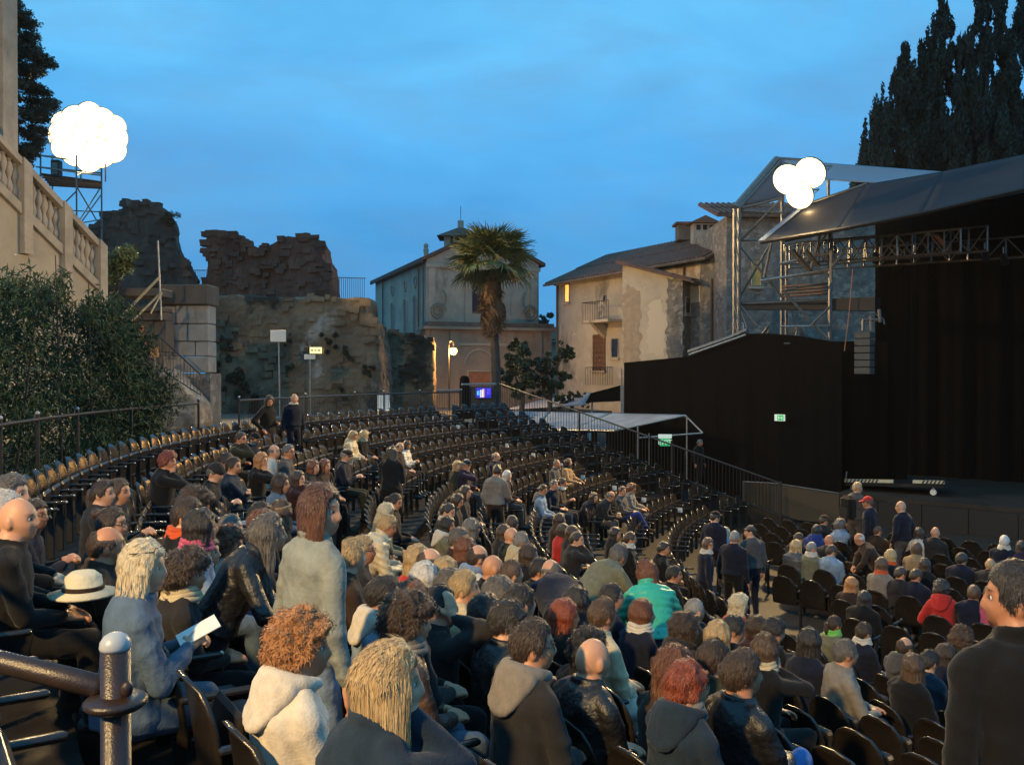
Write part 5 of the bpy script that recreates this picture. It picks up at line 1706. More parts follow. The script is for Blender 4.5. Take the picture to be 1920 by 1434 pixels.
# balcony
bl = MB(); ta, tb_ = t_at(1117), t_at(1168); zb = z_at(1140, 606)
bl.prism([hf(ta, zb, 1.0), hf(tb_, zb, 1.0), hf(tb_, zb + .14, 1.0), hf(ta, zb + .14, 1.0)], hb * 1.0)
bal = bl.build('balcony', M_CHURCH, ho)
MB().path([hf(ta + .05, zb + 1.1, .02), hf(ta + .05, zb + 1.1, .95), hf(tb_, zb + 1.1, .95)], .022, 6).build('balcony_rail', M_IRON, bal)
for i in range(16):
    t_ = ta + .05 + (tb_ - ta - .05) * i / 15
    MB().tube(hf(t_, zb + .14, .95), hf(t_, zb + 1.1, .95), .013, n=5).build('bar', M_IRON, bal)
m = MB(); m.prism([hf(ta + .6, zb - .01, 0), hf(ta + .6, zb - .01, .9), hf(ta + .6, zb - .8, 0)], hd_ * .3); m.build('bracket', M_CHURCH, bal)
ta2, tb2 = t_at(1112), t_at(1163); zl = z_at(1140, 722)
for i in range(17):
    t_ = ta2 + (tb2 - ta2) * i / 16
    MB().tube(hf(t_, zl, .5), hf(t_, zl + .95, .5), .013, n=5).build('railing_bar', M_IRON, ho)
MB().tube(hf(ta2, zl + .95, .5), hf(tb2, zl + .95, .5), .02, n=5).build('railing_top', M_IRON, ho)
def ragged(pts, step=.16, amp=.10, seed=3):
    """an outline with worn, uneven edges"""
    g = random.Random(seed); out = []
    for a, b in zip(pts, pts[1:] + pts[:1]):
        n = max(1, int((b - a).length / step))
        for i in range(n):
            p = a.lerp(b, i / n); d = (b - a).normalized()
            out.append(p + d * g.uniform(-amp, amp) * .4 + Vector((d.x * 0, 0, 0)) + (wu * d.z - Vector((0, 0, 1)) * d.dot(wu)) * g.uniform(-amp, amp))
    return out
# projecting wing: lit plaster face, stone side, shed roof
wg = empty('house_wing', PX(1225, 43, 0), 0, 'lamp lit projecting wing of the cream house with a shed roof', 'house')
wB = PX(1279, 42, 0); wu = Vector((.85, -.53, 0)).normalized(); wv = Vector((.53, .85, 0)).normalized()
k = (1167 - 960) / F
ws = (wB.x - k * wB.y) / (wu.x - k * wu.y)
wA = wB - wu * ws
zA, zB = P(1167, 494, wA.y).z, P(1279, 522, wB.y).z
m = MB(); m.prism([wA + Vector((0, 0, GB)), wB + Vector((0, 0, GB)), wB + Vector((0, 0, zB)), wA + Vector((0, 0, zA))], wv * 5.0); m.build('wall', M_PLASTER, wg)
fo = Vector((wu.y, -wu.x, 0))
if fo.y > 0: fo = -fo
so = wu
m = MB(); m.prism(ragged([wB + fo * .012 - wu * .95 + Vector((0, 0, GB)), wB + fo * .012 + so * .02 + Vector((0, 0, GB)), wB + fo * .012 + so * .02 + Vector((0, 0, zB - .1)), wB + fo * .012 - wu * .72 + Vector((0, 0, zB + .12)), wB + fo * .012 - wu * .85 + Vector((0, 0, zB - 2.5)), wB + fo * .012 - wu * .70 + Vector((0, 0, zB - 4.2))]), -fo * .011); m.build('stone_quoin', M_RUBBLE, wg)
m = MB(); m.prism(ragged([wA + fo * .012 + Vector((0, 0, GB)), wA + fo * .012 + wu * .5 + Vector((0, 0, GB)), wA + fo * .012 + wu * .95 + Vector((0, 0, 3.0)), wA + fo * .012 + wu * .9 + Vector((0, 0, zA - 1.4)), wA + fo * .012 + wu * .3 + Vector((0, 0, zA - 1.0)), wA + fo * .012 + Vector((0, 0, zA - 1.5))]), -fo * .011); m.build('old_stone_patch', mat('bare_stone', (.38, .29, .19), .92, c2=(.29, .22, .15), scale=4, bump=.6, bscale=8), wg)
m = MB(); m.prism(ragged([wA + fo * .014 + wu * 1.25 + Vector((0, 0, 2.7)), wA + fo * .014 + wu * 2.15 + Vector((0, 0, 2.4)), wA + fo * .014 + wu * 2.25 + Vector((0, 0, 3.9)), wA + fo * .014 + wu * 2.0 + Vector((0, 0, 5.2)), wA + fo * .014 + wu * 1.4 + Vector((0, 0, 4.9))]), -fo * .013); m.build('pale_patch', mat('new_plaster', (.53, .45, .325), .9, bump=.2, bscale=8), wg)
m = MB(); m.prism([wB + so * .012 + Vector((0, 0, GB)), wB + so * .012 + wv * 5 + Vector((0, 0, GB)), wB + so * .012 + wv * 5 + Vector((0, 0, zB)), wB + so * .012 + Vector((0, 0, zB))], -so * .011); m.build('stone_side', M_RUBBLE, wg)
sl_ = (zB - zA) / ws
def ws_(t, z, o=0.0): return wB + wv * t + so * (.012 + o) + Vector((0, 0, z))
up = -wu * (ws + .4) + Vector((0, 0, -sl_ * (ws + .4) * 1.0))
ea, eb = wB + wu * .55 - wv * .35 + Vector((0, 0, zB + sl_ * .55 + .04)), wB + wu * .55 + wv * 3.2 + Vector((0, 0, zB + sl_ * .55 + .04))
roof('roof', ea, eb, -wu * (ws + .55 + .2) + Vector((0, 0, -sl_ * (ws + .75))), wg)
MB().path([ea + Vector((0, 0, -.1)) + wu * .06, eb + Vector((0, 0, -.1)) + wu * .06], .07, 6).build('gutter', M_CORNICE, wg)
flat_window(ws_, .62, .62, P(1310, 588, 42.6).z, P(1310, 558, 42.6).z, wg, M_CHURCH, M_GLASS)
# stone gable, downpipes, chimney
MB().tube(hf(t1 + 6.4, GB, .1), hf(t1 + 6.4, EZ - .9, .1), .06, n=6).build('downpipe', M_WOOD, ho)
MB().tube(hf(t1 + 4.6, 5.0, .12), hf(t1 + 4.6, EZ, .12), .05, n=6).build('downpipe', M_WOOD, ho)
a = P(1318, 452, 46)
m = MB(); m.box((a.x, a.y, a.z + .15), (1.15, .8, 1.35)); cm = m.build('chimney', M_PLASTER2, ho)
m = MB(); m.prism([(a.x - .8, a.y - .6, a.z + .83), (a.x + .8, a.y - .6, a.z + .83), (a.x, a.y - .6, a.z + 1.2)], (0, 1.2, 0)); m.build('chimney_cap', M_CLAY, cm)
for i in (-1, 0, 1):
    m = MB(); m.box((a.x + i * .33, a.y - .41, a.z + .62), (.2, .03, .25)); m.build('flue_opening', M_GLASS, cm)
a = P(1288, 438, 48); m = MB(); m.box((a.x, a.y, a.z), (1.1, .9, .8)); cm2 = m.build('chimney', M_CORNICE, ho)
m = MB(); m.box((a.x, a.y, a.z + .46), (1.4, 1.2, .12)); m.build('chimney_cap', M_CLAY, cm2)
rg = empty('stone_house', PX(1410, 40, 0), 0, 'tall grey rubble stone house seen through the stage scaffolding', 'house')
a, b = P(1362, 405, 39), P(1650, 640, 39)
m = MB(); m.box(((a.x + b.x) / 2, 42.5, (a.z + FLOOR) / 2), (b.x - a.x, 7, a.z - FLOOR)); m.build('wall', M_RUBBLE, rg)
e0 = Vector((a.x - .5, 38.6, a.z)); e1 = Vector((b.x + .5, 38.6, a.z))
roof('roof', e0, e1, (0, 4.0, 1.2), rg)
def fx(t, z, o=0.0): return Vector((t, 39 - o, z))
x0, x1 = P(1409, 0, 39).x, P(1426, 0, 39).x
flat_window(fx, (x0 + x1) / 2, x1 - x0, P(0, 536, 39).z, P(0, 488, 39).z, rg, M_CHURCH, mat('yellow_shutter', (.50, .32, .085), .7, c2=(.40, .26, .07), scale=5))
x0, x1 = P(1356, 0, 39).x + .4, P(1376, 0, 39).x + .4
flat_window(fx, (x0 + x1) / 2, x1 - x0, P(0, 640, 39).z, P(0, 606, 39).z, rg, M_WHITEP, M_PLASTER2)

# ------------------------------------------------------------------ stage: black drapes, roof on scaffolding
su = Vector((.75, -.66, 0)).normalized(); sv = Vector((.66, .75, 0)).normalized()
SO = Vector((6.9, 27.6, 0))
def sg(u, v, z): return SO + su * u + sv * v + Vector((0, 0, z))
def s_at(px, v):
    """u on the line v where the photograph shows column px"""
    k = (px - 960) / F; o = sg(0, v, 0)
    return (k * o.y - o.x) / (su.x - k * su.y)
def sq(px, py, v):
    p = sg(s_at(px, v), v, 0); return Vector((p.x, p.y, EYE - (py - HZ) / F * p.y))
def drape(name, pts, v, par, fold=.0, m=M_BLACK, th=.06, bot=None):
    mb = MB(); mb.prism([sq(x, y, v) for x, y in pts], sv * th); return mb.build(name, m, par)
wall = empty('black_stage_wall', sg(s_at(1170, .9), .9, FLOOR), 0, 'long black cloth screen wall left of the stage with an exit sign', 'screen')
def cloth(name, px0, px1, top, v, par, zb, amp=.05, n=60):
    """hanging cloth with soft folds and thickness, its top edge read from the photograph"""
    u0, u1 = s_at(px0, v), s_at(px1, v)
    tx, ty = [t[0] for t in top], [t[1] for t in top]
    V, Fc = [], []
    for lay in (0, 1):
        for i in range(n + 1):
            u = u0 + (u1 - u0) * i / n
            p = sg(u, v, 0); px = 960 + F * p.x / p.y
            zt = EYE - (np.interp(px, tx, ty) - HZ) / F * p.y
            w = amp * (math.sin(u * 5.3) + .6 * math.sin(u * 11.7 + 1)) + lay * .04
            for z in (zt, zt * .6 + zb * .4, zb):
                V.append(sg(u, v + w * (1 if z < zt else .3), z))
    m1 = 3 * (n + 1)
    for i in range(n):
        for k in (0, 1):
            a = i * 3 + k
            Fc.append((a, a + 1, a + 4, a + 3)); Fc.append((m1 + a + 3, m1 + a + 4, m1 + a + 1, m1 + a))
        a = i * 3
        Fc.append((a + 3, m1 + a + 3, m1 + a, a)); Fc.append((a + 2, m1 + a + 2, m1 + a + 5, a + 5))
    me = mesh(name, V, Fc)
    return link(name, me, M_BLACK, par, world=True)
cloth('cloth', 1565, 1665, [(1560, 640), (1665, 640)], 2.6, wall, FLOOR, .02, 20)
cloth('cloth', 1170, 1578, [(1170, 680), (1292, 668), (1400, 626), (1440, 625), (1500, 630), (1560, 640), (1660, 640)], .9, wall, FLOOR, .02)
for px in (1172, 1290, 1400, 1500):
    p = sg(s_at(px, 1.05), 1.05, 0)
    MB().tube((p.x, p.y, FLOOR), (p.x, p.y, 1.9), .03, n=6).build('post', M_TUBE, wall)
MB().path([sq(x, y, .8) for x, y in [(1292, 665), (1330, 652), (1398, 628)]], .035, 6).build('edge_batten', M_STEEL, wall)
MB().path([sq(x, y, 1.15) for x, y in [(1292, 661), (1370, 634), (1402, 620)]], .10, 6).build('rolled_tarp', M_TUBE, wall)
back = empty('stage_drapes', sg(s_at(1780, 6.5), 6.5, FLOOR), 0, 'black drapes closing the back of the stage', 'drapes')
cloth('back_cloth', 1640, 2120, [(1600, 428), (1640, 418), (1760, 394), (1920, 352), (2120, 296)], 6.5, back, FLOOR + .9, .10, 80)  # top raised above the drape to supply the dark under the roof
cloth('side_cloth', 1640, 1700, [(1640, 535), (1700, 500)], 3.6, back, FLOOR + .9, .05, 12)
# stage deck, apron, mesh fence
dk = empty('stage_deck', sg(6, 2, FLOOR), 0, 'dark timber stage deck with a front apron', 'stage')
DZ = FLOOR + .95
u0 = s_at(1570, .3)
m = MB(); m.prism([sg(u0, .3, DZ - .12), sg(u0 + 14, .3, DZ - .12), sg(u0 + 14, 7.5, DZ - .12), sg(u0 - .5, 7.5, DZ - .12)], (0, 0, .12)); m.build('deck', M_FLOOR, dk)
for i in range(12):
    m = MB(); m.prism([sg(u0 + i * 1.16 + .01, .27, FLOOR), sg(u0 + i * 1.16 + 1.15, .27, FLOOR), sg(u0 + i * 1.16 + 1.15, .27, DZ - .13), sg(u0 + i * 1.16 + .01, .27, DZ - .13)], sv * .03); m.build('front_panel', M_DARKPAINT, dk)
m = MB(); m.prism([sg(u0 - .1, -1.6, FLOOR + .005), sg(u0 + 14, -1.6, FLOOR + .005), sg(u0 + 14, .2, FLOOR + .005), sg(u0 - .1, .2, FLOOR + .005)], (0, 0, .18)); m.build('front_step', M_FLOOR, dk)
fe = empty('mesh_barrier', sg(s_at(1480, 0), 0, FLOOR), 0, 'brownish mesh covered barrier between the seats and the stage', 'barrier')
M_MESH = mat('brown_mesh', (.060, .045, .024), .7, c2=(.045, .034, .020), scale=30, bump=.2, bscale=60)
z0, z1 = FLOOR, None
for i, (xa, ya, xb, yb) in enumerate([(1394, 903, 1452, 906), (1454, 906, 1574, 925)]):
    a, b = sq(xa, ya, 0), sq(xb, yb, 0)
    m = MB(); m.prism([Vector((a.x, a.y, FLOOR + .1)), Vector((b.x, b.y, FLOOR + .1)), b, a], sv * .02); m.build('mesh_panel', M_MESH, fe)
    MB().tube(a, b, .022, n=6).build('top_rail', M_TUBE, fe)
    MB().tube((a.x, a.y, FLOOR), a, .025, n=6).build('post', M_TUBE, fe)
    if i == 0:
        for j in range(1, 9):
            p = a.lerp(b, j / 9) - sv * .03
            MB().tube((p.x, p.y, FLOOR + .1), p, .010, n=5).build('bar', M_IRON, fe)
# exit signs: green running-figure plates
M_EXIT = mat('exit_green', (.03, .33, .10), .5, emit=(.04, .62, .20), estr=.55)
M_EXITW = mat('exit_white', (.75, .80, .70), .5, emit=(.75, .9, .7), estr=.38)
def exit_sign(c, rx, w, h, label, letters):
    e = empty('exit_sign', c, 0, label, 'sign')
    rgt = rx.normalized(); nrm = Vector((rgt.y, -rgt.x, 0))
    if nrm.y > 0: nrm = -nrm
    def q(x0, z0, x1, z1, o, m, name, par):
        mb = MB(); mb.prism([c + rgt * x0 + Vector((0, 0, z0)) + nrm * o, c + rgt * x1 + Vector((0, 0, z0)) + nrm * o, c + rgt * x1 + Vector((0, 0, z1)) + nrm * o, c + rgt * x0 + Vector((0, 0, z1)) + nrm * o], -nrm * (.012 if o > .02 else .05)); return mb.build(name, m, par)
    if letters:
        q(-w / 2 - .05, h / 2 - .06, w / 2 + .05, h / 2 + .07, .05, M_EXITW, 'lamp_housing', e)
        pl = q(-w / 2, -h / 2, w / 2, h / 2 - .07, .035, M_EXIT, 'green_plate', e)
        cu = bpy.data.curves.new('exit_text', 'FONT'); cu.body = 'EXIT'; cu.size = h * .72; cu.align_x = 'CENTER'; cu.align_y = 'CENTER'; cu.extrude = .004
        tmp = bpy.data.objects.new('t', cu); COL.objects.link(tmp); dg_ = bpy.context.evaluated_depsgraph_get(); dg_.update()
        tm = bpy.data.meshes.new_from_object(tmp.evaluated_get(dg_)); bpy.data.objects.remove(tmp)
        tm.materials.clear(); tm.materials.append(M_EXITW)
        to = bpy.data.objects.new('lettering', tm); COL.objects.link(to)
        to.parent = pl; to.matrix_parent_inverse = wmat(pl).inverted()
        to.matrix_basis = Matrix(((rgt.x, 0, nrm.x, 0), (rgt.y, 0, nrm.y, 0), (0, 1, 0, 0), (0, 0, 0, 1)))
        to.location = c + nrm * .042 + Vector((0, 0, -.035))
    else:
        bd = q(-w / 2, -h / 2, w / 2, h / 2, .03, M_EXITW, 'lamp_housing', e)
        pl = q(-w * .22, -h * .40, w * .36, h * .40, .045, M_EXIT, 'green_plate', e)
        q(-w * .12, -h * .22, -w * .05, h * .22, .056, M_EXITW, 'figure', pl)      # door, arrow and figure strokes
        q(w * .0, -h * .05, w * .16, h * .06, .056, M_EXITW, 'arrow', pl)
        q(w * .20, -h * .25, w * .27, h * .16, .056, M_EXITW, 'figure', pl)
    return e
exit_sign(sq(1463, 783, .78), su, .34, .20, 'small lit green exit sign on the black screen wall', False)
# the wheeled platform with striped edges
ct_ = empty('striped_lift_cart', sq(1680, 930, 1.6), 0, 'wheeled platform edged with white bars and black warning stripes on the stage', 'cart')
M_YB = mat('pale_edge_paint', (.55, .50, .33), .6); M_STRIPE = mat('stripe_black', (.02, .02, .02), .6)
for (xa, xb, ya) in [(1584, 1675, 901), (1712, 1771, 903)]:
    a, b = sq(xa, ya, 1.2), sq(xb, ya + 1.5, 1.2)
    m = MB(); m.prism([a + Vector((0, 0, -.045)), b + Vector((0, 0, -.045)), b + Vector((0, 0, .045)), a + Vector((0, 0, .045))], sv * .06); bar = m.build('edge_bar', M_YB, ct_)
    n = int((xb - xa) / 7)
    for i in range(n):
        if xa > 1700 and i < 2 or xa < 1700 and i > 8: continue
        p = a.lerp(b, (i + .3) / n); q_ = a.lerp(b, (i + .75) / n); d = (b - a).normalized() * .05
        m = MB(); m.prism([p + Vector((0, 0, -.043)) - sv * .006, q_ + Vector((0, 0, -.043)) - sv * .006, q_ + d + Vector((0, 0, .043)) - sv * .006, p + d + Vector((0, 0, .043)) - sv * .006], sv * .005); m.build('stripe', M_STRIPE, bar)
a, b = sq(1584, 905, 1.3), sq(1771, 909, 1.3)
m = MB(); m.prism([a, b, b + sv * 1.4, a + sv * 1.4], (0, 0, -.08)); m.build('platform', M_DARKPAINT, ct_)
for px in (1597, 1751):
    p = sq(px, 918, 1.35); pz = DZ
    MB().tube(p + Vector((0, 0, .12)) , p + Vector((0, 0, -.02)), .03, n=6).build('castor_stem', M_STEEL, ct_)
    m = MB(); m.lathe([(.03, -.025), (.085, -.025), (.09, 0), (.085, .025), (.03, .025)], (0, 0, 0), 16, Matrix.Translation(p + Vector((0, 0, -.07))) @ sv.to_track_quat('Z', 'Y').to_matrix().to_4x4()); m.build('castor_wheel', M_WHITEP, ct_)
MB().tube(sq(1586, 901, 1.2), sq(1588, 884, 1.2), .02, n=6).build('handle', M_STEEL, ct_)
# ---- stage roof and its scaffold
sc = empty('stage_scaffold', sq(1380, 690, 1.0), 0, 'steel scaffold tower and trusses carrying the stage roof', 'scaffold')
def tq_(x0, y0, v0, x1, y1, v1, r=.035, name='tube', m=M_TUBE): MB().tube(sq(x0, y0, v0), sq(x1, y1, v1), r, n=6).build(name, m, sc)
for dx in (-4, 4):                                                       # front corner mast, a latticed leg
    tq_(1381 + dx, 392, 1.2, 1381 + dx, 690, 1.2, .07, 'mast')
for i in range(9):
    y = 395 + i * 30; tq_(1377, y, 1.15, 1385, y + 28, 1.15, .03, 'lacing')
tq_(1466, 300, 4.0, 1466, 690, 4.0, .07, 'mast'); tq_(1474, 460, 4.2, 1474, 690, 4.2, .05, 'mast')
tq_(1556, 430, 1.3, 1556, 720, 1.3, .065, 'mast'); tq_(1552, 320, 3.0, 1552, 430, 3.0, .05, 'mast')
tq_(1378, 390, 1.2, 1456, 299, 3.0, .12, 'rafter'); tq_(1384, 392, 1.2, 1462, 303, 3.0, .06, 'rafter')
tq_(1456, 299, 3.0, 1530, 304, 3.6, .07, 'ridge_tube'); tq_(1462, 312, 3.0, 1500, 313, 3.4, .05, 'ridge_tube')
for (x0, y0, x1, y1) in [(1380, 395, 1465, 372), (1380, 396, 1468, 400), (1380, 452, 1470, 448), (1383, 457, 1466, 372), (1384, 458, 1468, 560), (1384, 562, 1445, 455), (1386, 570, 1420, 612), (1424, 690, 1386, 574), (1400, 690, 1442, 620), (1384, 690, 1440, 612), (1380, 570, 1560, 563)]:
    tq_(x0, y0, 1.3, x1, y1, 1.6 if x1 > 1440 else 1.3, .04, 'brace')
m = MB(); m.prism([sq(1388, 566, 1.4), sq(1640, 557, 2.4), sq(1640, 582, 2.4), sq(1388, 580, 1.4)], sv * .5); m.build('dark_walkway', M_DARKPAINT, sc)
for (x0, y0, x1, y1, r, mm) in [(1446, 455, 1432, 520, .05, M_STEEL), (1426, 527, 1560, 506, .05, M_STEEL), (1462, 495, 1562, 474, .04, M_STEEL), (1430, 524, 1545, 512, .035, M_TUBE), (1485, 470, 1520, 510, .08, M_TUBE), (1510, 470, 1535, 500, .07, M_TUBE),
                              (1537, 440, 1518, 510, .05, M_STEEL), (1548, 440, 1530, 470, .035, M_STEEL), (1470, 545, 1545, 530, .03, M_TUBE), (1462, 612, 1556, 611, .03, M_STEEL), (1470, 644, 1556, 643, .03, M_TUBE),
                              (1470, 548, 1556, 640, .05, M_TUBE), (1520, 610, 1556, 575, .035, M_TUBE), (1560, 500, 1580, 475, .05, M_STEEL), (1558, 470, 1558, 530, .05, M_STEEL), (1505, 455, 1500, 480, .03, M_STEEL)]:
    tq_(x0, y0, .9, x1, y1, 1.1, r, 'brace', mm)
for i in range(4):
    m = MB(); m.prism([sq(1466, 536 + i * 6, 3.5), sq(1550, 530 + i * 6, 2.6), sq(1550, 533 + i * 6, 2.6), sq(1466, 539 + i * 6, 3.5)], sv * .25); m.build('platform_board', M_WOOD, sc)
# trusses under the roof, running along the stage front
def truss(x0, y0, x1, y1, v, h, n):
    a, b = sq(x0, y0, v), sq(x1, y1, v)
    dz = Vector((0, 0, -h))
    MB().tube(a, b, .035, n=6).build('truss_chord', M_TUBE, sc); MB().tube(a + dz, b + dz, .035, n=6).build('truss_chord', M_TUBE, sc)
    for i in range(n + 1):
        p = a.lerp(b, i / n); MB().tube(p, p + dz, .026, n=6).build('truss_post', M_STEEL if i % 4 == 0 else M_TUBE, sc)
        if i < n:
            q = a.lerp(b, (i + 1) / n); MB().tube(p + (dz if i % 2 else Vector()), q + (Vector() if i % 2 else dz), .020, n=6).build('truss_diagonal', M_TUBE, sc)
truss(1470, 458, 1800, 430, 1.2, .62, 12)
truss(1480, 462, 1850, 424, 2.6, .7, 12)
truss(1560, 470, 1960, 440, 4.2, .6, 12)
tq_(1752, 440, 1.6, 1782, 474, 1.6, .06, 'brace', M_WOOD)
for (x, y) in [(1845, 472), (1700, 470), (1640, 478), (1560, 460), (1880, 480)]:
    p = sq(x, y, 3.2); hl = empty('hanging_lantern', p, 0, 'dark stage lantern hanging under the roof near column %s of the truss' % {1845: 'the far right', 1700: 'the middle', 1640: 'the left middle', 1560: 'the left', 1880: 'the outermost right'}[x], 'stage light')
    MB().tube(p, p + Vector((-.05, -.2, -.22)), .10, .12, 10).build('body', M_DARKPAINT, hl)
    MB().tube(p + Vector((0, 0, .25)), p, .02, n=6).build('clamp', M_STEEL, hl)
rf = empty('stage_roof', sq(1700, 380, 1), 0, 'sloping dark membrane roof over the stage', 'roof')
def sheet(name, pts, m, par, th=.03, sag=0.0):
    """membrane panel from four corners, sagging a little between its edges"""
    a, b, c, d = pts
    n = 12
    V, Fc = [], []
    nn = (b - a).cross(d - a).normalized()
    if nn.z < 0: nn = -nn
    for lay in (0, 1):
        for i in range(n + 1):
            for j in range(n + 1):
                u, v = i / n, j / n
                p = (a.lerp(b, u)).lerp(d.lerp(c, u), v)
                V.append(p - nn * (sag * 16 * u * (1 - u) * v * (1 - v) + lay * th))
    q = (n + 1) ** 2
    for i in range(n):
        for j in range(n):
            k = i * (n + 1) + j
            Fc.append((k, k + 1, k + n + 2, k + n + 1)); Fc.append((q + k + n + 1, q + k + n + 2, q + k + 1, q + k))
    edge = [i * (n + 1) for i in range(n + 1)] + [n * (n + 1) + j for j in range(1, n + 1)] + [i * (n + 1) + n for i in range(n - 1, -1, -1)] + [j for j in range(n - 1, 0, -1)]
    for i in range(len(edge)):
        x, y = edge[i], edge[(i + 1) % len(edge)]
        Fc.append((x, y, q + y, q + x))
    me = mesh(name, V, Fc, True)
    return link(name, me, m, par, world=True)
vF, vB = -.6, 2.2
p1, p2 = sq(1426, 455, vF), sq(1572, 431, vF); p3, p4 = sq(1624, 346, vB), sq(1512, 384, vB)
sheet('roof_panel', [p1, p2, p3, p4], M_PVC, rf, .04, .25)
p5, p6 = sq(1728, 400, vF), sq(1768, 322, vB)
sheet('roof_panel', [p2, p5, p6, p3], M_PVC, rf, .04, .12)
p7, p8 = sq(1925, 354, vF), sq(1930, 288, vB)
sheet('roof_panel', [p5, p7, p8, p6], M_PVC, rf, .04, .15)
p9, p10 = sq(2140, 310, vF), sq(2140, 250, vB)
sheet('roof_panel', [p7, p9, p10, p8], M_PVC, rf, .04, .15)
q1, q2, q3, q4 = sq(1462, 300, 3.0), sq(1770, 323, 3.0), sq(1680, 346, 2.3), sq(1530, 336, 2.3)
sheet('sky_tinted_panel', [q4, q3, q2, q1], M_PVCSKY, rf, .03, .05)
sheet('sky_tinted_panel', [sq(1456, 300, 3.05), sq(1384, 388, 1.35), sq(1466, 372, 4.0), sq(1500, 306, 4.6)], M_PVCSKY, rf, .03, .02)
MB().path([p1, p2, p5, p7, p9], .06, 6).build('roof_edge', M_DARKPAINT, rf)
MB().path([p1 - su * .05, p4 - su * .05], .07, 6).build('roof_edge', M_PVCSKY, rf)
MB().path([p4, p3], .05, 6).build('roof_edge', M_TUBE, rf)
sheet('ceiling', [sq(1470, 452, -.3), sq(2140, 318, -.3), sq(2140, 300, 6.2), sq(1640, 420, 6.2)], M_BLACK, rf, .04, .05)
wnames = ['left', 'right']
for i in (0, 1):
    floodlight(FLOOD_RIGHT + su * (i * .66 - .33) + Vector((0, 0, .1 * i)), Vector((-2, 14, -1)), .90, POWER_RIGHT * (.10, .90)[i], 'glaring lamp under the stage roof gable, the %s one of the pair' % wnames[i], 'floodlights under the stage roof', 16.0, spot=(150, 110)[i])
floodlight(FLOOD_RIGHT + su * .02 + Vector((0, 0, -.5)), Vector((-2, 14, -1)), .8, 0, 'glaring lamp under the stage roof gable, below the pair', 'floodlights under the stage roof', 16.0, light=False)
lamp('POINT', 'flap_fill', sq(1515, 395, 1.6) , 40, WARM, .15, parent=sc)  # added point light without a fitting, brightens the roof flap
# line array loudspeaker, cable, coil
la = empty('line_array_speaker', sq(1626, 700, .6), 0, 'grey hanging column loudspeaker at the left side of the stage', 'loudspeaker')
a, b = sq(1611, 622, .6), sq(1641, 702, .6)
h = (a.z - b.z) / 6
for i in range(6):
    m = MB(); m.bbox(((a.x + b.x) / 2, (a.y + b.y) / 2 + .2, a.z - h * (i + .5)), ((b - a).xy.length, .38, h - .02), .015, rz=math.atan2(su.y, su.x)); m.build('speaker_box', mat('speaker_grey', (.075, .07, .06), .6, bump=.3, bscale=120), la)
for (x0, y0, x1, y1) in [(1618, 598, 1618, 620), (1632, 592, 1634, 620), (1612, 600, 1652, 600), (1648, 580, 1650, 604)]:
    MB().tube(sq(x0, y0, .7), sq(x1, y1, .7), .05, n=6).build('rigging', M_TUBE, la)
MB().path([sq(1622, 592, .7), sq(1640, 588, .7), sq(1656, 598, .7), sq(1658, 608, .7)], .02, 5).build('cable', M_TUBE, la)
cb = empty('hanging_cable', sq(1584, 655, .7), 0, 'thin orange cable hanging from the stage roof', 'cable')
MB().path([sq(1598, 505, .7), sq(1594, 560, .7), sq(1589, 610, .7), sq(1583, 658, .7)], .014, 5).build('line', mat('orange_cable', (.45, .18, .09), .6), cb)
wl = empty('cable_wheel', sq(1493, 628, 2.3), 0, 'round coiled cable hung above the black screen wall', 'cable coil')
for r_ in (.14, .19, .235):
    MB().path([sq(1493, 628, 2.3) + su * (r_ * math.cos(a)) + Vector((0, 0, r_ * math.sin(a))) for a in np.linspace(0, 2 * PI, 19)[:-1]], .02, 5, closed=True).build('coil', M_TUBE, wl)
MB().tube(sq(1493, 610, 2.3), sq(1493, 650, 2.3), .018, n=5).build('hook', M_STEEL, wl)

# ---- sheeted canopies over the exit passage
cn = empty('canopy', P(1195, 880, 28), 0, 'pale sheeted canopy on poles over the exit passage', 'canopy')
c1, c2, c3, c4 = P(1285, 777, 28.8), P(1152, 806, 29.6), P(935, 803, 33.2), P(935, 770, 38)
for i in range(3):
    u0_, u1_ = i / 3, (i + 1) / 3 - .006
    sheet('sheet', [c2.lerp(c3, u0_), c2.lerp(c3, u1_), c1.lerp(c4, u1_), c1.lerp(c4, u0_)], M_SHEET, cn, .02, .05)
cw = P(1318, 810, 28.2)
for a, b in [(c1, c2), (c1, cw), (P(1198, 819, 29.0), cw), (c2, c3), (c1 + Vector((0, 0, -.05)), c4)]:
    MB().tube(a + Vector((0, 0, -.03)), b + Vector((0, 0, -.03)), .028, n=6).build('frame_tube', M_STEEL, cn)
def pole(px, ytop, Y, z, r=.026, red=None):
    t = P(px, ytop, Y); MB().tube((t.x, t.y, z), t, r, n=8).build('pole', M_STEEL, cn)
    if red:
        for y0, y1 in red:
            a, b = P(px, y0, Y), P(px, y1, Y); MB().tube(b, a, r * 1.25, n=8).build('orange_sleeve', mat('orange_paint', (.55, .17, .06), .5), cn)
pole(1196, 797, 29.2, FLOOR, red=[(873, 877)]); pole(1288, 780, 28.7, FLOOR, red=[(896, 904), (908, 924)]); pole(1217, 812, 29.6, FLOOR)
cn2 = empty('canopy', P(1060, 760, 42), 0, 'second pale canopy strip further back beneath the cream house', 'canopy')
sheet('sheet', [P(945, 768, 46), P(1096, 759, 40), P(1110, 735, 44), P(1010, 750, 52)], M_SHEET, cn2, .02, .03)
for px, y0, Y in [(1110, 737, 40.5), (1168, 724, 40), (1165, 690, 40)]:
    t = P(px, y0, Y); MB().tube((t.x, t.y, FLOOR), t, .04, n=8).build('pole', M_STEEL, cn2)
m = MB(); m.prism([P(1098, 755, 40), P(1108, 737, 40), P(1165, 722, 40), P(1165, 752, 40)], (0, .06, 0)); m.build('dark_end_cloth', M_BLACK, cn2)
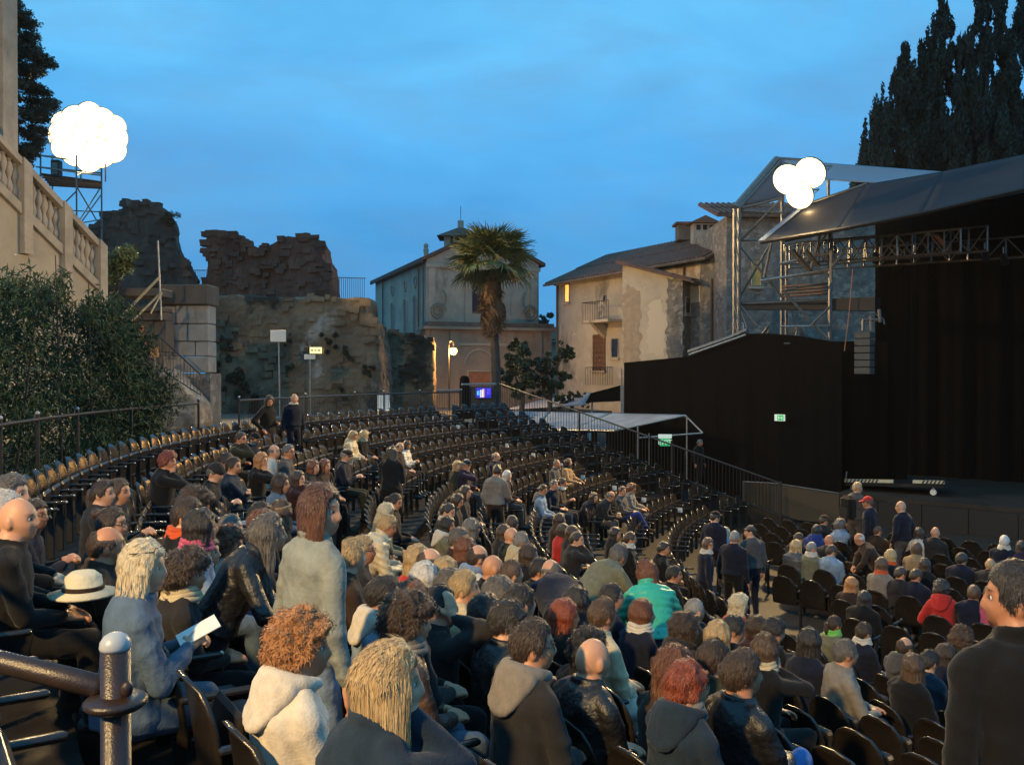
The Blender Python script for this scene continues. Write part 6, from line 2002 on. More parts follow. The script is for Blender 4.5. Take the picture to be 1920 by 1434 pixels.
exit_sign(P(1247, 827, 28.5), Vector((1, -.15, 0)), .32, .30, 'lit green EXIT sign hanging under the canopy edge', True)
# bits of the passage below: bench edge, barrier poles
ps = empty('passage_screen', P(1130, 850, 37), 0, 'dark screens closing the passage under the canopy', 'screen')
m = MB(); m.prism([P(1040, 800, 36.5), P(1172, 800, 35), Vector((P(1172, 800, 35).x, 35, FLOOR)), Vector((P(1040, 800, 36.5).x, 36.5, FLOOR))], (.1, .2, 0)); m.build('dark_cloth', M_BLACK, ps)
for px, w, c in [(1128, 8, M_RUBBLE), (1052, 4, M_STEEL), (1105, 3, M_WHITEP)]:
    a, b = P(px - w, 812, 34.6), P(px + w, 905, 34.6)
    m = MB(); m.box(((a.x + b.x) / 2, 34.6, (a.z + b.z) / 2), (b.x - a.x, .12, a.z - b.z)); m.build('upright', c, ps)
# control booth with a lit screen behind the top railing
bt = empty('control_booth', rim(897, 27.0), 0, 'black control booth with a glowing blue screen beside the palm', 'booth')
a, b = P(868, 724, 34.5), P(928, 778, 34.5)
m = MB(); m.bbox(((a.x + b.x) / 2, 35.2, (a.z + 0) / 2), (b.x - a.x, 1.2, a.z), .03); m.build('cabinet', M_DARKPAINT, bt)
a, b = P(892, 727, 34.4), P(921, 746, 34.4)
m = MB(); m.bbox(((a.x + b.x) / 2, 34.55, (a.z + b.z) / 2), (b.x - a.x + .06, .06, a.z - b.z + .06), .01); scn = m.build('screen_frame', M_DARKPAINT, bt)
M_SCREEN = mat('screen_blue', (.02, .02, .1), .3, emit=(.015, .02, .55), estr=1.1)
m = MB(); m.box(((a.x + b.x) / 2, 34.51, (a.z + b.z) / 2), (b.x - a.x, .01, a.z - b.z)); m.build('screen', M_SCREEN, scn)
for (x0, y0, x1, y1, c, s) in [(894, 733, 899, 741, (.05, .35, 1), 1.4), (900, 731, 905, 745, (.55, .55, .9), 1.2), (905, 729, 908, 745, (1, .5, .2), 1.1), (913, 729, 918, 740, (.06, .03, .9), 1.4)]:
    p, q = P(x0, y0, 34.4), P(x1, y1, 34.4)
    m = MB(); m.box(((p.x + q.x) / 2, 34.50, (p.z + q.z) / 2), (q.x - p.x, .008, p.z - q.z)); m.build('picture_patch', mat('screen_patch_%d' % x0, c, .3, emit=c, estr=s), scn)
cv = empty('covered_loudspeaker', P(870, 780, 34.2), 0, 'rounded black covered loudspeaker standing left of the lit screen', 'loudspeaker')
a = P(871, 704, 34.2); wv_ = .20
pr = [(wv_ * 1.05, 0), (wv_, .5), (wv_ * .95, a.z - .35), (wv_ * .9, a.z - .12), (wv_ * .6, a.z - .02), (.02, a.z)]
m = MB(); m.lathe(pr, (a.x, 34.2, 0), 14); m.build('cover', M_BLACK, cv, smooth=True)
MB().tube((a.x, 34.2, 0), (a.x, 34.2, .06), .25, n=12).build('base', M_DARKPAINT, cv)
sp_ = empty('steel_handrail_post', P(820, 790, 33), 0, 'thin steel rod leaning near the church corner behind the seats', 'post') if False else None
pl_ = empty('concrete_pillar', P(699, 560, 50), 0, 'slender pale post standing beside the church flank', 'post')
a = P(699, 568, 50); MB().tube((a.x, 50, 0), a, .10, n=8).build('shaft', M_CHURCH, pl_)
MB().tube(a, a + Vector((0, 0, .06)), .13, n=8).build('cap', M_CHURCH, pl_)
# ------------------------------------------------------------------ the audience
HC = dict(q=((.060, .022, .012), (.125, .048, .022)), k=((.012, .010, .010), (.030, .024, .020)), d=((.028, .016, .010), (.060, .034, .020)), b=((.065, .036, .020), (.12, .068, .036)), a=((.11, .036, .016), (.18, .066, .028)), r=((.18, .030, .012), (.27, .060, .022)),
          o=((.30, .12, .035), (.42, .19, .065)), l=((.33, .215, .095), (.50, .35, .17)), y=((.50, .40, .24), (.66, .56, .38)), g=((.17, .155, .14), (.30, .28, .255)), w=((.50, .47, .43), (.66, .63, .58)), s=((.07, .062, .055), (.15, .135, .12)))
CC = dict(k=(.010, .010, .011), n=(.012, .017, .042), d=(.034, .033, .034), g=(.12, .12, .125), lg=(.33, .33, .33), w=(.62, .58, .50), c=(.56, .48, .32), b=(.075, .125, .20), lb=(.22, .32, .46), o=(.050, .052, .030), og=(.16, .16, .105), t=(.30, .21, .12),
          br=(.060, .036, .024), r=(.48, .030, .026), te=(.035, .42, .30), y=(.60, .36, .02), m=(.055, .018, .022), p=(.040, .028, .075), u=(.020, .045, .22), bd=(.022, .045, .075), pk=(.55, .10, .20), dj=(.235, .265, .245), or_=(.60, .10, .03), ga=(.22, .20, .175), gr=(.20, .60, .12), sb=(.07, .18, .50))
CC['or'] = CC['or_']
def cloth_mat(style, ck):
    n = 'cloth_%s_%s' % (style, ck)
    c = CC[ck]
    if max(c) < .13: c = tuple(v * f for v, f in zip(c, (.62, .58, .56)))
    else: c = tuple(v * f for v, f in zip(c, (1.0, .95, .90)))
    if style == 'leather': return mat(n, tuple(v * 1.2 for v in c), .44, c2=tuple(v * 2.2 for v in c), scale=14, bump=.5, bscale=34)
    if style == 'puffer': return mat(n, c, .48, c2=tuple(v * .85 for v in c), scale=9, bump=.25, bscale=22)
    if ck in ('b', 'lb', 'dj'): return mat(n, c, .88, c2=tuple(v * .62 for v in c), scale=7, bump=.35, bscale=34, stains=[(tuple(min(1, v * 1.35) for v in c), 5, (1, 1, 1), .58, .70)])
    return mat(n, c, .92, c2=tuple(v * .74 for v in c), scale=16, bump=.22, bscale=110, sheen=.1, spec=.25)
SKINS = [(.50, .25, .135), (.54, .29, .17), (.46, .215, .115), (.56, .32, .20)]
def skin_for(i, hc, beard):
    c = SKINS[i % 4]
    h = HC[hc][0]
    return skin_mat('skin_%d_%s_%s' % (i % 4, hc, beard or 'n'), c, (c[0] * .80, c[1] * .50, c[2] * .50), tuple(v * .6 for v in h), HC[beard][0] if beard else None)
MALE = 1.0
# px, py of the top of the head, pose, head turn, head nod, hair, hair colour, top, colour, leg colour, extras, label
T = []
def A(*a): T.append(a)
exec_people = True
A(505, 741, 'standhip', -30, 15, 'long', 'd', 'coat', 'm', 'k', dict(f=1, top='k', turn=-20), 'standing woman with long dark hair in black top and brown coat on the stair')
A(552, 738, 'stand', -30, 0, 'balding', 'w', 'knit', 'n', 'n', dict(turn=-35, collar='w'), 'standing white haired man in navy sweater on the stair')
A(452, 809, 'chin', -30, 0, 'short', 'd', 'jacket', 'o', 'k', dict(gl=1), 'bespectacled man in olive jacket leaning his chin on his hand')
A(478, 811, 'lap', -30, 15, 'short', 'd', 'jacket', 'n', 'n', dict(cap='k'), 'man in black baseball cap and navy jacket left of the standing woman')
A(490, 848, 'mouth', -30, 0, 'bob', 'o', 'jacket', 'k', 'k', dict(f=1), 'ginger bobbed woman in black top holding her hand to her face')
A(514, 834, 'lap', -30, 0, 'balding', 's', 'jacket', 'w', 'k', dict(beard='s'), 'bearded grey man in open white jacket below the standing couple')
A(541, 832, 'lap2', -30, 0, 'short', 's', 'jacket', 'g', 'k', dict(gl=1), 'grey haired man with glasses in grey jacket below the standing couple')
A(404, 867, 'phone', -30, 15, 'short', 's', 'knit', 'k', 'lb', dict(bn='d'), 'man in dark knitted hat and black sweater looking at his hands')
A(438, 856, 'cross', -30, 0, 'short', 'd', 'jacket', 'bd', 'k', dict(beard='d'), 'dark bearded man in teal hooded top with folded arms')
A(424, 848, 'lap', -30, 0, 'short', 'd', 'jacket', 'n', 'k', {}, 'dark haired man half hidden behind the bearded man in teal')
A(315, 845, 'mouth', -30, 0, 'pixie', 'r', 'jacket', 'k', 'n', dict(f=1), 'bright red haired woman in black sitting alone in the left rows')
A(588, 862, 'lap', -30, 0, 'bob', 'a', 'jacket', 'd', 'k', dict(f=1), 'brown bobbed woman in grey jacket two seats left of the aisle')
A(609, 860, 'lap', -30, 0, 'long', 'a', 'jacket', 'br', 'k', dict(f=1), 'woman with long chestnut hair next to the left aisle')
A(560, 882, 'chin', -30, 0, 'long', 'd', 'jacket', 'm', 'k', dict(f=1), 'long haired woman in maroon resting her chin on her hand')
A(527, 888, 'lap', -30, 0, 'long', 'd', 'jacket', 'b', 'n', dict(f=1), 'woman with long dark hair in a blue denim jacket behind the standing woman in denim')
A(649, 841, 'phone', -30, 15, 'short', 'g', 'jacket', 'n', 'o', dict(fc='br'), 'man in tan flat cap and navy jacket beside the left aisle')
A(662, 808, 'lap', -30, 15, 'bobbig', 'l', 'puffer', 'c', 'k', dict(f=1, hood='c'), 'blonde woman in pale hooded coat in the middle rows')
A(683, 807, 'lap', 30, 15, 'bobbig', 'l', 'coat', 'k', 'n', dict(f=1, sc='lb'), 'strawberry blonde woman in black coat beside the pale hooded coat')
A(735, 836, 'standhold', 30, 15, 'long', 'k', 'coat', 'k', 'bd', dict(f=1, turn=80, paper=1), 'standing woman in black coat reading a glowing phone in the aisle')
A(750, 829, 'lap', -30, 0, 'balding', 'b', 'jacket', 'br', 'k', {}, 'reddish balding man partly hidden behind the standing woman in black')
A(763, 826, 'phone', -30, 15, 'bob', 'd', 'puffer', 'w', 'k', dict(f=1), 'brown haired woman in cream puffer drinking from a cup')
A(858, 864, 'lap', -60, 0, 'bobbig', 'l', 'jacket', 'o', 'k', dict(f=1), 'curly blonde woman in dark green jacket beside the blue flat cap')
A(874, 860, 'mouth', -30, 15, 'short', 'g', 'jacket', 'p', 'bd', dict(fc='bd'), 'man in blue flat cap and violet blue jacket')
A(930, 848, 'lap', 0, 0, 'balding', 's', 'jacket', 'n', 'k', dict(gl=1), 'bald man with dark glasses in navy above the standing bearded man')
A(932, 870, 'standclap', 30, 15, 'short', 'd', 'knit', 'ga', 'br', dict(turn=60, beard='k'), 'standing bearded man in pale grey sweater and brown trousers')
A(951, 882, 'lap', -30, 0, 'bob', 'w', 'jacket', 'm', 'bd', dict(f=1), 'white haired woman in dark jacket right behind the standing bearded man')
A(1044, 861, 'lap', -30, 0, 'buzz', 's', 'knit', 'g', 'k', {}, 'bald man in grey sweater beside the woman with beige coat')
A(1066, 859, 'lap2', 0, 0, 'long', 'd', 'coat', 't', 'n', dict(f=1, sc='k'), 'dark haired woman in beige coat with black scarf')
A(1018, 907, 'lap', -30, 15, 'short', 'd', 'jacket', 'lb', 'd', dict(hood='ga'), 'man in pale blue hooded jacket at the end of the row')
A(1039, 898, 'turnR', -30, 0, 'crop', 's', 'jacket', 'n', 'bd', {}, 'grey haired man in navy jacket turned towards his neighbour')
A(1054, 895, 'phone', 0, 15, 'short', 'd', 'jacket', 'br', 'd', dict(beard='d', sc='w'), 'bearded man in brown waistcoat and white shirt reading')
A(1114, 923, 'fwd', -30, 0, 'bob', 'd', 'jacket', 'n', 'k', dict(f=1, cup=1), 'woman in navy blazer leaning forward with a white cup')
A(1145, 921, 'fwd', 0, 15, 'balding', 's', 'jacket', 'd', 'g', dict(gl=1, cup=1), 'bald man with glasses holding a plastic beer cup')
A(1167, 911, 'legs', -30, 0, 'short', 'd', 'jacket', 'g', 'u', {}, 'dark haired man in grey hooded top with crossed jeans')
A(1185, 905, 'lap2', 0, 0, 'curly', 'a', 'jacket', 'ga', 'g', dict(f=1), 'curly auburn woman in grey cardigan at the row end')
# left block near the camera
A(20, 887, 'lap', -30, 0, 'short', 's', 'jacket', 'k', 'k', {}, 'grey cropped man at the left edge behind the bald man')
A(4, 917, 'lap', -30, 0, 'short', 'w', 'jacket', 'd', 'k', dict(f=1), 'white haired person cut off by the left edge of the picture')
A(33, 934, 'lap', -30, 0, None, 'd', 'knit', 'k', 'k', dict(Y=4.70), 'bald man in black sweater at the left edge holding a hat')
A(62, 935, 'phone', -30, 0, 'short', 'd', 'jacket', 'n', 'bd', dict(Y=6.30, gl=1), 'dark haired man with glasses beyond the bald man in black')
A(195, 898, 'lap', -30, 0, 'pony', 'd', 'jacket', 'd', 'k', dict(f=1), 'woman with high dark ponytail above the yellow jacket')
A(223, 896, 'phone', -30, 0, 'bun', 'b', 'jacket', 'd', 'k', dict(f=1), 'woman in profile beyond the high dark ponytail')
A(210, 949, 'phone', -30, 0, 'bun', 'd', 'jacket', 'd', 'n', dict(f=1, gl=1, sc='y', cup=1), 'woman with glasses and yellow scarf jacket holding a cup')
A(200, 988, 'lap', 0, 0, 'balding', 'd', 'jacket', 'br', 'k', dict(Y=5.30), 'balding dark haired man in brown jacket left of the blonde in denim')
A(270, 1014, 'phone', -30, 0, 'bob', 'y', 'jacket', 'b', 'b', dict(Y=4.3, f=1, sg=1, paper=1), 'blonde woman in blue denim jacket with sunglasses in her hair')
A(351, 1027, 'lap', -30, 0, 'afro', 'd', 'jacket', 'd', 'k', dict(Y=5.00, f=1, sc='c'), 'woman with big curly brown hair and cream lace scarf')
A(311, 1006, 'lap', -30, 0, 'short', 'd', 'jacket', 'k', 'k', dict(Y=6.1), 'dark head just behind the blonde in blue denim')
A(366, 912, 'lap', -30, 15, 'curly', 'd', 'jacket', 'k', 'k', dict(gl=1), 'person with curly dark hair below the red haired woman')
A(352, 932, 'lap', -30, 0, 'short', 'd', 'jacket', 'k', 'k', dict(sc='or'), 'dark haired person with orange red collar under the curly head')
A(377, 954, 'lap', 0, 0, 'bob', 'k', 'jacket', 'lb', 'b', dict(f=1, sc='pk'), 'black haired woman in pale denim with pink scarf')
A(386, 1004, 'lap', -30, 0, 'bob', 'd', 'jacket', 'd', 'k', dict(Y=6.20, f=1), 'brown bobbed head right of the big curly hair')
A(431, 985, 'lap', -30, 0, 'curly', 'a', 'jacket', 'w', 'd', dict(Y=6.60, f=1), 'curly red haired woman in white jacket')
A(431, 963, 'lap', -30, 0, 'buzz', 's', 'jacket', 'd', 'k', {}, 'cropped grey head above the curly red hair')
A(472, 991, 'lap', -30, 0, 'short', 's', 'jacket', 'd', 'k', dict(Y=7.20, bn='g'), 'person in pale grey knitted hat and slate jacket')
A(488, 940, 'lap', -30, 0, 'short', 'k', 'jacket', 'k', 'k', {}, 'black haired head left of the face turned to the camera')
A(492, 957, 'lap', 0, 0, 'bobbig', 'a', 'jacket', 'br', 'k', dict(f=1), 'woman with full auburn hair seen from behind')
A(526, 937, 'turnR', 60, 0, 'bob', 'b', 'jacket', 'd', 'k', dict(f=1, hb='t'), 'woman in tan headband looking back towards the camera')
A(505, 962, 'stoop', 0, 0, 'long', 's', 'leather', 'k', 'k', dict(f=1, Y=5.3, turn=-15), 'person in shiny black leather jacket standing left of the denim woman')
A(602, 907, 'stand', -60, 0, 'long', 'q', 'denim', 'dj', 'lb', dict(f=1, Y=4.45, locks=1, turn=10, band2=1, wide=1.02), 'standing woman with long auburn hair in pale denim jacket and jeans')
A(680, 1003, 'lap', -30, 0, 'short', 'l', 'jacket', 'd', 'k', dict(gl=1, paper=1), 'fair haired man with glasses in dark jacket right of the standing denim woman')
A(657, 1008, 'lap', 0, 0, 'short', 'l', 'jacket', 'br', 'k', {}, 'fair head half hidden behind the standing denim woman')
A(741, 924, 'lap', -30, 15, 'pony', 'k', 'jacket', 'k', 'k', dict(f=1), 'black haired woman in profile behind the cream coat')
A(724, 943, 'lap', -30, 15, 'bob', 'y', 'jacket', 'og', 'k', dict(f=1), 'pale blonde woman behind the cream coat')
A(727, 964, 'fwd', -30, 15, 'short', 'l', 'puffer', 'c', 'c', dict(f=1), 'person in bulky cream coat with ochre hem leaning forward')
A(840, 942, 'lap', -30, 15, 'short', 'k', 'jacket', 'k', 'k', dict(sc='w'), 'black haired man in profile with white collar and black jacket')
A(858, 925, 'lap', -30, 15, 'bob', 'd', 'jacket', 'd', 'k', dict(f=1), 'dark bobbed woman behind the man with white collar')
A(873, 910, 'lap', -30, 0, 'bob', 'd', 'jacket', 'd', 'k', dict(f=1), 'dark haired woman beyond the dark bobbed woman')
A(839, 968, 'lap', -30, 0, 'bob', 'k', 'jacket', 'og', 'k', dict(f=1, hood='w'), 'black haired person with pale green hood on the shoulders')
A(861, 988, 'lap', -30, 0, 'short', 's', 'jacket', 'br', 'k', dict(gl=1), 'grey haired man with glasses behind the mauve haired head')
A(873, 1005, 'lap', 0, 0, 'bob', 'm' if 0 else 'a', 'jacket', 'm', 'k', dict(f=1), 'plum haired woman in maroon in the middle of the crowd')
A(896, 1022, 'lap', 0, 0, 'balding', 'd', 'jacket', 'w', 'k', dict(hood='lb'), 'balding dark head above a pale jacket with blue hood')
A(884, 972, 'lap', 0, 0, 'bob', 's', 'jacket', 'g', 'k', dict(bn='og'), 'person in camouflage hat seen from behind')
A(960, 965, 'turnL', 60, 0, 'short', 'd', 'jacket', 'br', 'k', {}, 'brown haired person facing the camera over the bald head')
A(946, 983, 'lap', 0, 0, 'bob', 'd', 'jacket', 'd', 'k', dict(f=1), 'dark haired woman left of the bald and the grey head')
A(959, 989, 'lap', 0, 0, None, 'd', 'jacket', 'o', 'k', {}, 'bald man in olive coat left of the cream hood')
A(978, 996, 'lap', 0, 0, 'short', 'g', 'jacket', 'c', 'k', dict(hood='c'), 'grey haired man with cream hood on his shoulders')
A(993, 1021, 'lap', -30, 0, 'bob', 'd', 'jacket', 'k', 'k', dict(f=1), 'dark bobbed woman in black below the cream hood')
A(924, 1041, 'lap', 0, 0, None, 'd', 'jacket', 'k', 'k', {}, 'bald reddish man in black in front of the olive coat')
A(959, 1048, 'lap', 0, 0, 'crop', 'b', 'jacket', 'k', 'k', {}, 'brown cropped man in black right of the bald reddish man')
A(784, 1021, 'lap', 0, 0, 'bob', 'l', 'jacket', 'r', 'k', dict(f=1), 'blonde woman in bright red jacket')
A(806, 1028, 'lap', 0, 0, 'balding', 'b', 'jacket', 'br', 'k', {}, 'brown balding head right of the bright red jacket')
A(797, 1053, 'lap', 0, 0, 'bob', 'w', 'jacket', 'd', 'k', dict(f=1), 'woman with round white bob below the red jacket')
A(836, 1045, 'lap', 0, 0, 'bob', 'l', 'jacket', 'br', 'k', dict(f=1), 'light brown bobbed woman right of the white bob')
A(843, 1065, 'lap', -30, 0, 'short', 's', 'jacket', 'o', 'k', dict(paper=1), 'dark grey haired man in green jacket holding white paper')
A(870, 1068, 'lap', -30, 0, 'short', 'l', 'jacket', 'c', 'k', {}, 'fair haired person in cream jacket beside the dark grey haired man')
A(936, 1080, 'lap', -30, 0, 'side', 's', 'jacket', 'k', 'k', dict(gl=1), 'grey haired man with black glasses in profile in mid crowd')
A(976, 1094, 'lap', 0, 0, 'short', 'k', 'jacket', 'k', 'k', {}, 'black head right of the grey man with black glasses')
A(721, 1080, 'lap', -30, 15, 'side', 'k', 'jacket', 'lb', 'k', dict(Y=5.30, f=1, hood='w'), 'black haired woman in faded pale denim beside the denim woman')
A(774, 1088, 'lap', 0, 0, 'bob', 'a', 'jacket', 'd', 'k', dict(f=1), 'auburn head just beyond the large curly brown hair')
A(770, 1110, 'lap', -30, 0, 'afro', 'd', 'leather', 'br', 'b', dict(Y=4.60, f=1, sc='ga'), 'woman with large curly hair, grey scarf and brown leather jacket')
A(825, 1095, 'ear', -30, 0, 'short', 'k', 'jacket', 'd', 'k', dict(Y=5.50), 'black haired man raising his hand to his ear')
A(912, 1114, 'lap', -30, 0, 'bob', 'k', 'jacket', 'k', 'n', dict(f=1), 'blue black bobbed head beside the raised hand')
A(953, 1126, 'lap', -30, 15, 'side', 'k', 'leather', 'k', 'k', dict(Y=5.20), 'young black haired man in shiny black leather jacket')
A(1000, 1159, 'lap', -30, 0, 'short', 'd', 'jacket', 'd', 'k', dict(Y=4.40, gl=1, hood='ga'), 'man with glasses and pale grey hood near the front')
A(1112, 1198, 'lap', 0, 0, None, 'd', 'leather', 'k', 'k', dict(Y=4.70), 'large bald man in black leather jacket near the front')
A(568, 1143, 'lap', -30, 0, 'curly', 'o', 'jacket', 'w', 'r', dict(f=1, hood='w', Y=3.35), 'short curly ginger haired woman in white hooded jacket in the foreground')
A(730, 1203, 'chin', -30, 0, 'long', 'l', 'jacket', 'bd', 'k', dict(f=1, locks=1, Y=2.75), 'woman with long streaked blonde hair in navy jacket in the foreground')
A(1050, 962, 'lap', 0, 0, 'bob', 'd', 'coat', 'br', 'k', dict(f=1), 'person in brown wool coat with dark hair right of the grey haired man')
A(1057, 981, 'lap', 0, 0, 'long', 'd', 'jacket', 'r', 'k', dict(f=1), 'dark haired woman with coral red jacket')
A(1074, 985, 'lap', 0, 0, 'bob', 'd', 'jacket', 'd', 'k', dict(f=1), 'dark haired person between the coral jacket and the receding man')
A(1082, 996, 'chin', -30, 0, 'short', 'k', 'jacket', 'd', 'k', {}, 'man with receding black hair in charcoal coat, hand at chin')
A(1154, 988, 'lap', -30, 0, 'bob', 'k', 'jacket', 'k', 'k', dict(f=1), 'black haired woman left of the man with dark glasses')
A(1182, 996, 'lap', 0, 0, 'short', 'd', 'jacket', 'k', 'k', dict(gl=1, sc='w'), 'man with dark glasses and white collar looking right')
A(1158, 1019, 'bend', 0, 15, 'short', 's', 'jacket', 'og', 'd', dict(Y=9.6, turn=15), 'man in sage jacket bending over a seat')
A(1213, 1049, 'stoop', 30, 15, 'long', 'a', 'puffer', 'te', 'bd', dict(f=1, Y=8.4, turn=70), 'auburn woman in bright teal padded jacket')
A(1245, 1015, 'lap', -30, 0, 'side', 'k', 'jacket', 'k', 'k', {}, 'young dark man in profile sitting apart right of the teal jacket')
A(1034, 1050, 'bendlow', 30, 0, 'balding', 's', 'jacket', 'n', 'k', dict(Y=8.2, turn=75), 'grey balding man bent low in a navy jacket')
A(1014, 1045, 'lap', -30, 0, 'short', 'k', 'jacket', 'k', 'k', {}, 'dark head left of the man bent low')
A(1082, 1099, 'lap', 0, 0, 'bob', 'k', 'jacket', 'k', 'k', dict(f=1), 'black haired woman facing right above the red bob')
A(1060, 1124, 'lap', -30, 0, 'bob', 'r', 'jacket', 'k', 'k', dict(f=1), 'woman with copper red bob in black')
A(1148, 1093, 'lap', -30, 0, 'short', 'k', 'jacket', 'n', 'k', dict(gl=1), 'black haired man with glasses in navy beside the teal jacket')
A(1131, 1119, 'lap', 0, 0, 'short', 'b', 'jacket', 'c', 'w', {}, 'brown haired man in cream jacket with high collar')
A(1104, 1176, 'lap', 0, 0, 'curly', 'k', 'jacket', 'k', 'k', dict(Y=5.70), 'black curly head behind the large bald man')
A(1206, 1124, 'lap', -30, 0, 'long', 'a', 'jacket', 'u' if 0 else 'n', 'k', dict(f=1, sc='w'), 'woman with long dark red hair in navy with white collar')
A(1303, 1122, 'lap', 0, 0, 'buzz', 'g', 'jacket', 'k', 'k', {}, 'man with cropped grey hair in black right of the teal jacket')
A(1286, 1151, 'lap', -30, 0, 'longwild', 'd', 'jacket', 'd', 'k', dict(f=1, hood='d'), 'woman with wavy brown hair below the cropped grey man')
A(1348, 1164, 'lap', 0, 0, 'bob', 'l', 'jacket', 'd', 'k', dict(f=1), 'blonde head with a yellow hair clip')
A(1376, 1153, 'lap', -30, 15, 'short', 'k', 'jacket', 'k', 'k', {}, 'dark haired boy beside the blonde with the hair clip')
A(1388, 1115, 'lap', -30, 0, 'bobbig', 'y', 'jacket', 'r', 'k', dict(f=1), 'blonde bobbed person in scarlet jacket')
A(1422, 1154, 'lap', -30, 0, 'long', 'd', 'jacket', 'm', 'k', dict(f=1), 'dark haired woman in maroon right of the scarlet jacket')
A(1453, 1158, 'lap', -30, 15, 'side', 'k', 'jacket', 'k', 'k', {}, 'black haired youth right of the woman in maroon')
A(1437, 1187, 'mouth', 0, 0, 'long', 'b', 'jacket', 'k', 'k', dict(f=1, sc='c'), 'girl with straight brown hair and cream collar raising her hand')
A(1340, 1197, 'lap', 0, 0, 'short', 'd', 'jacket', 'o', 'k', {}, 'dark cropped man in olive behind the red haired woman in blue')
A(1394, 1218, 'legs', -30, 0, 'side', 'd', 'leather', 'k', 'sb', dict(Y=4.90), 'man with thick dark hair in black leather jacket at the front right')
A(1264, 1216, 'lap', 0, 0, 'longwild', 'a', 'jacket', 'br', 'k', dict(Y=5.10, f=1), 'woman with frizzy light brown hair beside the red haired woman in blue')
A(1292, 1243, 'lap', -30, 0, 'pixie', 'r', 'jacket', 'bd', 'b', dict(Y=4.40, f=1, gl=1, hood='bd', sc='ga'), 'short red haired woman in blue hooded jacket in the foreground')
A(1520, 1178, 'lap', 0, 0, 'bob', 'k', 'jacket', 'n', 'k', {}, 'black haired person left of the grey man in beige')
A(1567, 1153, 'lap', 0, 0, 'pony', 'd', 'jacket', 'og', 'k', dict(f=1, sc='gr'), 'woman with brown ponytail and green collar')
A(1622, 1166, 'lap', 0, 0, 'short', 'd', 'jacket', 'n', 'k', dict(sc='w'), 'dark haired man in navy with white collar')
A(1588, 1198, 'turnR', -30, 0, 'short', 's', 'jacket', 'ga', 'n', {}, 'grey haired man in beige jacket turned to the right')
A(1699, 1196, 'lap', 0, 0, 'balding', 'd', 'jacket', 'g', 'k', dict(sc='gr', hood='g'), 'balding man with bright green collar and grey hood')
A(1714, 1226, 'lap', 30, 0, 'bob', 'b', 'jacket', 'k', 'k', dict(f=1), 'brown bobbed person in black coat in front of the green collar')
A(1744, 1218, 'phone', 0, 15, 'short', 'k', 'jacket', 'bd', 'k', {}, 'dark haired man in blue jacket holding a bright cup')
A(1776, 1208, 'lap', -30, 0, 'bob', 'd', 'jacket', 'n', 'k', {}, 'dark head in shade beyond the man with the bright cup')
A(1805, 1173, 'phone', -30, 15, 'curly', 'b', 'jacket', 'o', 'k', {}, 'boy with tousled brown hair near the right edge')
A(1906, 1052, 'stand', 60, 0, 'short', 'k', 'coat', 'k', 'k', dict(Y=3.35, tall=1, beard='k', turn=55), 'tall bearded man in black standing at the right edge')
# orchestra and standing groups
A(1342, 958, 'stand', -30, 15, 'short', 'k', 'jacket', 'n', 'k', dict(cap='k'), 'standing person in dark cap and navy coat behind the scarved woman')
A(1361, 988, 'lap', 0, 0, 'bob', 'y', 'jacket', 'lb', 'k', dict(f=1), 'pale haired woman in light blue behind the standing grey man')
A(1329, 1008, 'stand', -60, 0, 'bob', 'b', 'jacket', 'n', 'k', dict(f=1, gl=1, sc='w', small=.94), 'smiling woman with glasses and white scarf standing in navy')
A(1378, 994, 'stand', 0, 0, 'crop', 'g', 'jacket', 'n', 'k', {}, 'standing man with grey cropped hair seen from behind in dark navy')
A(1407, 985, 'stand', 60, 0, 'buzz', 'k', 'jacket', 'g', 'n', dict(band='k', beard='s', turn=60), 'standing man with black hat band and grey jacket facing left')
A(1546, 965, 'lap', -30, 15, 'short', 'd', 'jacket', 'd', 'k', dict(cap='br'), 'man in brown cap in the front orchestra row')
A(1583, 958, 'lap', -30, 0, None, 'd', 'jacket', 'n', 'k', {}, 'bald man in navy second in the front orchestra row')
A(1607, 956, 'lap', 0, 0, 'buzz', 's', 'knit', 'u', 'k', {}, 'bald man in bright blue sweater')
A(1576, 972, 'chin', -30, 15, 'curly', 's', 'jacket', 'lb', 'k', {}, 'grey haired man in light blue shirt, chin on hand, below the bald man in navy')
A(1625, 969, 'lap', -30, 15, 'long', 'y', 'jacket', 'd', 'k', dict(f=1), 'woman with long yellow blonde hair near the stage')
A(1647, 986, 'lap', -30, 0, 'buzz', 'b', 'jacket', 'br', 'k', {}, 'bald brown man right of the long yellow blonde hair')
A(1612, 1000, 'stoop', 30, 15, 'balding', 'w', 'jacket', 'br', 'u', dict(turn=120, beard='w', gl=1, Y=16.4), 'stooping man with white beard in brown jacket')
A(1499, 998, 'lap', -30, 0, 'short', 'd', 'jacket', 'd', 'k', {}, 'dark haired man left of the cobalt blue hood')
A(1494, 1013, 'lap', -30, 0, 'bobbig', 'l', 'puffer', 'g', 'k', dict(f=1), 'grey blonde woman in quilted grey jacket')
A(1523, 1015, 'lap', -30, 0, 'crop', 'g', 'knit', 'og', 'k', dict(sc='w'), 'short grey haired man in grey green sweater with white collar')
A(1556, 1003, 'lap', -30, 0, None, 'd', 'jacket', 'd', 'k', {}, 'bald man in charcoal behind the light blue shirt')
A(1560, 1021, 'lap', -30, 15, 'short', 'd', 'jacket', 'lb', 'k', {}, 'man in pale blue shirt seen from behind')
A(1532, 984, 'lap', 0, 0, 'bob', 'k', 'jacket', 'u', 'k', dict(hood='u'), 'black haired person in cobalt blue hooded jacket')
A(1609, 903, 'stand', -30, 0, 'short', 'l', 'jacket', 'g', 'g', dict(turn=-20, Y=19.5, pack=1), 'fair haired person with black rucksack standing by the stage')
